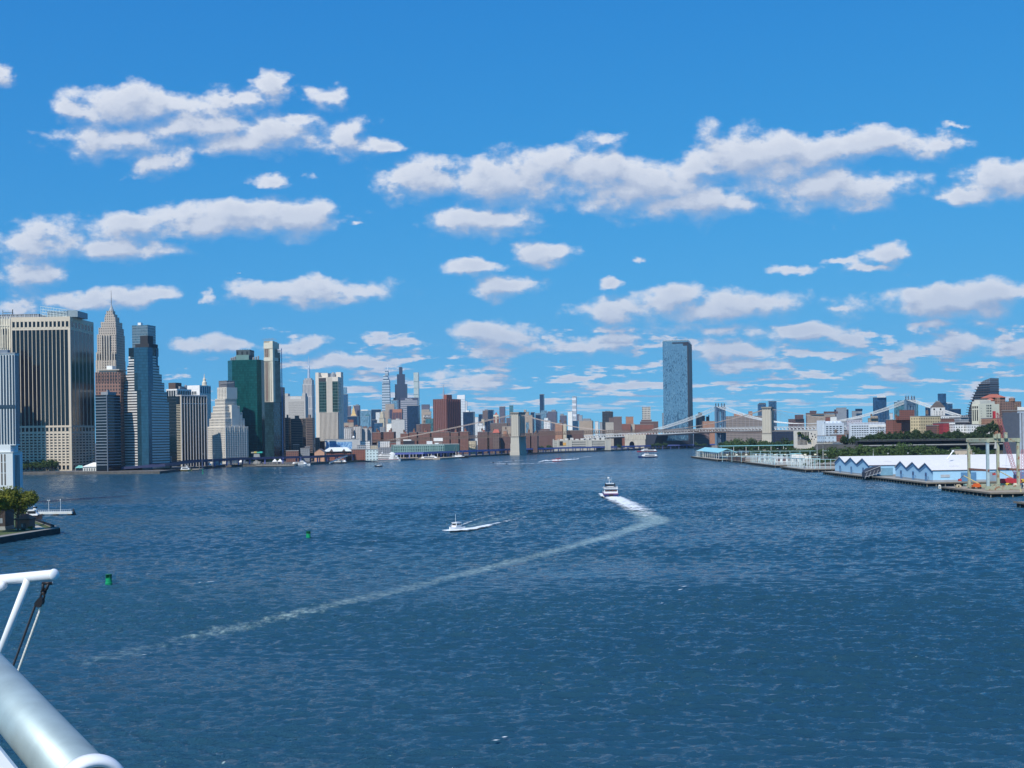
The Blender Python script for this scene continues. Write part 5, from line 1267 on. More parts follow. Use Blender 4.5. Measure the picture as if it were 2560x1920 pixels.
    b.part('penthouse', MB().box(-14, -1, r(2452), r(2489), b.H, b.z(1003)).box(-12, -4, r(2455), r(2484), b.z(1003), b.z(1005) + 3), mat('plant_cream', (.55,.54,.47), .8))
    # brown hotel with red hip roof
    b = B('roofed_hotel', 'brown brick hotel block with red hip roof and turret', 2468, 2472, 2554, 1004, 1740, 78, gz=2.6); b.wall(fac((.22,.13,.10), (.05,.04,.04), 4, 3.8, .4, .5)); r = b.wrf
    b.part('tower_block', MB().box(-24, -1, r(2474), r(2515), b.H, b.z(994)), fac((.22,.13,.10), (.05,.04,.04), 4, 3.8, .4, .5))
    rm = mat('terracotta_roof', (.42,.13,.08), .75); b.part('hip_roof', MB().pyramid(-26, 1, r(2472), r(2517), b.z(994), b.z(985), tx=.15, ty=.35), rm)
    b.part('turret', MB().lathe([(4.5, b.H), (4.5, b.z(998)), (5, b.z(997.5)), (4.4, b.z(996)), (.4, b.z(992))], -3, r(2534), 10), fac((.30,.17,.12), (.05,.04,.04), 3, 4, .4, .5))
    b.part('turret', MB().lathe([(5, b.z(1010)), (5, b.z(1002)), (5.6, b.z(1001)), (4.4, b.z(998)), (.4, b.z(995))], 2, r(2461) if False else 2, 10), rm)
    b.part('lantern_tower', MB().box(-2, 4, r(2489), r(2497), 0, b.z(994)), fac((.34,.20,.14), (.05,.04,.04), 3, 4, .4, .5))
    # hip roofed white block
    b = B('roofed_block', 'white block with tall grey hip roof and round windows', 2327, 2330, 2363, 1019, 1830, 78, gz=2.6); wm = mat('white_render', (.72,.71,.68), .7); b.wall(wm); r = b.wrf
    b.part('hip_roof', MB().pyramid(-b.wl, 0, -1, b.wr + 1, b.H, b.z(1005), tx=.3, ty=.3), mat('slate_brown', (.14,.115,.105), .8))
    b.part('roof_lantern', MB().box(-b.wl*.62, -b.wl*.38, b.wr*.36, b.wr*.64, b.z(1005), b.z(1002)), METALG)
    for px in (2334, 2352): b.part('round_window', MB().tube([(-.1, r(px), b.z(1023)), (.35, r(px), b.z(1023))], 1.4, 12), DARKG)
    for px in (2333,2340,2347,2354): b.part('window', MB().box(-.1, .3, r(px), r(px + 4), b.z(1040), b.z(1028)), fac((.72,.71,.68), (.08,.08,.09), 1.6, 2.4, .6, .6))
    # grey framed tower at the right edge
    b = B('cladding_tower', 'grey clad frame tower at the right edge behind the gantry', 2547, 2549, 2580, 1030, 1060, 80, gz=2.6); b.wall(mat('cladding_dark', (.10,.11,.13), .6)); cm = mat('cladding_grey', (.36,.40,.44), .5)
    for k in range(6): b.part('pilaster', MB().box(-.1, .8, k*2.6, k*2.6 + 1.3, 0, b.H), cm)
    b.part('cornice', MB().box(-3, .9, -.2, b.wr, b.H - 1, b.H + .6), cm)
def leaf_lump(b, c, rad, h):
    rr = random.Random(int(c[1]*7 + c[2])); mb = MB()
    for i in range(60):
        d = Vector((rr.gauss(0, 1), rr.gauss(0, 1), rr.gauss(0, .8))).normalized()*rr.uniform(.3, 1)**.5
        p = Vector(c) + Vector((d.x*rad, d.y*rad*1.3, d.z*h)); u = Vector((rr.gauss(0, 1), rr.gauss(0, 1), rr.gauss(0, 1))).normalized(); w = u.orthogonal().normalized()*.7; v = u.cross(w).normalized()*.7
        mb.add([p - w - v, p + w - v, p + w + v, p - w + v], [(0, 1, 2, 3)])
    b.part('terrace_plants', mb, LEAF)
def leafmat(name, c1, c2, c3):
    m, g, b, o = newmat(name)
    tc = g.n('ShaderNodeTexCoord'); n = g.noise(tc.outputs['Object'], .45, 3.0, .6)
    oi = g.n('ShaderNodeObjectInfo'); rv = g.m('MULTIPLY_ADD', oi.outputs['Random'], .5, -.25)
    k = g.m('ADD', n, g.m('MULTIPLY', rv, .5))
    c = g.mix(g.ramp(k, .3, .55), c4(c1), c4(c2)); c = g.mix(g.ramp(k, .55, .8), c, c4(c3))
    g.put(b.inputs['Base Color'], c); b.inputs['Roughness'].default_value = .6; b.inputs['Specular IOR Level'].default_value = .25
    tr = g.n('ShaderNodeBsdfTranslucent'); g.put(tr.inputs[0], c); mx = g.n('ShaderNodeMixShader'); mx.inputs[0].default_value = .25
    g.L.new(b.outputs[0], mx.inputs[1]); g.L.new(tr.outputs[0], mx.inputs[2]); g.L.new(mx.outputs[0], o.inputs[0])
    return m
LEAF = leafmat('park_leaves', (.040,.075,.020), (.065,.112,.028), (.105,.155,.042))
LEAFD = leafmat('dark_leaves', (.028,.052,.016), (.042,.074,.022), (.066,.102,.034))
LEAFY = leafmat('yellow_green_leaves', (.10,.12,.014), (.19,.20,.022), (.31,.29,.035))
BARK = mat('bark', (.09,.07,.055), .9, var=.3, scale=1.5)
right_bank()
# ================================================================ trees
def crown_mesh(seed, rx, rz, n, s, clumps=16, cz=0.0, flat=.75):
    rr = random.Random(seed); mb = MB(); cs = []
    for i in range(clumps):
        d = Vector((rr.gauss(0, 1), rr.gauss(0, 1), rr.gauss(0, .8))).normalized()*(rr.uniform(.15, 1)**.6)
        cs.append((Vector((d.x*rx*.72, d.y*rx*.72, cz + d.z*rz*.72)), rr.uniform(.26, .46)))
    for i in range(n):
        c, k = cs[rr.randrange(clumps)]
        d = Vector((rr.gauss(0, 1), rr.gauss(0, 1), rr.gauss(0, 1))).normalized()
        p = c + Vector((d.x*rx*k, d.y*rx*k, d.z*rz*k*1.1))*(rr.uniform(.35, 1.05)**.5)
        nrm = (d + Vector((rr.gauss(0, .6), rr.gauss(0, .6), rr.gauss(.3, .6)))).normalized()
        u = nrm.orthogonal().normalized(); v = nrm.cross(u); a = rr.uniform(0, 6.28); q = s*rr.uniform(.6, 1.3)
        u, v = (u*math.cos(a) + v*math.sin(a))*q, (v*math.cos(a) - u*math.sin(a))*q*flat
        mb.add([p - u, p - v*.9 + u*.1, p + u, p + v*.9], [(0, 1, 2, 3)])
    return mb
def trunk_mesh(seed, h, r, rx, lean=0.0, branches=6):
    rr = random.Random(seed); mb = MB()
    pts = [(lean*t*t*h*.3 + rr.uniform(-.1, .1)*r, rr.uniform(-.1, .1)*r, h*t) for t in (0, .25, .5, .75, 1)]
    mb.tube(pts, r, 7, r*.45)
    for i in range(branches):
        t = rr.uniform(.5, .95); a = 6.28*i/branches + rr.uniform(-.4, .4); L = rx*rr.uniform(.5, .85); b = Vector((lean*t*t*h*.3, 0, h*t))
        mb.tube([b, b + Vector((math.cos(a)*L*.5, math.sin(a)*L*.5, L*.35)), b + Vector((math.cos(a)*L, math.sin(a)*L, L*.75))], r*.42, 5, r*.12)
    return mb
def tree_proto(name, label, group, leaf, seed, h, rx, n, s, clumps, r=.28):
    e = thing(name, label, 'tree', (0, 0, -500), 0, group)
    crown_mesh(seed, rx, h*.36, n, s, clumps, h*.62).build('crown', leaf, e); trunk_mesh(seed + 1, h*.55, r, rx).build('trunk', BARK, e)
    return e
TR = random.Random(11)
def plant(protos, spots, first):
    for (x, y, z, k) in spots:
        i = TR.randrange(len(protos)); pr = protos[i]
        rz = TR.uniform(0, 6.28); sc_ = (k*TR.uniform(.88, 1.12),)*2 + (k*TR.uniform(.9, 1.15),)
        if i not in first:
            first.add(i); pr.location = (x, y, z); pr.rotation_euler = (0, 0, rz); pr.scale = sc_
        else: copy_tree(pr, (x, y, z), rz, sc_)
    for i, pr in enumerate(protos):
        if i not in first:
            for c in kids(pr): bpy.data.objects.remove(c)
            bpy.data.objects.remove(pr)
def row(px0, px1, D0, D1, n, z, k, jit=10):
    out = []
    for i in range(n):
        t = (i + TR.uniform(.1, .9))/n; D = D0 + (D1 - D0)*t + TR.uniform(-jit, jit); u = ray(px0 + (px1 - px0)*t, 1100)[0]
        out.append((u*D, D, z, k*TR.uniform(.85, 1.2)))
    return out
def trees():
    park = [tree_proto('park_tree', 'leafy green park tree in the belt behind the right bank piers', 'park trees of the right bank', LEAF, 20 + i, 12, 5.0, 620, .62, 15) for i in range(3)]
    sp = row(1806, 1990, 1985, 1960, 24, 2.6, 1.85, 20) + row(1800, 2010, 1925, 1905, 20, 2.6, 1.5, 12)
    sp += row(1875, 2160, 1640, 1560, 32, 2.6, 1.05, 25) + row(2000, 2250, 1540, 1480, 28, 2.6, 1.2, 30) + row(2050, 2330, 1400, 1340, 34, 2.6, 1.3, 35)
    sp += row(2125, 2310, 1300, 1280, 22, 2.6, 1.65, 18) + row(2130, 2480, 1290, 1250, 36, 2.6, 1.35, 25) + row(2120, 2560, 1185, 1155, 40, 2.6, 1.05, 25) + row(2050, 2140, 1700, 1660, 9, 2.6, 1.0, 20)
    sp += row(2390, 2470, 1330, 1310, 8, 3, 1.0, 10)
    plant(park, sp, set())
    dark = [tree_proto('promenade_tree', 'dense dark tree on the terrace above the dark highway wall', 'dark trees on the promenade', LEAFD, 40 + i, 14, 6.2, 700, .75, 15, .32) for i in range(3)]
    sp = row(2160, 2480, 1425, 1415, 32, 20, 1.05, 8) + row(2185, 2490, 1450, 1440, 26, 21, 1.15, 10) + row(2105, 2175, 1500, 1480, 8, 17, 1.05, 10) + row(2440, 2555, 1440, 1430, 9, 28, 1.3, 10)
    plant(dark, sp, set())
    city = [tree_proto('quay_tree', 'bushy green tree standing along the left bank quay', 'quay trees of the left bank', LEAF, 60 + i, 11, 4.8, 600, .6, 14) for i in range(2)]
    sp = row(58, 142, 1462, 1478, 9, 2.5, 1.15, 5) + row(60, 140, 1485, 1500, 8, 2.5, 1.2, 5) + row(246, 286, 1560, 1575, 4, 2.5, 1.1, 5) + row(614, 700, 1725, 1745, 11, 2.5, .95, 7)
    sp += row(776, 806, 1900, 1905, 3, 2.5, 1.1, 5) + row(1346, 1382, 2490, 2500, 6, 2.5, 1.25, 5) + row(1538, 1556, 2690, 2700, 2, 2.5, 1.1, 4) + row(1630, 1668, 2760, 2780, 5, 2.5, 1.4, 8) + row(1735, 1770, 2800, 2820, 4, 2.5, 1.1, 8) + row(1204, 1215, 2440, 2440, 2, 2.5, 1.2, 4)
    plant(city, sp, set())
    # shrubs on the garden pier
    bush = [tree_proto('shrub', 'rounded green shrub growing among posts on a pier', 'shrubs on the post piers', LEAF, 80, 4.2, 2.6, 260, .4, 8, .12)]
    sp = [(W(px, py, 2.6).x, W(px, py, 2.6).y, 2.6, k) for px, py, k in ((2012,1168,1.1),(2038,1164,1.4),(2046,1163,1.6),(2055,1163,1.6),(2064,1162,1.5),(2072,1161,1.4),(2030,1164,1.0),(2078,1160,1.3),(1788,1141,1.0),(1796,1142,.9),(1850,1145,.9),(1862,1146,.8),(2086,1160,1.3))]
    plant(bush, sp, set())
trees()

# ================================================================ right bank: promenade, warehouses, cranes, posts
def right_front():
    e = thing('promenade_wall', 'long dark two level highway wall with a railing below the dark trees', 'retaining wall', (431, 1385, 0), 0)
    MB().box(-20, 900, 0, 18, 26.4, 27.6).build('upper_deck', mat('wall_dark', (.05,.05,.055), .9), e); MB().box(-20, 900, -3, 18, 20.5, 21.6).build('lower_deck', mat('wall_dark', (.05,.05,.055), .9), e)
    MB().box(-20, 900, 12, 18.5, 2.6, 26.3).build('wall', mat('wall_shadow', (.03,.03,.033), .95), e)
    mb = MB().box(-20, 900, .1, .25, 28.5, 28.65)
    for i in range(100): mb.box(-20 + i*9.2, -19.85 + i*9.2, .1, .25, 27.6, 28.5)
    mb.build('railing', STEEL, e); MB().box(-20, 900, -3.2, -3, 21.6, 22.5).build('parapet', mat('parapet_pale', (.40,.40,.38), .8), e)
    # street lamps
    lp = None
    for (px, py, D, h) in ((2311,1112,1290,14),(2342,1111,1290,14),(2371,1111,1290,14),(2220,1140,1180,13),(2270,1140,1180,13),(2434,1136,1130,14),(2190,1138,1300,12),(2128,1140,1480,12),(2150,1140,1400,12),(1944,1128,1600,12),(1965,1130,1600,12),(2010,1128,1600,12)):
        p = P(px, py, D)
        if lp is None:
            lp = thing('street_lamp', 'tall slim pale lamp post among the park trees', 'street lamp', (p.x, D, 2.6), 0, 'lamp posts of the park')
            MB().tube([(0,0,0),(0,0,14)], .16, 6, .1).build('post', STEEL, lp); MB().box(-.9, .9, -.25, .25, 13.9, 14.3).build('lamp_head', WHITEP, lp)
        else: copy_tree(lp, (p.x, D, 2.6), 0)
    # warehouses with gabled fronts facing the river
    wb = mat('pale_blue_paint', (.36,.60,.78), .6, var=.05); bs = mat('eave_shade_blue', (.12,.25,.42), .6); wr_ = mat('white_roof_membrane', (.66,.655,.65), .7, var=.04); dr = mat('blue_door', (.10,.23,.40), .5); gb = mat('grey_base', (.30,.33,.36), .8)
    def shed(label, x, y0, y1, ev, pk, ln, doors, bev):
        e = thing('warehouse', label, 'warehouse', (x, y0, 2.6), 0, 'pale blue pier warehouses'); n = 3; w = (y1 - y0)/n
        prof = [(0, 0)] + [(y1 - y0, 0), (y1 - y0, ev)]
        for i in reversed(range(n)):
            prof += [((i + .5)*w, pk)] + ([(i*w, ev + .6)] if i else [(0, ev)])
        MB().extrude(prof, 'x', 0, ln).build('wall', wb, e)
        mb = MB(); shade_mb = MB()
        for i in range(n):
            a, m_, c = i*w, (i + .5)*w, (i + 1)*w; za = ev if i == 0 else ev + .6; zc = ev if i == n - 1 else ev + .6
            ox = -1.0
            mb.extrude([(a - (.6 if i == 0 else 0), za - .12), (m_, pk + .12), (m_, pk + .5), (a - (.6 if i == 0 else 0), za + .26)], 'x', ox, ln)
            mb.extrude([(m_, pk + .12), (c + (.6 if i == n - 1 else 0), zc - .12), (c + (.6 if i == n - 1 else 0), zc + .26), (m_, pk + .5)], 'x', ox, ln)
            shade_mb.extrude([(a, za - 2.6), (m_, pk - 2.6), (m_, pk + .1), (a, za)], 'x', -.25, -.02); shade_mb.extrude([(m_, pk - 2.6), (c, zc - 2.6), (c, zc), (m_, pk + .1)], 'x', -.25, -.02)  # blue bands paint the shadow under the gable eaves
        mb.build('roof', wr_, e); shade_mb.build('gable_eave_shade', bs, e)
        MB().box(-.3, -.03, 0, y1 - y0, 0, 1.3).build('plinth', gb, e); MB().box(0, ln, -.12, -.02, 0, 1.3).build('plinth', gb, e)
        for i in range(n):
            d = MB().box(-.35, -.05, (i + .5)*w - 1.9, (i + .5)*w + 1.9, 0, 6.4).build('door', dr, e)
            MB().box(-.4, -.36, (i + .5)*w - 1.4, (i + .5)*w + 1.4, 3.6, 5.8).build('door_panel', mat('door_dark', (.06,.07,.16), .4), d)
            MB().box(-2.4, -.1, (i + .5)*w - 5.6, (i + .5)*w - 4.6, 3.2, 3.45).build('awning', mat('awning_blue', (.10,.20,.34)), e)
        for (xa, xb, zb, m_, nm) in bev: MB().box(xa, xb, -.3, -.03, .2 if nm != 'wall_panel' else 3.2, zb).build(nm, m_, e)
        for i in range(10):
            xx = 14 + i*ln/11; MB().box(xx, xx + 7, w*.22, w*.22 + .5, ev + (pk - ev)*.44 + .26, ev + (pk - ev)*.44 + .7).build('roof_vent', mat('roof_seam_grey', (.45,.45,.45)), e)
        MB().box(-.6, ln, -.75, -.55, ev - .05, ev + .3).build('gutter', mat('gutter_brown', (.20,.16,.15)), e)
        return e
    shed('pale blue warehouse with three white gabled roofs on the nearer pier', 302, 842, 924, 8.2, 13.2, 420, 3,
         [(5.5, 12, 5.2, mat('vent_grey', (.42,.45,.48)), 'wall_panel'), (20, 31, 6.6, dr, 'roller_door'), (39, 47.5, 6.8, mat('roller_grey', (.24,.32,.38)), 'roller_door'), (58, 66, 6.4, dr, 'roller_door'), (75, 84, 6.8, dr, 'roller_door')])
    shed('pale blue warehouse with three white gabled roofs on the farther pier', 295, 968, 1072, 8.6, 14.0, 420, 3, [(3, 19, 6.6, mat('roller_teal', (.16,.33,.45)), 'roller_door')])
    # dark gangway shed between them
    e = thing('gangway', 'dark steel gangway landing between the two blue warehouses', 'gangway', (287, 955, 0)); gm = mat('gangway_dark', (.045,.05,.07), .6)
    MB().extrude([(0, 2), (13, 6.5), (13, 11.5), (3, 9), (0, 6)], 'y', 0, 8).build('ramp_body', gm, e)
    mb = MB()
    for i in range(5): mb.tube([(i*3, -.4, 1 + i*.8), (i*3 + 2, -.4, 6 + i*.7)], .18, 4)
    mb.tube([(0, -.4, 2.2), (13, -.4, 5.6)], .2, 4); mb.tube([(0, -.4, 6), (13, -.4, 11)], .2, 4); mb.build('railing', STEEL, e)
    # work pier: gantry
    wx = lambda px, D: ray(px, 1140)[0]*D
    Q = {'a': (wx(2422, 746), 746), 'b': (wx(2469, 718), 718), 'c': (wx(2494.5, 751), 751), 'd': (wx(2545, 723), 723)}
    e = thing('gantry_crane', 'weathered pale green gantry frame with rust patches on the work pier', 'gantry', (Q['b'][0], Q['b'][1], 2.6)); ox, oy = Q['b']
    m, g, bb, o = newmat('weathered_green_paint'); tcx = g.n('ShaderNodeTexCoord'); n1 = g.noise(tcx.outputs['Object'], .35, 6.0, .7); n2 = g.noise(tcx.outputs['Object'], 1.6, 4.0, .7)
    c = g.mix(g.ramp(n2, .35, .65), c4((.33,.36,.24)), c4((.42,.44,.33))); g.put(bb.inputs['Base Color'], g.mix(g.ramp(n1, .52, .64), c, c4((.30,.11,.05)))); bb.inputs['Roughness'].default_value = .8; gp = m
    ru = mat('rust_brown', (.27,.13,.09), .9, var=.3, scale=.8); pb = mat('faded_blue_leg', (.36,.46,.48), .8, var=.15, scale=.6)
    H = 29.6; wj = .76
    for k, mm in (('a', gp), ('b', pb), ('c', gp), ('d', gp)):
        x, y = Q[k][0] - ox, Q[k][1] - oy; MB().box(x - wj, x + wj, y - wj, y + wj, 2.4, H).build('leg', mm, e)
    def beam(p, q, z0, z1, w, nm, mm):
        a = Vector((Q[p][0] - ox, Q[p][1] - oy, 0)); b_ = Vector((Q[q][0] - ox, Q[q][1] - oy, 0)); d = (b_ - a).normalized(); nrm = Vector((-d.y, d.x, 0))*w; a2 = a - d*1.2; b2 = b_ + d*1.2
        return MB().prism([(v.x, v.y) for v in (a2 - nrm, b2 - nrm, b2 + nrm, a2 + nrm)], z0, z1).build(nm, mm, e)
    beam('a', 'c', H, H + 2.3, 1.0, 'cross_beam', gp); beam('b', 'd', H + .01, H + 2.2, 1.0, 'cross_beam', gp); beam('a', 'b', H - .3, H + 1.9, .8, 'end_beam', gp); beam('c', 'd', H - .3, H + 1.9, .8, 'end_beam', gp)
    beam('a', 'b', 11.6, 12.9, .5, 'brace', ru); beam('c', 'd', 11.6, 12.9, .5, 'brace', ru); beam('a', 'c', .2, 2.6, 1.0, 'base_beam', gp); beam('b', 'd', .1, 2.7, 1.1, 'base_beam', gp)
    mb = MB()
    for t in (.2, .32, .55): mb.box(19*t, 19*t + 1.6, -.8, .8, H + 2.2, H + 4.2 + 3*t)
    mb.build('top_machinery', gp, e); MB().tube([(5, 0, H), (5, 0, H - 2.4), (5, 0, H - 4)], .5, 6, 1.1).build('hook_block', mat('hook_grey', (.4,.4,.38)), e)
    # red lattice crane
    rd = mat('red_paint', (.45,.035,.045), .5, var=.15); rl = mat('faded_red_lattice', (.45,.10,.12), .6)
    p = Vector((wx(2528, 775), 775, 2.6)); e = thing('crawler_crane', 'red crawler crane with a long faded lattice boom leaning left', 'crane', p)
    MB().box(-7, 5, -2.6, 2.6, 1.6, 4.6).box(-8, -6, -2.8, 2.8, 1.9, 4.2).build('body', rd, e); MB().box(1, 4, -2.7, -.4, 4.6, 7.2).build('cab', mat('navy_cab', (.04,.05,.12), .4), e)
    for sy in (-1, 1): MB().box(-6, 6, sy*2.8 - .7, sy*2.8 + .7, 0, 1.5).build('track', mat('track_dark', (.03,.03,.03), .9), e)
    tip = P(2493, 1032, 770) - p; root = Vector((4, 0, 3.2)); mb = MB(); n = 26; d = (tip - root)
    side = Vector((0, 1, 0)); upv = d.normalized().cross(side).normalized()
    cs = []
    for i in range(n + 1):
        t = i/n; w = 1.0*min(1, 6*t + .15, 6*(1 - t) + .3); cpt = root + d*t; cs.append([cpt + side*w*a + upv*w*b for a, b in ((-1,-1),(1,-1),(1,1),(-1,1))])
    for a, b in zip(cs, cs[1:]):
        for k in range(4): mb.tube([a[k], b[k]], .12, 4, caps=False); mb.tube([a[k], b[(k + 1) % 4]], .08, 4, caps=False)
    mb.build('lattice_boom', rl, e); MB().tube([tip, Vector((tip.x*.5 + 3, 0, tip.z*.55 + 6)), Vector((-4, 0, 5))], .07, 4).build('stay_rope', mat('rope_grey', (.3,.3,.3)), e)
    MB().box(tip.x - .7, tip.x + .7, -.9, .9, tip.z - 3.5, tip.z + 1.2).build('boom_head', rd, e)
    # second lattice mast at the very edge
    p = Vector((wx(2556, 765), 765, 2.6)); e = thing('lattice_mast', 'faded red lattice mast section standing at the right edge', 'crane', p); mb = MB()
    for i in range(12):
        for a in (-1.4, 1.4): mb.tube([(a*(1 - i*.04), 0, i*2), (a*(1 - (i + 1)*.04), 0, i*2 + 2)], .14, 4); mb.tube([(a*(1 - i*.04), 0, i*2), (-a*(1 - (i + 1)*.04), 0, i*2 + 2)], .09, 4)
    mb.build('lattice', rl, e)
    # boom lifts
    def lift(label, px, py, D, up, col, bcol, L=10, ang=35, flip=-1):
        q = W(px, py, 2.6); e = thing('boom_lift', label, 'boom lift', q, 0, 'boom lifts on the work pier'); cm = mat('lift_' + col, {'orange': (.62,.12,.02), 'red': (.5,.06,.05), 'yellow': (.62,.42,.04)}[col], .5)
        MB().box(-2.6, 2.6, -1.2, 1.2, 1.0, 2.7).box(-1.6, 1.8, -1.0, 1.0, 2.7, 3.4).build('chassis', cm, e)
        for sx in (-2, 2):
            for sy in (-1.3, 1.3): MB().tube([(sx, sy - .25, .7), (sx, sy + .25, .7)], .7, 10).build('wheel', mat('tyre_black', (.02,.02,.02), .9), e)
        a = R(ang); tipv = Vector((flip*L*math.cos(a), 0, 3.2 + L*math.sin(a))); MB().tube([(flip*-1.5, 0, 3.2), tipv], .42, 6, .3).build('boom', bcol, e)
        b2 = tipv + Vector((flip*2.4, 0, -2.0)); MB().tube([tipv, b2], .2, 5).build('jib', mat('jib_dark', (.08,.08,.08)), e); MB().box(b2.x - .9, b2.x + .9, -.8, .8, b2.z - 1.4, b2.z).build('basket', mat('lift_red', (.5,.06,.05), .5), e)
    yb_ = mat('lift_boom_cream', (.62,.52,.25), .5)
    lift('orange boom lift with cream boom raised left below the gantry', 2441, 1222, 0, 0, 'orange', yb_, 9.5, 33)
    lift('boom lift with cream boom raised left behind the gantry', 2524, 1206, 0, 0, 'red', yb_, 10, 33)
    lift('low red boom lift with folded arm beside the far gantry leg', 2444, 1203, 0, 0, 'red', mat('lift_orange', (.62,.12,.02), .5), 5, 40, 1)
    # scattered equipment
    for (nm, lb, px, py, sx, sy, sz, col) in (('equipment_box', 'cream ticket booth like box near the pier edge', 2538, 1224, 2.2, 2, 4, (.62,.56,.42)), ('equipment_box', 'pale timber crate left of the orange lift', 2396, 1219, 3, 2, 2, (.50,.42,.28)),
            ('equipment_box', 'pale green machine drum beside the gantry foot', 2508, 1220, 3.2, 2.4, 2.8, (.42,.46,.26)), ('equipment_box', 'yellow machine under the gantry beam', 2521, 1216, 4, 2, 2.2, (.62,.42,.05)),
            ('equipment_box', 'red machine under the middle of the gantry', 2487, 1218, 4, 2, 2, (.5,.08,.05)), ('equipment_box', 'flat green tarpaulin pile at the gantry foot', 2424, 1214, 7, 3, 1.2, (.30,.42,.33)),
            ('equipment_box', 'long green tarpaulin pile right of the orange lift', 2469, 1218, 9, 3, 1.2, (.30,.42,.33)), ('equipment_box', 'white crate at the right frame edge on the pier', 2556, 1220, 3, 2, 3, (.6,.56,.48)), ('equipment_box', 'yellow machine at the right edge on the pier', 2552, 1206, 5, 2, 2.4, (.62,.45,.03)),
            ('equipment_box', 'small white bollard shed on the pier tip', 2349, 1222, 1.4, 1.4, 2.6, (.7,.68,.6))):
        q = W(px, py, 2.6); e = thing(nm, lb, 'equipment', q); mm = mat('equip_%d_%d' % (px, py), col, .7)
        MB().box(-sx/2, sx/2, -sy/2, sy/2, 0, sz*.8).prism([(-sx*.42, -sy*.4), (sx*.42, -sy*.4), (sx*.42, sy*.4), (-sx*.42, sy*.4)], sz*.8, sz, [(-sx*.3, -sy*.3), (sx*.3, -sy*.3), (sx*.3, sy*.3), (-sx*.3, sy*.3)]).build('housing', mm, e)
        MB().box(-sx*.2, sx*.1, -sy/2 - .06, -sy/2 + .02, sz*.25, sz*.7).build('opening', DARKG, e); MB().box(-sx*.55, sx*.55, -sy*.55, sy*.55, -.02, .18).build('skid', PILE, e)
    # bollards along the pier edge
    bo = None
    for i, x in enumerate((300, 318, 336, 352)):
        if bo is None:
            bo = thing('bollard', 'stubby yellow bollard along the edge of the work pier', 'bollard', (x, 692, 2.6), 0, 'bollards on the work pier'); MB().lathe([(.55, 0), (.5, 1.5), (.7, 1.6), (.65, 2.0)], 0, 0, 10).build('post', mat('bollard_cream', (.6,.5,.28)), bo)
        else: copy_tree(bo, (x, 692, 2.6))
    # white jib behind the near warehouse roof
    p = Vector((wx(2350, 905), 905, 10)); e = thing('jib_crane', 'thin white jib boom rising over the warehouse roof', 'crane', p); t2 = P(2383, 1127, 905) - p
    MB().tube([(0, 0, 0), t2*.55], .12, 5).build('mast_wire', STEEL, e); MB().tube([t2*.5, t2], .5, 6).build('boom', WHITEP, e); MB().box(t2.x - .9, t2.x + .5, -.5, .5, t2.z - .6, t2.z + .5).build('head', WHITEP, e)
    # posts on the post piers
    ps = mat('teal_post_paint', (.38,.60,.62), .6); wp_ = mat('white_post_paint', (.62,.72,.72), .6)
    def posts(label, x0, y0, nx, ny, dx, dy, h, group):
        e = thing('post_cluster', label, 'posts', (x0, y0, 2.6), 0, None); one = None
        for i in range(nx):
            for j in range(ny):
                if i and 0 < j < ny - 1 and (i + j) % 3: continue
                if one is None: one = c = MB().tube([(0, 0, 0), (0, 0, h)], .22, 6).build('post', wp_, e)
                else: c = one.copy(); COL.objects.link(c)
                c.location = (i*dx, j*dy, 0)
        MB().box(-.4, (nx - 1)*dx + .4, -.3, .3, h, h + .5).build('top_beam', ps, e); MB().box(-.3, .3, .31, (ny - 1)*dy + .4, h, h + .5).build('top_beam', ps, e)
    posts('thicket of white posts on the garden pier', 292, 1178, 5, 14, 4.2, 5.0, 9.5, None); posts('thicket of white posts on the long post pier', 296, 1330, 6, 14, 5, 9.0, 11, None)
    def frame(label, x0, y0, x1, y1, n, h, rails=(1.0,), lamps=False):
        e = thing('frame_row', label, 'steel frame', (x0, y0, 2.6)); d = Vector((x1 - x0, y1 - y0, 0)); mb = None
        for i in range(n + 1):
            q = d*(i/n); MB().box(q.x - .2, q.x + .2, q.y - .2, q.y + .2, 0, h).build('post', ps, e)
        for r_ in rails: MB().tube([(0, 0, h*r_), (d.x, d.y, h*r_)], .22, 4).build('rail', ps, e)
        if lamps:
            for i in range(n):
                q = d*((i + .5)/n); MB().box(q.x - 1.3, q.x + 1.3, q.y - 1.2, q.y - .4, h*.62, h*.62 + 1.5).build('lamp_head', mat('lamp_pale', (.85,.80,.62), .4), e)
    frame('long teal steel frame with pale floodlights over the sports pier', wx(1806, 1480), 1480, wx(2128, 1400), 1400, 13, 13.2, (1.0, .5), True)
    frame('second run of teal frame with floodlights in front of the park trees', wx(2132, 1330), 1330, wx(2300, 1260), 1260, 6, 12, (.55,), True)
    frame('low teal frame along the outer post pier', 293, 1310, 300, 1465, 10, 8, (1.0,)); frame('low teal frame on the garden pier head', wx(2036, 1160), 1160, wx(2090, 1145), 1145, 4, 9.5, (1.0,))
    # white low sheds among the posts
    for k, (px0, px1, py, D, h) in enumerate(((1938,2010,1150,1440,4.5),(1900,1960,1146,1500,4))):
        e = thing('low_shed', ['long low white shed behind the post pier', 'low white shed left of the long white shed'][k], 'shed', (wx(px0, D), D, 2.6)); w_ = (px1 - px0)*D/F
        MB().box(0, w_, 0, 8, 0, h).build('wall', WHITEP, e); MB().box(-.5, w_ + .5, -1, 9, h, h + .4).build('roof', wr_, e)
        for i in range(5): MB().box(1 + i*w_/5, 1 + (i + .7)*w_/5, -.2, .0, .8, h - .8).build('window', mat('shed_window', (.14,.10,.10)), e)
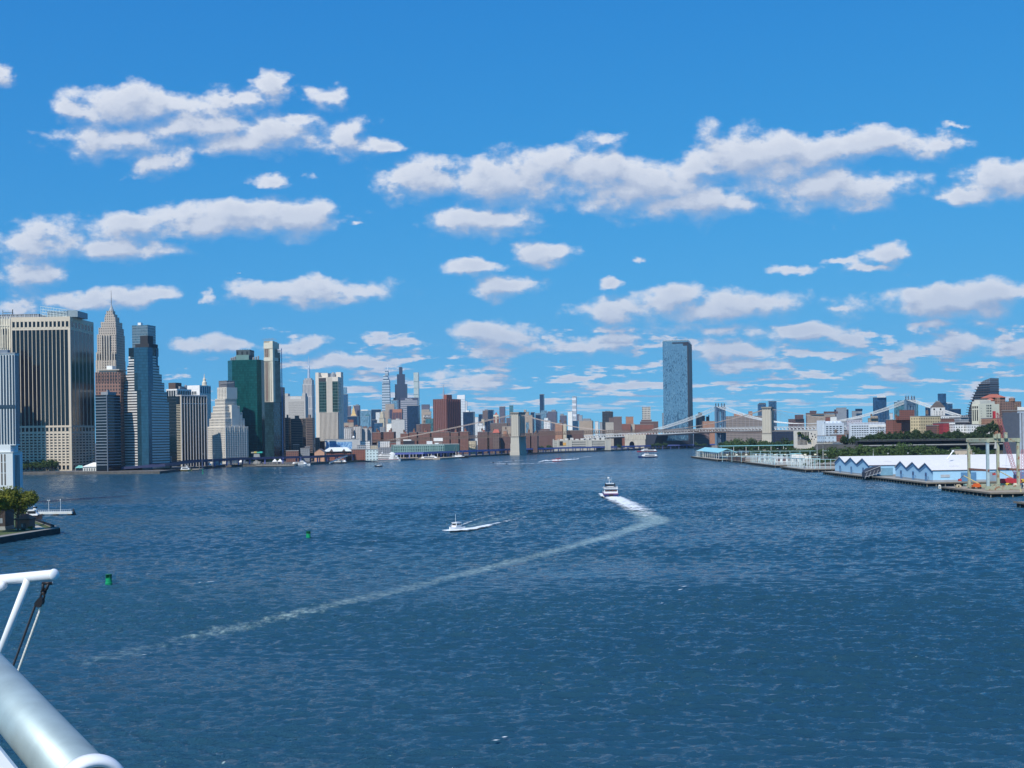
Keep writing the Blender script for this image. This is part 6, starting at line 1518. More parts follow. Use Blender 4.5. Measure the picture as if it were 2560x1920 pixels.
    # dark timber blocks on the ruined pier
    for k, (px, py, w_, h) in enumerate(((1822,1155,7,8),(1846,1158,6,7.5),(1864,1160,6,8),(1882,1161,5,6.5))):
        q = W(px, py, 2.6); q.y = max(1503, min(1580, q.y)); q.x = max(295, q.x); e = thing('timber_dolphin', ['dark timber pile cluster at the tip of the ruined pier','second dark timber pile cluster from the cyan canopy','third dark timber pile cluster from the cyan canopy','dark timber pile cluster nearest the white posts'][k], 'pile cluster', (295, 1590 - k*27, -1), 0, 'dark timber clusters')
        MB().box(0, 5, 0, w_*1.9, 2, h + 1).build('cladding', mat('tarred_timber', (.07,.055,.055), .9), e); MB().box(.4, 4.6, .4, w_*1.9 - .4, h + 1, h + 1.3).build('cap', mat('cap_grey', (.25,.24,.22)), e)
    # canopies with cyan roofs
    cy = mat('cyan_roof', (.28,.62,.68), .5, var=.04); e = thing('pier_canopy', 'long open pier canopy with a bright cyan roof at the pier tip', 'canopy', (288, 1640, 2.6))
    MB().extrude([(0, 8.5), (13, 13.5), (26, 8.5), (26, 9.2), (13, 14.2), (0, 9.2)], 'y', 0, 190).build('roof', cy, e)
    for i in range(11):
        for x in (1, 25): MB().box(x - .25, x + .25, i*18.5 + 1, i*18.5 + 1.5, 0, 9).build('column', WHITEP, e)
    e = thing('pier_canopy', 'second longer cyan roofed canopy strip behind the trees', 'canopy', (wx(1800, 1880), 1880, 2.6)); MB().box(0, 150, 0, 14, 14.6, 15.4).build('roof', cy, e)
    for i in range(8): MB().box(2 + i*20, 2.5 + i*20, 1, 1.5, 0, 14.6).build('column', WHITEP, e)
    e = thing('net_pavilion', 'pale open cage pavilion at the tip of the canopy pier', 'pavilion', (283, 1770, 2.6)); mb = MB()
    for i in range(5):
        for j in range(5): mb.box(i*4, i*4 + .4, j*9, j*9 + .4, 0, 9)
    mb.box(0, 16.4, 0, 36.4, 9, 9.4); mb.build('cage', mat('cage_pale', (.58,.66,.62), .7), e)
    e = thing('pier_canopy', 'short cyan roof strip showing between park trees', 'canopy', (wx(1978, 1560), 1560, 2.6)); MB().box(0, 28, 0, 8, 7.4, 8.0).build('roof', cy, e); MB().box(1, 27, 1, 7, 0, 7.4).build('wall', WHITEP, e)
    # retaining house above the park, white terraces at the right
    e = thing('park_building', 'flat pale stone park building below the dark wall', 'building', (wx(2388, 1240), 1240, 2.6)); MB().box(0, 18, 0, 10, 0, 15).build('wall', mat('park_stone', (.55,.46,.36), .8), e); MB().box(-8, 0, 0, 10, 0, 11).build('wing', mat('park_stone', (.55,.46,.36), .8), e); MB().box(-.4, 18.4, -.4, 10.4, 15, 15.6).build('roof_edge', ROOFM, e)
    e = thing('low_building', 'long white terraced low building behind the gantry legs', 'building', (wx(2458, 1090), 1090, 2.6)); MB().box(0, 60, 0, 10, 0, 9).build('wall', mat('terrace_white', (.66,.66,.64)), e); MB().box(4, 60, 3, 12, 9, 13).build('upper_wall', mat('terrace_white', (.66,.66,.64)), e)
    for i in range(9): MB().box(1 + i*6.5, 5.5 + i*6.5, -.2, -.02, 2, 7).build('opening', DARKG, e)
    MB().box(-1, 60, -1.5, 11, 9, 9.5).build('terrace_roof', WHITEP, e)
right_front()
# ================================================================ left bank quay: piers, low houses, hall
def left_quay():
    # pier hall with ribbed teal glass
    b = B('pier_hall', 'long teal ribbed glass hall on a pier with white peaks', 978, 984, 1148, 1113, 2085, 76, gz=2.6)
    z0 = b.z(1131); r = b.wrf; tg = fac((.16,.30,.28), (.02,.045,.05), 3.0, 5.6, .42, .62, roof=(.35,.36,.35)); b.wall(tg, z0=z0); xm = r(1111)
    b.part('end_cladding', MB().box(-.1, .5, xm, b.wr, z0, b.H + .6), mat('dark_teal_cladding', (.05,.12,.125), .5)); b.part('roof_slab', MB().box(-b.wl, .6, -.3, b.wr + .3, b.H, b.H + .8), mat('hall_roof', (.42,.44,.43)))
    for i in range(24):
        y = xm*i/24; b.part('rib', MB().box(0, .7, y, y + .5, z0, b.H - .2), mat('teal_rib', (.42,.58,.54), .5)); 
        b.part('arch_peak', MB().extrude([(y + .5, b.H - 2), (y + xm/24, b.H - 2), (y + xm/48 + .25, b.H + 1.3)], 'x', .1, .6), mat('teal_rib', (.42,.58,.54), .5))
    for i in range(22): y = 1 + (b.wr - 2)*i/21; b.part('column', MB().box(-1, -.4, y, y + .6, 0, z0), WHITEP)
    b.part('ground_floor', MB().box(-b.wl + 4, -6, 2, b.wr - 3, 0, z0), BLACKG)
    b.part('penthouse', MB().box(-14, -4, r(1070), r(1082), b.H + .8, b.z(1104)).box(-13, -5, r(1090), r(1098), b.H + .8, b.z(1109)), WHITEP)
    e = thing('pier', 'timber pier under the teal ribbed hall', 'pier', (0, 0, 0)); c = [W(1004,1150), W(1100,1149), W(1158,1145), W(1150,1139), W(985,1146)]
    MB().prism([(p.x, p.y) for p in c], -2, 2.55).build('deck', TIMBER, e)
    # roof sign behind
    p = P(1084, 1102, 2250); e = thing('roof_sign', 'blank white roof sign board above the pier hall', 'sign', (p.x, 2250, 2.5)); w_ = 23*2250/F
    MB().box(0, w_, 0, .8, P(1084,1103,2250).z - 2.5, P(1084,1095,2250).z - 2.5).build('panel', WHITEP, e); MB().box(1, w_ - 1, .85, 12, 0, P(1084,1103,2250).z - 2.6).build('base_block', mat('sign_base', (.22,.17,.15)), e)
    e = thing('low_building', 'dark low block left of the blank white roof sign', 'building', (P(1008,1110,2240).x, 2240, 2.5)); MB().box(0, 21, 0, 12, 0, P(1008,1102,2240).z - 2.5).build('wall', style('dark'), e); MB().box(0, 15, 0, 12, P(1008,1102,2240).z - 2.5, P(1008,1099,2240).z - 2.5).build('roof_block', WHITEP, e)
    L = [('low_building','white low block with square windows beside the big white yacht',913,915,945,1124,1870,80,fac((.62,.72,.70),(.03,.04,.05),5.0,4.6,.34,.4),()),
     ('low_building','white roof terraces behind the quay hall',900,902,925,1103,2150,80,'white',()),
     ('low_building','cream low block with dark arches behind the white yacht',926,928,944,1114,2000,80,'cream',()),
     ('low_building','long white block with arched openings below the brick trio',945,947,975,1104,2200,80,'white',()),
     ('house','small red brick house right of the arched white block',976,978,990,1107,2180,80,'redbrick',()),
     ('house','grey roofed house row between the yacht and the arched block',944,946,978,1120,1960,80,'grey',()),
     ('house','red brick warehouse row with white cornice left of the peach gable',713,715,746,1128,1830,80,'brick',()),
     ('house','slate grey gabled house beside the red brick warehouse row',749,751,774,1122,1850,80,'grey',()),
     ('house','low dark brown house under the brown balcony slabs',731,733,748,1112,1900,80,'brown',()),
     ('house','grey modern block between the brick row and the peach gable',760,762,775,1118,1880,80,'purple',()),
     ('house','brick market block right of the white domed roof',877,879,913,1124,1900,80,'redbrick',()),
     ('house','blue grey shed roof house behind the brick market block',893,895,916,1114,1960,80,'greygrid',()),
     ('low_building','wide grey hall roof behind the blue muralled wall',811,813,899,1099,2020,80,'blank',()),
     ('low_building','dark block at the foot of the brown slabs',786,788,800,1095,1990,80,'brown',()),
     ('low_building','cream terminal with orange roof below the banded dark block',327,330,355,1142,1530,70,'cream',()),
     ('low_building','white low block right of the orange roofed terminal',357,359,390,1139,1530,75,'white',()),
     ('low_building','grey ferry terminal wing below the stepped tower',385,387,428,1144,1525,75,'grey',())]
    for t in L: bld(t[0], t[1], *t[2:8], t[8], t[9], None, gz=2.5)
    def roof_on(lb, px0, px1, yb_, yt, D, col, nm='hip_roof', dep=14):
        a = P(px0, yb_, D); c = P(px1, yb_, D); return MB().pyramid(0, c.x - a.x, 0, dep, a.z - 2.5, P(px0, yt, D).z - 2.5, tx=.5, ty=.1), a
    e = thing('terminal_roof', 'orange tiled roof of the cream terminal', 'roof', (0,0,0)); bpy.data.objects.remove(e)
    # muralled wall
    m, g, bb, o = newmat('blue_mural'); tcx = g.n('ShaderNodeTexCoord'); n = g.noise(g.v('MULTIPLY', tcx.outputs['Object'], (1, 1, .6)), .35, 3.0, .7)
    g.put(bb.inputs['Base Color'], g.mix(g.ramp(n, .45, .55), c4((.30,.52,.72)), c4((.08,.22,.50)))); 
    p = P(815, 1115, 2000); e = thing('muralled_wall', 'long wall panel in mottled blue below the ribbed white tower', 'wall', (p.x, 2000, 2.5)); MB().box(0, 65*2000/F, 0, 1, 0, P(815,1105,2000).z - 2.5).build('panel', m, e)
    MB().box(-2, 67*2000/F, -.2, 1.6, P(815,1105,2000).z - 2.5, P(815,1102,2000).z - 2.5).build('cap_band', mat('cap_pale', (.5,.55,.56)), e)
    # white domed market roof
    p = P(809, 1140, 1900); e = thing('market_hall', 'brick market hall under a wide white vaulted roof', 'building', (p.x, 1900, 2.5)); w_ = 69*1900/F; zt = P(809,1119,1900).z - 2.5; ze = P(809,1129,1900).z - 2.5
    MB().box(1, w_ - 1, 2, 30, 0, ze).build('wall', style('redbrick'), e)
    MB().pyramid(-1, w_ + 1, -1, 33, ze, zt, tx=.62, ty=.3).build('roof', mat('market_roof', (.66,.70,.70), .6), e)
    for i in range(2):
        x = w_*(.22 + .45*i); MB().extrude([(x, ze), (x + 6, ze), (x + 3, ze + 4)], 'y', -1.6, 4).build('dormer', mat('dormer_dark', (.12,.10,.10)), e)
    # peach gabled house
    p = P(786, 1140, 1850); e = thing('gabled_house', 'peach painted gabled house by the elevated road', 'house', (p.x, 1850, 2.5)); w_ = 25*1850/F; zt = P(790,1123,1850).z - 2.5
    MB().extrude([(0, 0), (w_, 0), (w_, zt - 5), (w_*.5, zt), (0, zt - 5)], 'y', 0, 20).build('wall', mat('peach_paint', (.52,.30,.20), .8), e)
    MB().extrude([(-.4, zt - 5.2), (w_*.5, zt + .1), (w_ + .4, zt - 5.2), (w_ + .4, zt - 4.7), (w_*.5, zt + .7), (-.4, zt - 4.7)], 'y', -.5, 20.5).build('roof', mat('slate_roof', (.16,.13,.13)), e)
    # painted heliport-like canopy with coloured roof
    p = P(628, 1146, 1745); e = thing('play_shelter', 'grey shelter with a rainbow painted roof among quay trees', 'shelter', (p.x, 1745, 2.5)); w_ = 28*1745/F
    zt = P(628,1133,1745).z - 2.5
    for i, c in enumerate(((.35,.36,.30),(.55,.42,.10),(.10,.42,.30),(.03,.45,.38))): MB().box(w_*i/4, w_*(i + .97)/4, 0, 6, zt, zt + 1.8 + (i % 2)*.6).build('roof_panel', mat('shelter_%d' % i, c, .6), e)
    MB().extrude([(2, 0), (w_ - 2, 0), (w_ - 5, zt), (4, zt)], 'y', 1, 5).build('wall', mat('shelter_grey', (.30,.32,.33)), e)
    # ferry terminal pavilion, green sign, white tents
    p = P(207, 1178, 1470); e = thing('ferry_pavilion', 'white roofed waterside pavilion with arched sides', 'pavilion', (p.x, 1470, 2.6)); w_ = 46*1470/F
    MB().box(0, w_, 0, 12, 0, 5.2).build('wall', fac((.66,.66,.62), (.10,.11,.12), 3.0, 5.2, .55, .62), e); MB().pyramid(-1, w_ + 1, -1, 13, 5.2, 10.5, fx=.62, tx=.25, ty=.1).build('roof', WHITEP, e)
    p = P(187, 1168, 1490); e = thing('tent', 'small teal tent roof left of the waterside pavilion', 'tent', (p.x, 1490, 2.6)); MB().pyramid(0, 11, 0, 8, 3.4, 6.6, tx=.4, ty=.1).build('canopy', mat('teal_tent', (.16,.45,.42)), e); MB().box(.3, .6, .3, .6, 0, 3.4).box(10.4, 10.7, .3, .6, 0, 3.4).build('poles', WHITEP, e)
    p = P(310, 1150, 1520); e = thing('poster_panel', 'pale green billboard panel beside the terminal', 'billboard', (p.x, 1520, 2.5)); MB().box(0, 9.5, 0, .6, 6, 14.5).build('panel', mat('panel_mint', (.45,.62,.55)), e); MB().box(1, 1.4, .1, .5, 0, 6).box(8, 8.4, .1, .5, 0, 6).build('posts', STEEL, e)
    tents = [('white peaked tent on the quay beside the leftmost moored ferry', 606, 1155, 1735), ('white peaked tent left of the row of quay trees end', 631, 1155, 1735), ('white peaked tent right of the quay trees', 690, 1156, 1745), ('white peaked tent beside the second moored ferry', 703, 1156, 1745)]
    for lb, px, py, D in tents:
        p = P(px, py, D); e = thing('tent', lb, 'tent', (p.x - 3, D - 14, 2.6), 0, 'white quay tents'); MB().pyramid(0, 7, 0, 7, 3, 7, tx=.05, ty=.05).build('canopy', WHITEP, e); MB().box(.2, .4, .2, .4, 0, 3).box(6.6, 6.8, .2, .4, 0, 3).build('poles', WHITEP, e)
    # floating landings along the quay
    ld = [('long low landing stage in front of the pavilion',160,498,1183,1176,5), ('timber landing with pale rail below the quay trees',585,640,1166,1165,3),('crowded landing stage right of the quay trees',640,735,1167,1166,3),('floating dock left of the white yacht',866,925,1153,1153,3),('long landing beside the pier hall',1000,1080,1150,1150,4)]
    for lb, x0, x1, y0, y1, dep in ld:
        a, c = W(x0, y0), W(x1, y1); e = thing('landing_stage', lb, 'dock', (0,0,0)); MB().prism([(a.x, a.y), (c.x, c.y), (c.x, c.y + dep*5), (a.x, a.y + dep*5)], .4, 1.7).build('deck', CONC, e); MB().prism([(a.x, a.y - .3), (c.x, c.y - .3), (c.x, c.y), (a.x, a.y)], -1, 1.2).build('fender', PILE, e)
        mb = MB(); n = 14
        for i in range(n + 1):
            q = a.lerp(c, i/n); mb.box(q.x - .25, q.x + .25, q.y + .6, q.y + 1.1, 1.7, 3.6 + (i*7 % 3)*.6)
        mb.box(a.x, c.x, a.y*.5 + c.y*.5 + 1, a.y*.5 + c.y*.5 + 1.2, 3.0, 3.2) if abs(a.y - c.y) < 8 else None
        mb.build('mooring_posts', mat('pile_pale_timber', (.28,.25,.20), .9), e)
    e = thing('gangway', 'long white sloping gangway in front of the market hall', 'gangway', W(824, 1162, 0)); q = P(868, 1140, 1860) - Vector(e.location)
    MB().tube([(0, 0, 2.5), (q.x*.5, q.y*.5, 7), q], 1.0, 4).build('walkway', mat('gangway_pale', (.5,.56,.53)), e); MB().tube([(0, -1, 3.8), (q.x*.5, q.y*.5 - 1, 8.4), q + Vector((0, -1, 1.3))], .2, 4).build('rail', STEEL, e)
    # lamp posts along the quay
    lp = None
    for (px, py, h) in ((505,1150,17),(532,1150,17),(283,1168,14),(394,1160,14),(770,1142,15),(880,1145,17),(914,1145,18),(948,1143,15),(1025,1130,14)):
        D = 1545 + max(0, px - 500)*.85; p = P(px, py, D)
        if lp is None:
            lp = thing('street_lamp', 'slim grey lamp post with a curved arm along the left quay', 'street lamp', (p.x, D, 2.6), 0, 'lamp posts of the left quay'); MB().tube([(0,0,0),(0,0,h),(1,0,h+1.2),(3,0,h+1.4)], .17, 6, .1).build('post', STEEL, lp); MB().box(2.4, 3.8, -.25, .25, h + 1.2, h + 1.5).build('lamp_head', METALG, lp)
        else: copy_tree(lp, (p.x, D, 2.6), 0, (1, 1, h/17))
    p = P(884, 1096, 2050); e = thing('water_tank', 'white ball shaped water tank on a slim stem', 'tank', (p.x, 2050, 2.5)); zc = P(884,1093,2050).z - 2.5; MB().lathe([(.2, zc - 2.4), (1.7, zc - 1.7), (2.4, zc), (1.7, zc + 1.7), (.2, zc + 2.4)], 0, 0, 12).build('ball', WHITEP, e, True); MB().tube([(0,0,0),(0,0,zc-2)], .4, 6).build('stem', STEEL, e)
    # green road sign beside the stone tower
    p = P(1328, 1113, 2460); e = thing('road_sign', 'green road sign on a gantry right of the stone bridge tower', 'sign', (p.x, 2455, 0)); MB().box(0, 9, 0, .3, p.z, p.z + 4).build('panel', mat('sign_green', (.02,.30,.13), .5), e); MB().box(-6, 12, .35, .8, p.z + 1, p.z + 1.6).box(-6, -5.4, .35, .8, 3, p.z + 1).box(11.4, 12, .35, .8, 3, p.z + 1).build('frame', STEEL, e)
left_quay()

# ================================================================ island at the left edge
def island():
    ip = [(-201,517),(-206.5,470),(-222,425),(-420,400),(-620,820),(-338,810),(-318,752),(-288,688),(-236,577)]
    tag(MB().prism(ip, -3, 2.3).build('island_ground', GRASS), kind='structure')
    e = thing('seawall', 'dark stone seawall around the grassy island point', 'wall', (0,0,0)); n = len(ip)
    for (a, b_) in ((0,1),(1,2),(8,0)):
        p, q = Vector((*ip[a], 0)), Vector((*ip[b_], 0)); d = (q - p).normalized(); nr = Vector((d.y, -d.x, 0)); nr = nr if nr.x > 0 else -nr
        ex = d*.6; MB().prism([(v.x, v.y) for v in (p - ex, q + ex, q + ex + nr*.9, p - ex + nr*.9)], -2, 2.5).build('wall', mat_ground('seawall_dark', (.022,.022,.022), (.05,.047,.042), .5), e)
        MB().prism([(v.x, v.y) for v in (p - ex - nr*1.6, q + ex - nr*1.6, q + ex + nr*.9, p - ex + nr*.9)], 2.5, 2.75).build('coping', mat('coping_stone', (.30,.28,.24), .85), e)
    tag(MB().prism([(-203,513),(-208,470),(-224,428),(-229,430),(-212.5,472),(-207,511)], 2.3, 2.42).build('path', mat('path_grey', (.20,.19,.17), .9)), kind='structure')
    tag(MB().prism([(-206,516),(-238,573),(-240.5,572),(-209,514)], 2.3, 2.43).build('path_strip', mat('path_pale', (.42,.39,.32), .9)), kind='structure')
    e = thing('railing', 'dark iron fence along the island edge', 'fence', (0,0,0)); p, q = Vector((-202.2,516.5,2.7)), Vector((-236.5,574.5,2.7)); mb = MB()
    for k in range(2): mb.tube([p + Vector((0,0,.2 + .95*k)), q + Vector((0,0,.2 + .95*k))], .05, 4)
    for i in range(180): t = p.lerp(q, i/180); mb.tube([t, t + Vector((0,0,1.2))], .04, 4, caps=False)
    mb.build('bars', mat('iron_dark', (.02,.022,.028), .6), e)
    # brick hut
    e = thing('brick_hut', 'small brick hut with red hip roof on the island point', 'hut', (-217.6, 512.2, 2.3)); MB().box(0, 6.2, 0, 6, .5, 4.3).build('wall', fac((.30,.125,.085), (.24,.10,.07), .6, .3, .9, .8, rough=.8), e)
    MB().box(-.12, 6.32, -.12, 6.12, 0, .5).build('plinth', mat('plinth_cream', (.5,.45,.33)), e); MB().box(-.5, 6.7, -.5, 6.5, 4.3, 4.75).build('eaves', mat('eaves_dark', (.06,.04,.035)), e)
    MB().pyramid(-.55, 6.75, -.55, 6.55, 4.75, 6.9, tx=.25, ty=.15).build('roof', mat('hut_roof', (.32,.12,.075), .8, var=.2, scale=1.5), e); d = MB().box(2.5, 4.5, -.12, .05, 0, 2.9).build('door', mat('door_grey', (.05,.055,.065), .4), e); MB().box(2.7, 3.4, -.16, -.1, 1.2, 2.6).build('door_pane', mat('pane_pale', (.25,.28,.30), .2), d)
    e = thing('shrub', 'round green bush beside the brick hut wall', 'shrub', (-210.6, 511.3, 2.3)); crown_mesh(5, 1.3, 1.0, 420, .16, 8, .9).build('foliage', LEAFY, e)
    # dark brick house
    e = thing('brick_house', 'dark brick house half hidden by island trees at the left edge', 'house', (-226.5, 512, 2.3)); MB().box(-9, 4.6, 0, 9, 0, 9.2).build('wall', fac((.060,.040,.034), (.02,.02,.022), .9, .5, .5, .5), e); MB().box(-9, 4.7, -.15, 9.1, 0, 1.6).build('plinth', mat('plinth_pale', (.32,.31,.28)), e)
    MB().pyramid(-9.6, 5.2, -.6, 9.6, 9.2, 12, tx=.5, ty=.1).build('roof', mat('house_roof', (.07,.045,.04)), e)
    for x in (.4, 2.4): MB().box(x, x + 1.1, -.12, .02, 3.0, 5.2).build('window', mat('pane_pale', (.25,.28,.30), .2), e)
    # big trees
    for k, (lb, x, y, h, rx, n, sd) in enumerate((('big spreading yellow green tree beside the brick hut', -212.9, 504, 20.5, 10.4, 8000, 3), ('big yellow green tree at the left edge of the island', -219.5, 497, 19.5, 9.4, 6500, 9), ('smaller tree behind the brick hut roof', -224.5, 530, 13, 6, 2400, 14))):
        e = thing('broadleaf_tree', lb, 'tree', (x, y, 2.3), 0, 'island trees'); crown_mesh(sd, rx, h*.31, n, .46, 30, h*.70).build('crown', LEAFY, e); trunk_mesh(sd + 1, h*.62, .42, rx, .25, 9).build('trunk', BARK, e)
    # white ventilation building
    VD = 760; x0 = ray(32, 1170)[0]*VD; e = thing('vent_tower', 'white slab tower with blue shaded side and vertical slots behind island trees', 'tower', (x0, VD, 2.3))
    wm = fac((.66,.70,.72), (.60,.64,.66), 1.6, 2.4, .96, .95, rough=.6, wrough=.6, lit=.2); z = lambda py: CH + VD*ray(30, py)[1] - 2.3; px = lambda q: (q - 32)*VD/F
    MB().box(-16, 0, 0, 15.4, 0, z(1131)).build('base_wall', wm, e); MB().box(-16, px(25), 1.2, 13, z(1131), z(1113)).build('ledge_wall', wm, e); MB().box(-16, px(37), 2, 8.5, z(1113), z(884)).build('shaft_wall', wm, e)
    for q in (3, 11): 
        for (a, c) in ((1212,1183),(1181,1156),(1154,1135)): MB().box(px(q), px(q + 3), -.25, .05, z(a), z(c)).build('slot', mat('slot_dark', (.10,.085,.07)), e)
    for i in range(4): MB().box(-.1, .22, 3.2 + i*2.0, 3.9 + i*2.0, 0, z(1138)).build('side_slot', BLACKG, e)
    for i in range(9): xx = px(37) - .4 - i*1.9; MB().box(xx - 1.0, xx, 1.7, 2.0, z(1110), z(887)).build('window_strip', mat('strip_navy', (.03,.055,.09), .25), e)
    for i in range(3): MB().box(px(37) - .05, px(37) + .2, 3 + i*1.9, 4 + i*1.9, z(1110), z(887)).build('side_strip', mat('strip_navy', (.03,.055,.09), .25), e)
    MB().box(-16.5, .5, -.5, 12.9, z(1131), z(1129.5)).build('cornice', WHITEP, e); MB().box(-16, px(37) + .3, 1.6, 8.9, z(884), z(881)).build('cornice', mat('cornice_grey', (.30,.33,.36)), e); MB().box(-14, px(18), 3, 7, z(881), z(873)).build('penthouse', mat('penthouse_slate', (.16,.20,.25)), e)
    MB().box(-16, px(37) + .02, 1.55, 1.68, z(1020), z(1012)).build('vent_band', mat('strip_navy', (.03,.055,.09), .25), e)
    # floating dock with lamps
    a = W(98, 1289); e = thing('floating_dock', 'white floating dock with rail beyond the brick hut', 'dock', (a.x - 6, a.y, 0)); MB().box(0, 24, 0, 3.4, .7, 2.0).build('deck', mat('dock_white', (.62,.64,.60), .7), e)
    for x in (5.5, 13.5, 21.5): MB().box(x, x + 2, -.1, 3.5, -.5, .7).build('float', PILE, e)
    mb = MB().box(3, 23.5, .1, .18, 2.95, 3.05)
    for i in range(18): mb.box(3 + i*1.2, 3.08 + i*1.2, .1, .18, 2, 3)
    mb.build('rail', WHITEP, e)
    for k, px_ in enumerate((121.5, 151)):
        q = P(px_, 1277, a.y + 2); l = thing('lamp_post', ['white twin headed lamp post on the floating dock', 'white single headed lamp post near the dock end'][k], 'street lamp', (q.x, a.y + 2.2, 2.0)); MB().tube([(0,0,0),(0,0,6.2)], .09, 6).build('post', WHITEP, l)
        if k == 0: MB().box(-.8, -.3, -.15, .15, 6.1, 6.45).build('lamp_head', WHITEP, l); MB().box(.3, .8, -.15, .15, 6.1, 6.45).build('lamp_head', WHITEP, l); MB().box(-.35, .35, -.05, .05, 6.05, 6.15).build('arm', WHITEP, l)
        else: MB().box(-.2, .2, -.2, .2, 6.1, 6.8).build('lamp_head', WHITEP, l)
island()
# ================================================================ boats
HULLW = mat('boat_white', (.80,.80,.79), .35); HULLN = mat('boat_navy', (.015,.03,.13), .35); BGL = mat('boat_glass', (.015,.02,.03), .1); BLK = mat('boat_black', (.015,.015,.018), .6); ORG = mat('boat_orange', (.45,.12,.06), .5)
def hull(L, Bm, h, z0=-.6, bow=.35, flare=1.12, n=9):
    """boat hull pointing to +x"""
    mb = MB(); secs = []
    for i in range(n):
        t = i/(n - 1); w = Bm/2*(1 if t < 1 - bow else math.cos((t - 1 + bow)/bow*1.45)); x = L*(t - .5); zz = h*(1 + .35*max(0, t - .6)/.4)
        secs.append([(x, -w*.72, z0), (x + (.3 if t == 1 else 0), -w*flare, zz), (x + (.3 if t == 1 else 0), w*flare, zz), (x, w*.72, z0)])
    vs = [p for s in secs for p in s]; fs = []
    for i in range(n - 1):
        a = 4*i; b = a + 4
        for k in range(4): fs.append((a + k, b + k, b + (k + 1) % 4, a + (k + 1) % 4))
    fs.append((0, 1, 2, 3)); fs.append((4*n - 1, 4*n - 2, 4*n - 3, 4*n - 4))
    return mb.add(vs, fs)
def deckhouse(x0, x1, w0, z0, z1, rake=.8, back=.2): 
    return MB().add([(x0,-w0,z0),(x1,-w0,z0),(x1,w0,z0),(x0,w0,z0),(x0+back,-w0*.96,z1),(x1-rake,-w0*.96,z1),(x1-rake,w0*.96,z1),(x0+back,w0*.96,z1)], [(0,3,2,1),(4,5,6,7),(0,1,5,4),(1,2,6,5),(2,3,7,6),(3,0,4,7)])
def big_ferry():
    p = W(1525, 1243); e = thing('ferry', 'white two deck ferry with navy hull seen from behind, trailing a bent foam wake', 'ferry', p, R(88.5))
    hull(26, 8.6, 2.5, -.5, .4).build('hull', HULLN, e); MB().box(-13.3, 9, -4.5, 4.5, 2.45, 3.1).build('rub_rail', mat('hull_mauve', (.20,.10,.20), .5), e)
    d = deckhouse(-12.2, 7, 4.3, 3.1, 5.9).build('main_cabin', HULLW, e); MB().box(-12.32, -12.1, -3.7, 3.7, 4.35, 5.25).build('rear_window', BGL, d); mb = MB()
    for sy in (-1, 1): mb = MB().box(-10, 4, sy*4.24 - .08, sy*4.24 + .08, 4.2, 5.3); mb.build('side_window', BGL, d)
    for y in (-3, -1, 1.0, 2.8): MB().box(-12.4, -12.3, y - .12, y + .12, 4.3, 5.3).build('window_post', ORG, d)
    MB().box(-13, 6.6, -4.4, 4.4, 5.9, 6.15).build('upper_deck', HULLW, e)
    rl = MB()
    for i in range(12):
        for sy in (-4.3, 4.3): rl.box(-12.8 + i*1.1, -12.72 + i*1.1, sy - .04, sy + .04, 6.15, 7.2)
    for i in range(9): rl.box(-12.85, -12.77, -4.2 + i*1.05, -4.12 + i*1.05, 6.15, 7.2)
    for zz in (6.6, 7.15): rl.box(-12.86, 0, -4.34, -4.26, zz, zz + .07).box(-12.86, 0, 4.26, 4.34, zz, zz + .07).box(-12.86, -12.78, -4.3, 4.3, zz, zz + .07)
    rl.build('railing', mat('rail_grey', (.55,.56,.58), .4), e)
    MB().box(-12.6, -1, -4.36, -4.2, 6.2, 7.1).box(-12.6, -1, 4.2, 4.36, 6.2, 7.1).build('side_bulwark', HULLW, e)
    w = deckhouse(-3, 4, 2.3, 6.15, 8.7, 1.0, .4).build('wheelhouse', HULLW, e); MB().box(-3.1, 3.2, -2.4, 2.4, 7.3, 8.2).build('wheelhouse_window', BLK, w); MB().box(-3.2, 3.4, -2.6, 2.6, 8.7, 8.95).build('wheelhouse_roof', HULLW, w)
    MB().tube([(-1.5, .4, 8.9), (-1.6, .4, 12.0)], .14, 6).box(-1.9, -1.3, -.7, 1.5, 11.0, 11.2).tube([(-1, .4, 9), (-1.5, .4, 11)], .08, 5).tube([(-.5, -.9, 9), (-.5, -.9, 12.6)], .05, 4).build('mast', HULLW, e); MB().lathe([(.1, 11.9), (.7, 12.1), (.75, 12.6), (.5, 12.9), (.1, 13)], -1.6, .9, 10).build('radar_dome', HULLW, e)
    for y in (-2.9, 2.9): MB().tube([(-4.5, y, 6.1), (-4.6, y, 8.9)], .38, 8).build('exhaust_stack', BLK, e)
    for i in range(5): MB().box(-11 + i*1.7, -10.2 + i*1.7, -3.4, 3.4, 6.2, 6.8).build('bench', mat('bench_grey', (.30,.32,.34)), e)
    MB().box(-13.6, -12.9, -1.3, 1.3, .4, 2.6).build('stern_recess', BLK, e)
    return p
big_ferry()
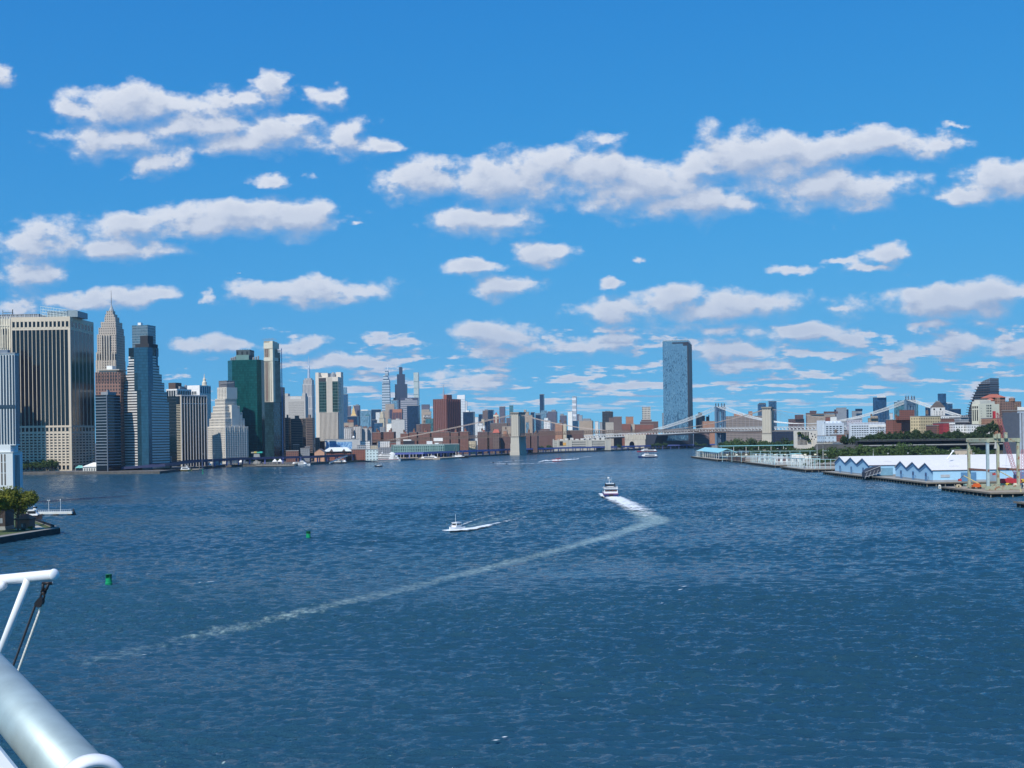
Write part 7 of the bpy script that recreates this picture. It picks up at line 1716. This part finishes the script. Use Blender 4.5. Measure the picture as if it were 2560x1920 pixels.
def launch():
    p = W(1140, 1327); e = thing('motorboat', 'small white cabin motorboat speeding left with a mast', 'motorboat', p, R(240))
    h = hull(9.5, 3.2, 1.5, -.5, .5, 1.15).build('hull', HULLW, e); MB().box(-4.4, -2.2, -1.2, 1.2, 1.45, 1.6).build('cockpit_sole', mat('cockpit_grey', (.35,.36,.36)), e)
    c = deckhouse(-2.4, 1.8, 1.25, 1.5, 3.5, .7, .1).build('cabin', HULLW, e)
    for x in (-1.9, -.7, .4): 
        for sy in (-1, 1): MB().box(x, x + .7, sy*1.26 - .05, sy*1.26 + .05, 2.5, 3.1).build('window', BGL, c)
    MB().box(1.05, 1.5, -.95, .95, 2.4, 3.1).build('windscreen', BGL, c); MB().box(-2.6, 1.5, -1.4, 1.4, 3.5, 3.65).build('cabin_roof', HULLW, c)
    MB().tube([(1.0, .5, 3.6), (1.0, .5, 7.2)], .06, 5).build('mast', HULLW, e); mb = MB()
    for i in range(7): mb.tube([(1.8 + i*.42, -1.35 + i*.16, 1.9), (1.8 + i*.42, -1.35 + i*.16, 2.5)], .03, 4).tube([(1.8 + i*.42, 1.35 - i*.16, 1.9), (1.8 + i*.42, 1.35 - i*.16, 2.5)], .03, 4)
    mb.tube([(1.8, -1.35, 2.5), (4.4, -.2, 2.65), (4.4, .2, 2.65), (1.8, 1.35, 2.5)], .035, 4).build('bow_rail', STEEL, e)
launch()
def ferry_small(lb, px, py, rz, L=26, hullm=None, roofs=1, name='ferry', grp_='small ferries along the banks', B_=7.5, glass_=True):
    p = W(px, py); e = thing(name, lb, 'ferry', p, R(rz), grp_); hull(L, B_, 2.2, -.4, .45).build('hull', hullm or HULLN, e)
    MB().box(-L/2, L*.28, -B_*.53, B_*.53, 2.2, 2.7).build('sheer_band', HULLW, e); c = deckhouse(-L*.46, L*.30, B_*.46, 2.7, 5.2, 2.4, .6).build('cabin', HULLW, e)
    for sy in (-1, 1): MB().box(-L*.34, L*.16, sy*B_*.455 - .1, sy*B_*.455 + .1, 3.2, 4.6).build('side_window', BGL, c)
    w = deckhouse(-L*.05, L*.18, B_*.3, 5.2, 7.2, 1.5, .4).build('wheelhouse', HULLW, e); MB().box(-L*.04, L*.15, -B_*.31, B_*.31, 6.0, 6.7).build('wheelhouse_window', BLK, w); MB().tube([(0, 0, 7), (0, 0, 9.8)], .12, 5).build('mast', STEEL, e)
ferry_small('white ferry moored left of the quay tents with bow to the right', 541, 1166.5, -8, 25); ferry_small('small white boat moored at the left end of the quay', 521, 1167.5, -5, 12, HULLW, 1, 'motorboat')
ferry_small('white ferry with a high arched window moored at the landing stage', 753, 1164, 0, 26, HULLW); ferry_small('white ferry with a black hull under way off the market hall', 846, 1158.5, 180, 25, BLK)
ferry_small('white ferry with navy hull sailing below the steel bridge anchorage', 1619, 1144, 190, 32, HULLN); ferry_small('white and red boat moored along the pier hall', 1078, 1149, 0, 36, HULLW)
ferry_small('tan work boat beside the long low landing stage', 466, 1178, 10, 14, mat('work_boat_tan', (.45,.30,.12)), 1, 'work boat'); ferry_small('blue work boat moored under the elevated road', 495, 1165, 5, 14, mat('work_boat_blue', (.06,.14,.35)), 1, 'work boat')
ferry_small('mauve and white excursion boat just above the navy hulled ferry', 1617, 1130, 185, 42, mat('excursion_red', (.28,.05,.08))); ferry_small('small white launch crossing behind the island hut', 86, 1299, 0, 8, mat('launch_dark', (.05,.04,.04)), 1, 'motorboat', B_=3)
def yacht():
    p = W(958, 1153); e = thing('yacht', 'large white three deck dinner yacht with dark window bands', 'yacht', p, R(178)); L = 58
    hull(L, 11, 3.6, -.4, .35, 1.05).build('hull', HULLW, e); MB().box(-L*.44, L*.3, -5.9, 5.9, 2.5, 2.9).build('red_stripe', mat('stripe_red', (.35,.06,.05)), e)
    for k, (x0, x1, z0, z1) in enumerate(((-L*.45, L*.36, 3.6, 6.6), (-L*.40, L*.26, 6.6, 9.4), (-L*.30, L*.14, 9.4, 11.8))):
        c = deckhouse(x0, x1, 5.4 - .4*k, z0, z1, 4.5, .5).build('deck_house', HULLW, e)
        for sy in (-1, 1): MB().box(x0 + 2, x1 - 6, sy*(5.4 - .4*k) - .12, sy*(5.4 - .4*k) + .12, z0 + .9, z1 - .7).build('window_band', BGL, c)
    for sy in (-1, 1): MB().extrude([(-L*.30, 2.4), (-L*.16, 2.4), (-L*.24, 12.6), (-L*.33, 12.6)], 'y', sy*5.6 - .14, sy*5.6 + .14).build('white_sash', HULLW, e)
    MB().extrude([(-L*.31, 11.8), (-L*.17, 11.8), (-L*.24, 15), (-L*.31, 14)], 'y', -2.4, 2.4).build('funnel', HULLW, e); MB().tube([(2, 0, 11.8), (1.2, 0, 18)], .25, 6, .1).build('mast', HULLW, e); MB().lathe([(.2, 13.2), (1.0, 13.6), (1.0, 14.4), (.2, 15)], 1.6, 0, 10).build('radar_dome', HULLW, e)
yacht()
def sailboat(lb, px, py, m, h, rz, L, sail=False, name='sailboat'):
    p = W(px, py) if py > 1100 else None; e = thing(name, lb, 'sailboat', p, R(rz)); hull(L, L*.3, L*.1 + .4, -.3, .6).build('hull', m, e); MB().tube([(L*.05, 0, .6), (L*.05, 0, h)], .18, 6, .08).build('mast', mat('mast_brown', (.20,.15,.12)) if m is BLK else HULLW, e)
    MB().tube([(L*.05, 0, 2.2), (-L*.42, 0, 2.4)], .2, 6).build('boom', HULLW, e); MB().tube([(L*.05, 0, h*.97), (L*.49, 0, 1.2)], .06, 4).tube([(L*.05, 0, h*.97), (-L*.48, 0, 1.2)], .06, 4).tube([(L*.05, 0, h*.9), (0, L*.14, 1)], .05, 4).tube([(L*.05, 0, h*.9), (0, -L*.14, 1)], .05, 4).build('rigging', mat('rig_grey', (.45,.45,.45)), e)
    MB().box(-L*.15, L*.2, -L*.08, L*.08, L*.1 + .3, L*.1 + 1.0).build('coach_roof', HULLW, e)
sailboat('sailing boat with bare brown mast off the white yacht', 946, 1167, BLK, 19, 160, 11)
p_ = P(2058, 1150, 1290); sailboat('white yacht with tall bare mast and stays moored among the post piers', 2058, 1166, HULLW, 24, 70, 16); sailboat('white sailing boat with bare mast left of the tall masted yacht', 2043, 1163, HULLW, 26, 60, 12); sailboat('small white sailing boat with mast between piers and warehouse', 2184, 1180, HULLW, 22, 80, 10)
def tall_ship():
    p = W(1150, 1145.5); e = thing('schooner', 'dark hulled two masted schooner at the end of the pier hall', 'sailing ship', p, R(0)); hull(30, 7, 2.6, -.4, .5).build('hull', BLK, e); MB().box(-14, 8, -3.3, 3.3, 2.6, 3.2).build('bulwark', HULLW, e)
    for x, h in ((5, 24), (-6, 27)): MB().tube([(x, 0, 2), (x, 0, h)], .28, 6, .1).build('mast', mat('mast_brown', (.20,.15,.12)), e); MB().tube([(x, 0, 5), (x - 8, 0, 5.5)], .2, 5).build('boom', HULLW, e)
    MB().tube([(5, 0, 23), (19, 0, 3.5)], .06, 4).tube([(-6, 0, 26), (5, 0, 22)], .06, 4).tube([(-6, 0, 26), (-15, 0, 3)], .06, 4).build('rigging', mat('rig_grey', (.45,.45,.45)), e); MB().tube([(14, 0, 3), (20, 0, 4.2)], .18, 5).build('bowsprit', mat('mast_brown', (.20,.15,.12)), e)
    MB().box(-9, 3, -2, 2, 3.2, 4.8).build('deck_house', HULLW, e)
tall_ship()
def jetboat():
    p = W(1393, 1153); e = thing('speedboat', 'red speedboat rearing up in a big white splash', 'speedboat', p, R(200)); rm = mat('speed_red', (.42,.03,.03), .35); o = hull(15, 4.4, 2.4, -.4, .5).build('hull', rm, e); deckhouse(-5, 3, 1.8, 2.4, 4.2, 1.6).build('cabin', rm, e); MB().box(-4.8, 2.0, -1.86, 1.86, 3.0, 3.7).build('window', BGL, e)
    MB().tube([(-4.5, -1.7, 4), (-5, -1.7, 6.2), (-5, 1.7, 6.2), (-4.5, 1.7, 4)], .12, 5).build('arch', rm, e)
jetboat()
def jetski(lb, px, py, rz):
    p = W(px, py); e = thing('jet_ski', lb, 'jet ski', p, R(rz), 'jet skis near the stone bridge'); hull(3.2, 1.2, .6, -.2, .5).build('hull', mat('ski_dark', (.05,.05,.07), .4), e); MB().box(-1.0, .4, -.25, .25, .6, 1.0).build('seat', BLK, e); MB().tube([(.7, -.45, 1.15), (.6, 0, 1.05), (.7, .45, 1.15)], .05, 5).build('handlebar', BLK, e)
    q = thing('person', lb.replace('jet ski', 'rider in dark clothing on the jet ski'), 'person', p, R(rz), 'jet ski riders'); person_body(q)
def person_body(e):
    me = bpy.data.meshes.new('body'); V = [(-.25,0,1.15),(-.15,0,1.5),(.0,0,1.85),(.02,0,2.0),(.05,0,2.18),(-.02,-.22,1.82),(.2,-.3,1.55),(.6,-.35,1.3),(-.02,.22,1.82),(.2,.3,1.55),(.6,.35,1.3),(.15,-.3,1.12),(.05,-.38,.62),(.15,.3,1.12),(.05,.38,.62)]
    E = [(0,1),(1,2),(2,3),(3,4),(2,5),(5,6),(6,7),(2,8),(8,9),(9,10),(0,11),(11,12),(0,13),(13,14)]
    me.from_pydata(V, E, []); o = bpy.data.objects.new('body', me); COL.objects.link(o); o.parent = e
    o.modifiers.new('skin', 'SKIN'); rad = [.17,.17,.18,.07,.12,.08,.06,.045,.08,.06,.045,.09,.06,.09,.06]
    for v, r_ in zip(me.skin_vertices[0].data, rad): v.radius = (r_, r_)
    me.skin_vertices[0].data[0].use_root = True; o.modifiers.new('sub', 'SUBSURF').levels = 1; me.materials.append(mat('wetsuit_dark', (.03,.03,.04), .7))
jetski('leftmost jet ski throwing spray left of the stone tower', 1233, 1157, 20); jetski('jet ski nearest the camera below the stone tower', 1266, 1161, 200); jetski('jet ski in thin foam just below the stone tower', 1283, 1152, 15); jetski('jet ski with white trail right of the red speedboat', 1470, 1142, 10)
def buoy(lb, px, py, k=1.0):
    p = W(px, py); e = thing('buoy', lb, 'buoy', p, rnd.uniform(0, 3), 'green can buoys'); gm = mat('buoy_green', (.005,.30,.12), .45, var=.15, scale=1.2)
    MB().lathe([(.2, -.6), (.98*k, -.4), (.98*k, .5), (.86*k, .62), (.86*k, 1.75*k)], 0, 0, 20).build('float', gm, e, False)
    mb = MB()
    for i in range(4):
        a = i*math.pi/2; x, y = .8*k*math.cos(a), .8*k*math.sin(a); mb.prism([(x - .09, y - .09), (x + .09, y - .09), (x + .09, y + .09), (x - .09, y + .09)], 1.7*k, 2.9*k)
    mb.prism([(-.05, -.8*k), (.05, -.8*k), (.05, .8*k), (-.05, .8*k)], 1.8*k, 2.8*k); mb.prism([(-.8*k, -.05), (.8*k, -.05), (.8*k, .05), (-.8*k, .05)], 1.8*k, 2.8*k)
    mb.lathe([(.92*k, 2.78*k), (.92*k, 2.92*k)], 0, 0, 20); mb.build('radar_reflector', mat('buoy_green_dark', (.003,.12,.05), .5), e)
    MB().lathe([(1.02*k, .42), (1.02*k, .55)], 0, 0, 20).build('band', gm, e)
buoy('green can buoy with open top nearer the ship', 272, 1461); buoy('green can buoy farther out in mid river', 771, 1345, .98)
p = W(183.5, 1287); e = thing('buoy', 'dark conical buoy off the floating dock end', 'buoy', p); MB().lathe([(.3, -.5), (1.25, -.3), (1.25, .7), (.5, 2.6)], 0, 0, 14).build('body', BLK, e); MB().lathe([(.5, 2.6), (.12, 3.6)], 0, 0, 10).build('lantern', BLK, e)
p = W(507, 1184); e = thing('buoy', 'small green marker off the timber landing', 'buoy', p); MB().lathe([(.9, -.3), (.9, .8), (.3, 1.0), (.25, 3.8)], 0, 0, 10).build('body', mat('buoy_green', (.005,.30,.12)), e); MB().box(-.45, .45, -.45, .45, 3.8, 4.7).build('topmark', mat('buoy_green', (.005,.30,.12)), e)
# airliner high over the left bank
p = P(597, 683, 9000); e = thing('airplane', 'tiny white airliner high above the left bank', 'airplane', p, R(6)); MB().tube([(-14, 0, 0), (-10, 0, 0), (10, 0, 0), (14, 0, .8)], 1.6, 8).build('fuselage', HULLW, e)
MB().prism([(-4, 0), (3, 0), (-1, 15), (-3, 15)], -.6, 0).prism([(-4, 0), (3, 0), (-1, -15), (-3, -15)], -.6, 0).build('wings', HULLW, e); MB().extrude([(9, .5), (14, .8), (15, 5), (13, 5)], 'y', -.2, .2).build('tail_fin', HULLW, e)

# ================================================================ wakes and foam on the water
def foam_mat(name, cov, col=(.80,.84,.84), scale=.5, soft=.22, stretch=.25, rough=.7, edge=1.0, slick=0.0):
    """broken foam: the sheet's own 'foam' attribute (1 on the wake's axis, 0 at its rim) thins it out"""
    m, g, b, o = newmat(name)
    tc = g.n('ShaderNodeTexCoord'); at = g.n('ShaderNodeAttribute', attribute_name='foam'); p = tc.outputs['Object']
    n = g.noise(g.v('MULTIPLY', p, (stretch, 1, 1)), scale, 7.0, .68); n2 = g.noise(p, scale*.16, 4.0, .6)
    d = g.m('ADD', g.m('MULTIPLY', at.outputs['Fac'], edge), g.m('MULTIPLY', g.m('SUBTRACT', n, .5), 1.7)); d = g.m('ADD', d, g.m('MULTIPLY', g.m('SUBTRACT', n2, .5), .9))
    a = g.ramp(d, cov, cov + soft)
    b.inputs['Base Color'].default_value = c4(col); b.inputs['Roughness'].default_value = rough; b.inputs['Specular IOR Level'].default_value = .2
    bp = g.n('ShaderNodeBump'); bp.inputs['Strength'].default_value = .6; bp.inputs['Distance'].default_value = .5; g.put(bp.inputs['Height'], n); g.L.new(bp.outputs[0], b.inputs['Normal'])
    tr = g.n('ShaderNodeBsdfTransparent'); mx = g.n('ShaderNodeMixShader'); al = g.m('MULTIPLY', a, 1.0 - slick); g.put(mx.inputs[0], al)
    g.L.new(tr.outputs[0], mx.inputs[1]); g.L.new(b.outputs[0], mx.inputs[2]); g.L.new(mx.outputs[0], o.inputs[0])
    return m
def wake(name, pts, m, z=.12, nx=9, kind='stuff', hump=0.0):
    """pts: (px, py, half width in m, strength); a strip on the water along them"""
    P_ = []
    for a, b_ in zip(pts, pts[1:]):
        A_, B_ = W(a[0], a[1]), W(b_[0], b_[1]); n = max(2, int((B_ - A_).length/4))
        for i in range(n): t = i/n; P_.append((A_.lerp(B_, t), a[2] + (b_[2] - a[2])*t, a[3] + (b_[3] - a[3])*t))
    P_.append((W(pts[-1][0], pts[-1][1]), pts[-1][2], pts[-1][3]))
    for _ in range(10):
        Q_ = list(P_)
        for i in range(1, len(P_) - 1): Q_[i] = ((P_[i-1][0] + P_[i][0]*2 + P_[i+1][0])/4, P_[i][1], P_[i][2])
        P_ = Q_
    V = []; A = []; Fs = []; rr = random.Random(len(P_))
    for i, (p, w, s) in enumerate(P_):
        d = (P_[min(i+1, len(P_)-1)][0] - P_[max(i-1, 0)][0]); d.z = 0; d.normalize(); nr = Vector((-d.y, d.x, 0))
        for j in range(nx):
            t = 2*j/(nx - 1) - 1; q = p + nr*(w*t); V.append((q.x, q.y, z + hump*s*(1 - t*t)*(.6 + .8*rr.random()))); A.append(s*(1 - abs(t)**1.6))
    for i in range(len(P_) - 1):
        for j in range(nx - 1): k = i*nx + j; Fs.append((k, k + 1, k + nx + 1, k + nx))
    me = bpy.data.meshes.new(name); me.from_pydata(V, [], Fs); at = me.attributes.new('foam', 'FLOAT', 'POINT'); at.data.foreach_set('value', A); me.materials.append(m); me.polygons.foreach_set('use_smooth', [True]*len(Fs)); me.update()
    o = bpy.data.objects.new(name, me); COL.objects.link(o); return tag(o, kind=kind)
FOAM = foam_mat('white_foam', .36, (.80,.84,.85), .42, .52, 1.0); OLDF = foam_mat('old_foam', .38, (.42,.56,.56), .35, .55, .6, slick=.45); THIN = foam_mat('thin_foam', .40, (.62,.70,.72), .3, .45, .6, slick=.3)
wake('ferry_wake_foam', [(1526,1239,5.5,1.25),(1534,1246,8.5,1.15),(1556,1257,10,.95),(1582,1270,10.5,.76),(1605,1283,10.5,.60),(1622,1293,9.5,.46),(1632,1301,8,.32)], FOAM, .5, 11, hump=.5)
wake('ferry_wake_foam', [(1502,1237,3,.9),(1508,1243,3.2,1.1),(1520,1246,3.4,1.1)], FOAM, .5, 7, hump=.6)
wake('motorboat_wake_foam', [(1106,1330,1,.9),(1120,1330,3,1.3),(1142,1330,4,1.35),(1165,1328,4.2,1.3),(1190,1323,4,1.1),(1215,1317,3.6,.85),(1250,1309,3.2,.6),(1290,1300,3,.45),(1320,1292,2.5,.3)], FOAM, .45, 9, hump=.35)
wake('motorboat_wake_foam', [(1150,1316,1.0,.8),(1170,1307,1.6,.75),(1200,1297,2.0,.6),(1240,1287,2.4,.5),(1290,1274,2.6,.4),(1340,1262,2.6,.3)], THIN, .3, 9)
wake('speedboat_wake_foam', [(1345,1158,2,.7),(1362,1154,4,1.1),(1385,1154,5,1.3),(1405,1153,5,1.3),(1430,1151,4,1.1),(1448,1149,2,.8)], FOAM, .5, 9, hump=1.4)
wake('speedboat_wake_foam', [(1200,1165,1.5,.6),(1280,1162,2,.75),(1340,1159,2.4,.9),(1385,1157,2.6,1.0)], FOAM, .3, 7, hump=.3)
wake('speedboat_wake_foam', [(640,1189,1.2,.55),(760,1184,1.4,.6),(900,1177,1.4,.62),(1000,1173,1.4,.65),(1100,1169,1.5,.66),(1200,1165,1.5,.7)], THIN, .3, 7)
wake('speedboat_wake_foam', [(200,1214,2,.35),(330,1207,2,.45),(480,1200,2,.4),(640,1190,1.6,.5)], THIN, .3, 7)
wake('jet_ski_wake_foam', [(1224,1157,1.2,.8),(1236,1157,2.2,1.1),(1260,1155,2,.9),(1290,1152.5,1.4,.8),(1340,1149,1,.6)], FOAM, .3, 7, hump=.4); wake('jet_ski_wake_foam', [(1236,1160,1.4,.9),(1262,1161,2.2,1.2),(1280,1160,2,1.1),(1330,1158.5,1,.6)], FOAM, .3, 7, hump=.4); wake('jet_ski_wake_foam', [(1410,1147,1,.6),(1450,1144,1.2,.8),(1472,1142.5,1.6,1.1),(1478,1142,1,.8)], FOAM, .3, 7, hump=.5)
wake('shore_foam', [(2420,1262,1,.5),(2480,1266,1.2,.55),(2530,1274,1.6,.65),(2560,1280,1.2,.5)], THIN, .3, 7)
wake('shore_foam', [(100,1299,.8,.5),(112,1299,1.4,.45),(125,1298,1.5,.3)], THIN, .3, 5)
rw = random.Random(4)
for (px, py, L_, w) in ((1018,1322,0,0),(938,1355,10,1.2),(926,1380,8,.8),(1268,1332,9,1.0),(1828,1312,8,.7),(1818,1340,7,.7),(1710,1470,9,.6),(1700,1478,7,.5),(530,1457,16,.8),(500,1460,10,.6),(1240,1858,14,.35),(1262,1850,9,.3),(1655,1512,6,.4),(380,1480,9,.5),(1800,1300,6,.6),(360,1642,14,.5),(376,1638,8,.4)):
    if L_: wake('whitecap_foam', [(px - L_, py + 1, w*.4, .3), (px, py, w, .85), (px + L_, py - 1.5, w*.4, .3)], FOAM, .42, 5)

# ================================================================ the ship the camera stands on
def ship():
    wp = mat('ship_white_paint', (.80,.81,.82), .30, var=.03, scale=2); mt = mat('brushed_rail_metal', (.34,.43,.44), .50, .35, var=.16, scale=9)
    def at(px, py, d): return P(px, py, d)
    e = thing('handrail', 'thick silver tube rail with a white ring end close to the camera', 'handrail', (0, 0, 0))
    a = at(-200, 1500, 2.85); c = at(222, 1975, 1.75); d = (c - a).normalized(); MB().tube([a - d*.4, a, a.lerp(c, .5), c], .0455, 48).build('tube', mt, e, True)
    q = c + d*.004; rg = MB(); n = 48; u = d.cross(Vector((0, 0, 1))).normalized(); v = u.cross(d).normalized()
    prof = [(.0455, -.012), (.0535, -.010), (.056, 0), (.0555, .012), (.052, .019), (.047, .021), (.042, .018), (.040, .010), (.040, -.03)]
    k0 = len(rg.v)
    for (r_, o_) in prof:
        for j in range(n): t = 2*math.pi*j/n; rg.v.append(tuple(q + d*o_ + u*(r_*math.cos(t)) + v*(r_*math.sin(t))))
    for i in range(len(prof) - 1):
        for j in range(n): rg.f.append([k0 + i*n + j, k0 + i*n + (j+1) % n, k0 + (i+1)*n + (j+1) % n, k0 + (i+1)*n + j]); rg.mi.append(0)
    rg.build('end_ring', wp, e, True); MB().tube([q - d*.03, q - d*.026], .0405, 24).build('dark_bore', mat('bore_shade', (.02,.015,.02), .7), e)  # dark disc stands for the shade inside the open tube
    e = thing('rail_plate', 'white painted steel plate in the bottom left corner below the rail', 'plate', (0, 0, 0)); a = at(-60, 1800, 1.9); b_ = at(46, 1932, 1.62); MB().add([a, b_, at(30, 1990, 1.62), at(-90, 1990, 1.9)] + [x + Vector((.0, .02, -.01)) for x in (a, b_, at(30, 1990, 1.62), at(-90, 1990, 1.9))], [(0,1,2,3),(7,6,5,4),(0,4,5,1),(1,5,6,2),(2,6,7,3),(3,7,4,0)]).build('plate', wp, e)
    # davit
    e = thing('davit', 'white tubular davit boom with a sloping strut at the left edge', 'davit', (0, 0, 0)); D = 7.5; a, c = at(-260, 1474, D + 1.0), at(136, 1437, D); dd = (c - a).normalized(); r_ = .0345
    MB().tube([a, a.lerp(c, .5), c], r_, 24).build('boom', wp, e, True); pr = [c - dd*.006 + dd*(.02*math.sin(t*math.pi/12)) for t in range(7)]
    cap = MB(); k0 = 0; u = dd.cross(Vector((0,0,1))).normalized(); v = u.cross(dd)
    for i in range(7):
        t = i*math.pi/12; o_ = .022*math.sin(t); rr_ = max(.001, .0395*math.cos(t))
        for j in range(24): w_ = 2*math.pi*j/24; cap.v.append(tuple(c + dd*(o_ - .006) + u*(rr_*math.cos(w_)) + v*(rr_*math.sin(w_))))
    for i in range(6):
        for j in range(24): cap.f.append([i*24 + j, i*24 + (j+1) % 24, (i+1)*24 + (j+1) % 24, (i+1)*24 + j]); cap.mi.append(0)
    cap.f.append(list(range(24))[::-1]); cap.mi.append(0)
    cap.build('end_cap', wp, e, True)
    MB().tube([at(70, 1448, D + .12), at(0, 1630, D + .3), at(-60, 1790, D + .5)], .023, 16).build('strut', wp, e, True); MB().tube([at(8, 1462, D + .2), at(-30, 1484, D + .3)], .03, 12).build('bracket', wp, e, True)
    # shackle, chain, block and rope hanging from the boom
    e = thing('rope_tackle', 'black shackle and chain links holding a pulley block with two rope parts', 'tackle', (0, 0, 0)); bk = mat('shackle_black', (.018,.017,.020), .45, .3)
    def loop(x0, y0, x1, y1, w, D_, r_, nm):
        a, c = at(x0, y0, D_), at(x1, y1, D_); ax = (c - a); L_ = ax.length; ax.normalize(); sd_ = ax.cross(Vector((0, 1, 0))).normalized(); pts = []
        for i in range(17):
            t = 2*math.pi*i/16; pts.append((a + c)/2 + ax*(L_/2*math.cos(t)) + sd_*(w*math.sin(t)))
        MB().tube(pts, r_, 8, caps=False).build(nm, bk, e, True)
    MB().tube([at(106, 1458, D - .02), at(131, 1458, D - .02)], .0105, 10).build('shackle_pin', bk, e, True); MB().tube([at(124, 1458, D - .02), at(132, 1457.5, D - .02)], .008, 8).build('pin_tip', STEEL, e, True)
    MB().tube([at(108, 1456, D - .02), at(107, 1470, D - .02), at(109, 1478, D - .02)], .0095, 8).build('shackle_leg', bk, e, True); MB().tube([at(122, 1457, D - .02), at(117, 1471, D - .02), at(110, 1479, D - .02)], .0095, 8).build('shackle_leg', bk, e, True)
    loop(111, 1472, 107, 1486, .014, D, .0065, 'chain_link'); loop(108, 1482, 105, 1498, .012, D, .0065, 'chain_link')
    bl = MB(); a = at(105, 1494, D); c = at(94, 1516, D); ax = (c - a).normalized(); sd_ = ax.cross(Vector((0, 1, 0))).normalized()
    poly = [a - sd_*.010, a + sd_*.010, a + ax*.022 + sd_*.021, c - ax*.012 + sd_*.024, c + sd_*.012, c - sd_*.014, c - ax*.016 - sd_*.022, a + ax*.022 - sd_*.017]
    bl.add([p + Vector((0, -.022, 0)) for p in poly] + [p + Vector((0, .022, 0)) for p in poly], [tuple(range(8)), tuple(range(15, 7, -1))] + [(i, 8 + i, 8 + (i+1) % 8, (i+1) % 8) for i in range(8)]); bl.build('pulley_block', bk, e)
    def rope(p0, p1, m_, r_):
        a, c = at(*p0), at(*p1); n = 60; ax = (c - a).normalized(); s1 = ax.cross(Vector((0, 1, 0))).normalized(); s2 = s1.cross(ax); mb = MB()
        for k in range(3): mb.tube([a.lerp(c, i/n) + (s1*math.cos(i*1.1 + k*2.094) + s2*math.sin(i*1.1 + k*2.094))*r_*.55 for i in range(n + 1)], r_*.62, 5, caps=False)
        return mb.build('rope', m_, e, True)
    rope((106, 1510, D), (20, 1748, D + .1), mat('rope_white', (.62,.60,.54), .8), .0085); rope((88, 1514, D), (6, 1738, D + .1), mat('rope_dark', (.035,.04,.05), .8), .0075)
ship()

# ================================================================ air
hz = MB().box(-9500, 9500, -450, 16500, -4, 1400).build('haze', bpy.data.materials.new('haze')); tag(hz, kind='stuff')
hm_ = hz.data.materials[0]; hm_.use_nodes = True; g = NG(hm_.node_tree); g.N.clear()
pv = g.n('ShaderNodeVolumePrincipled'); pv.inputs['Color'].default_value = (.50,.76,1.0,1); pv.inputs['Density'].default_value = 3.0e-5; pv.inputs['Anisotropy'].default_value = .2
o = g.n('ShaderNodeOutputMaterial'); g.L.new(pv.outputs[0], o.inputs['Volume'])
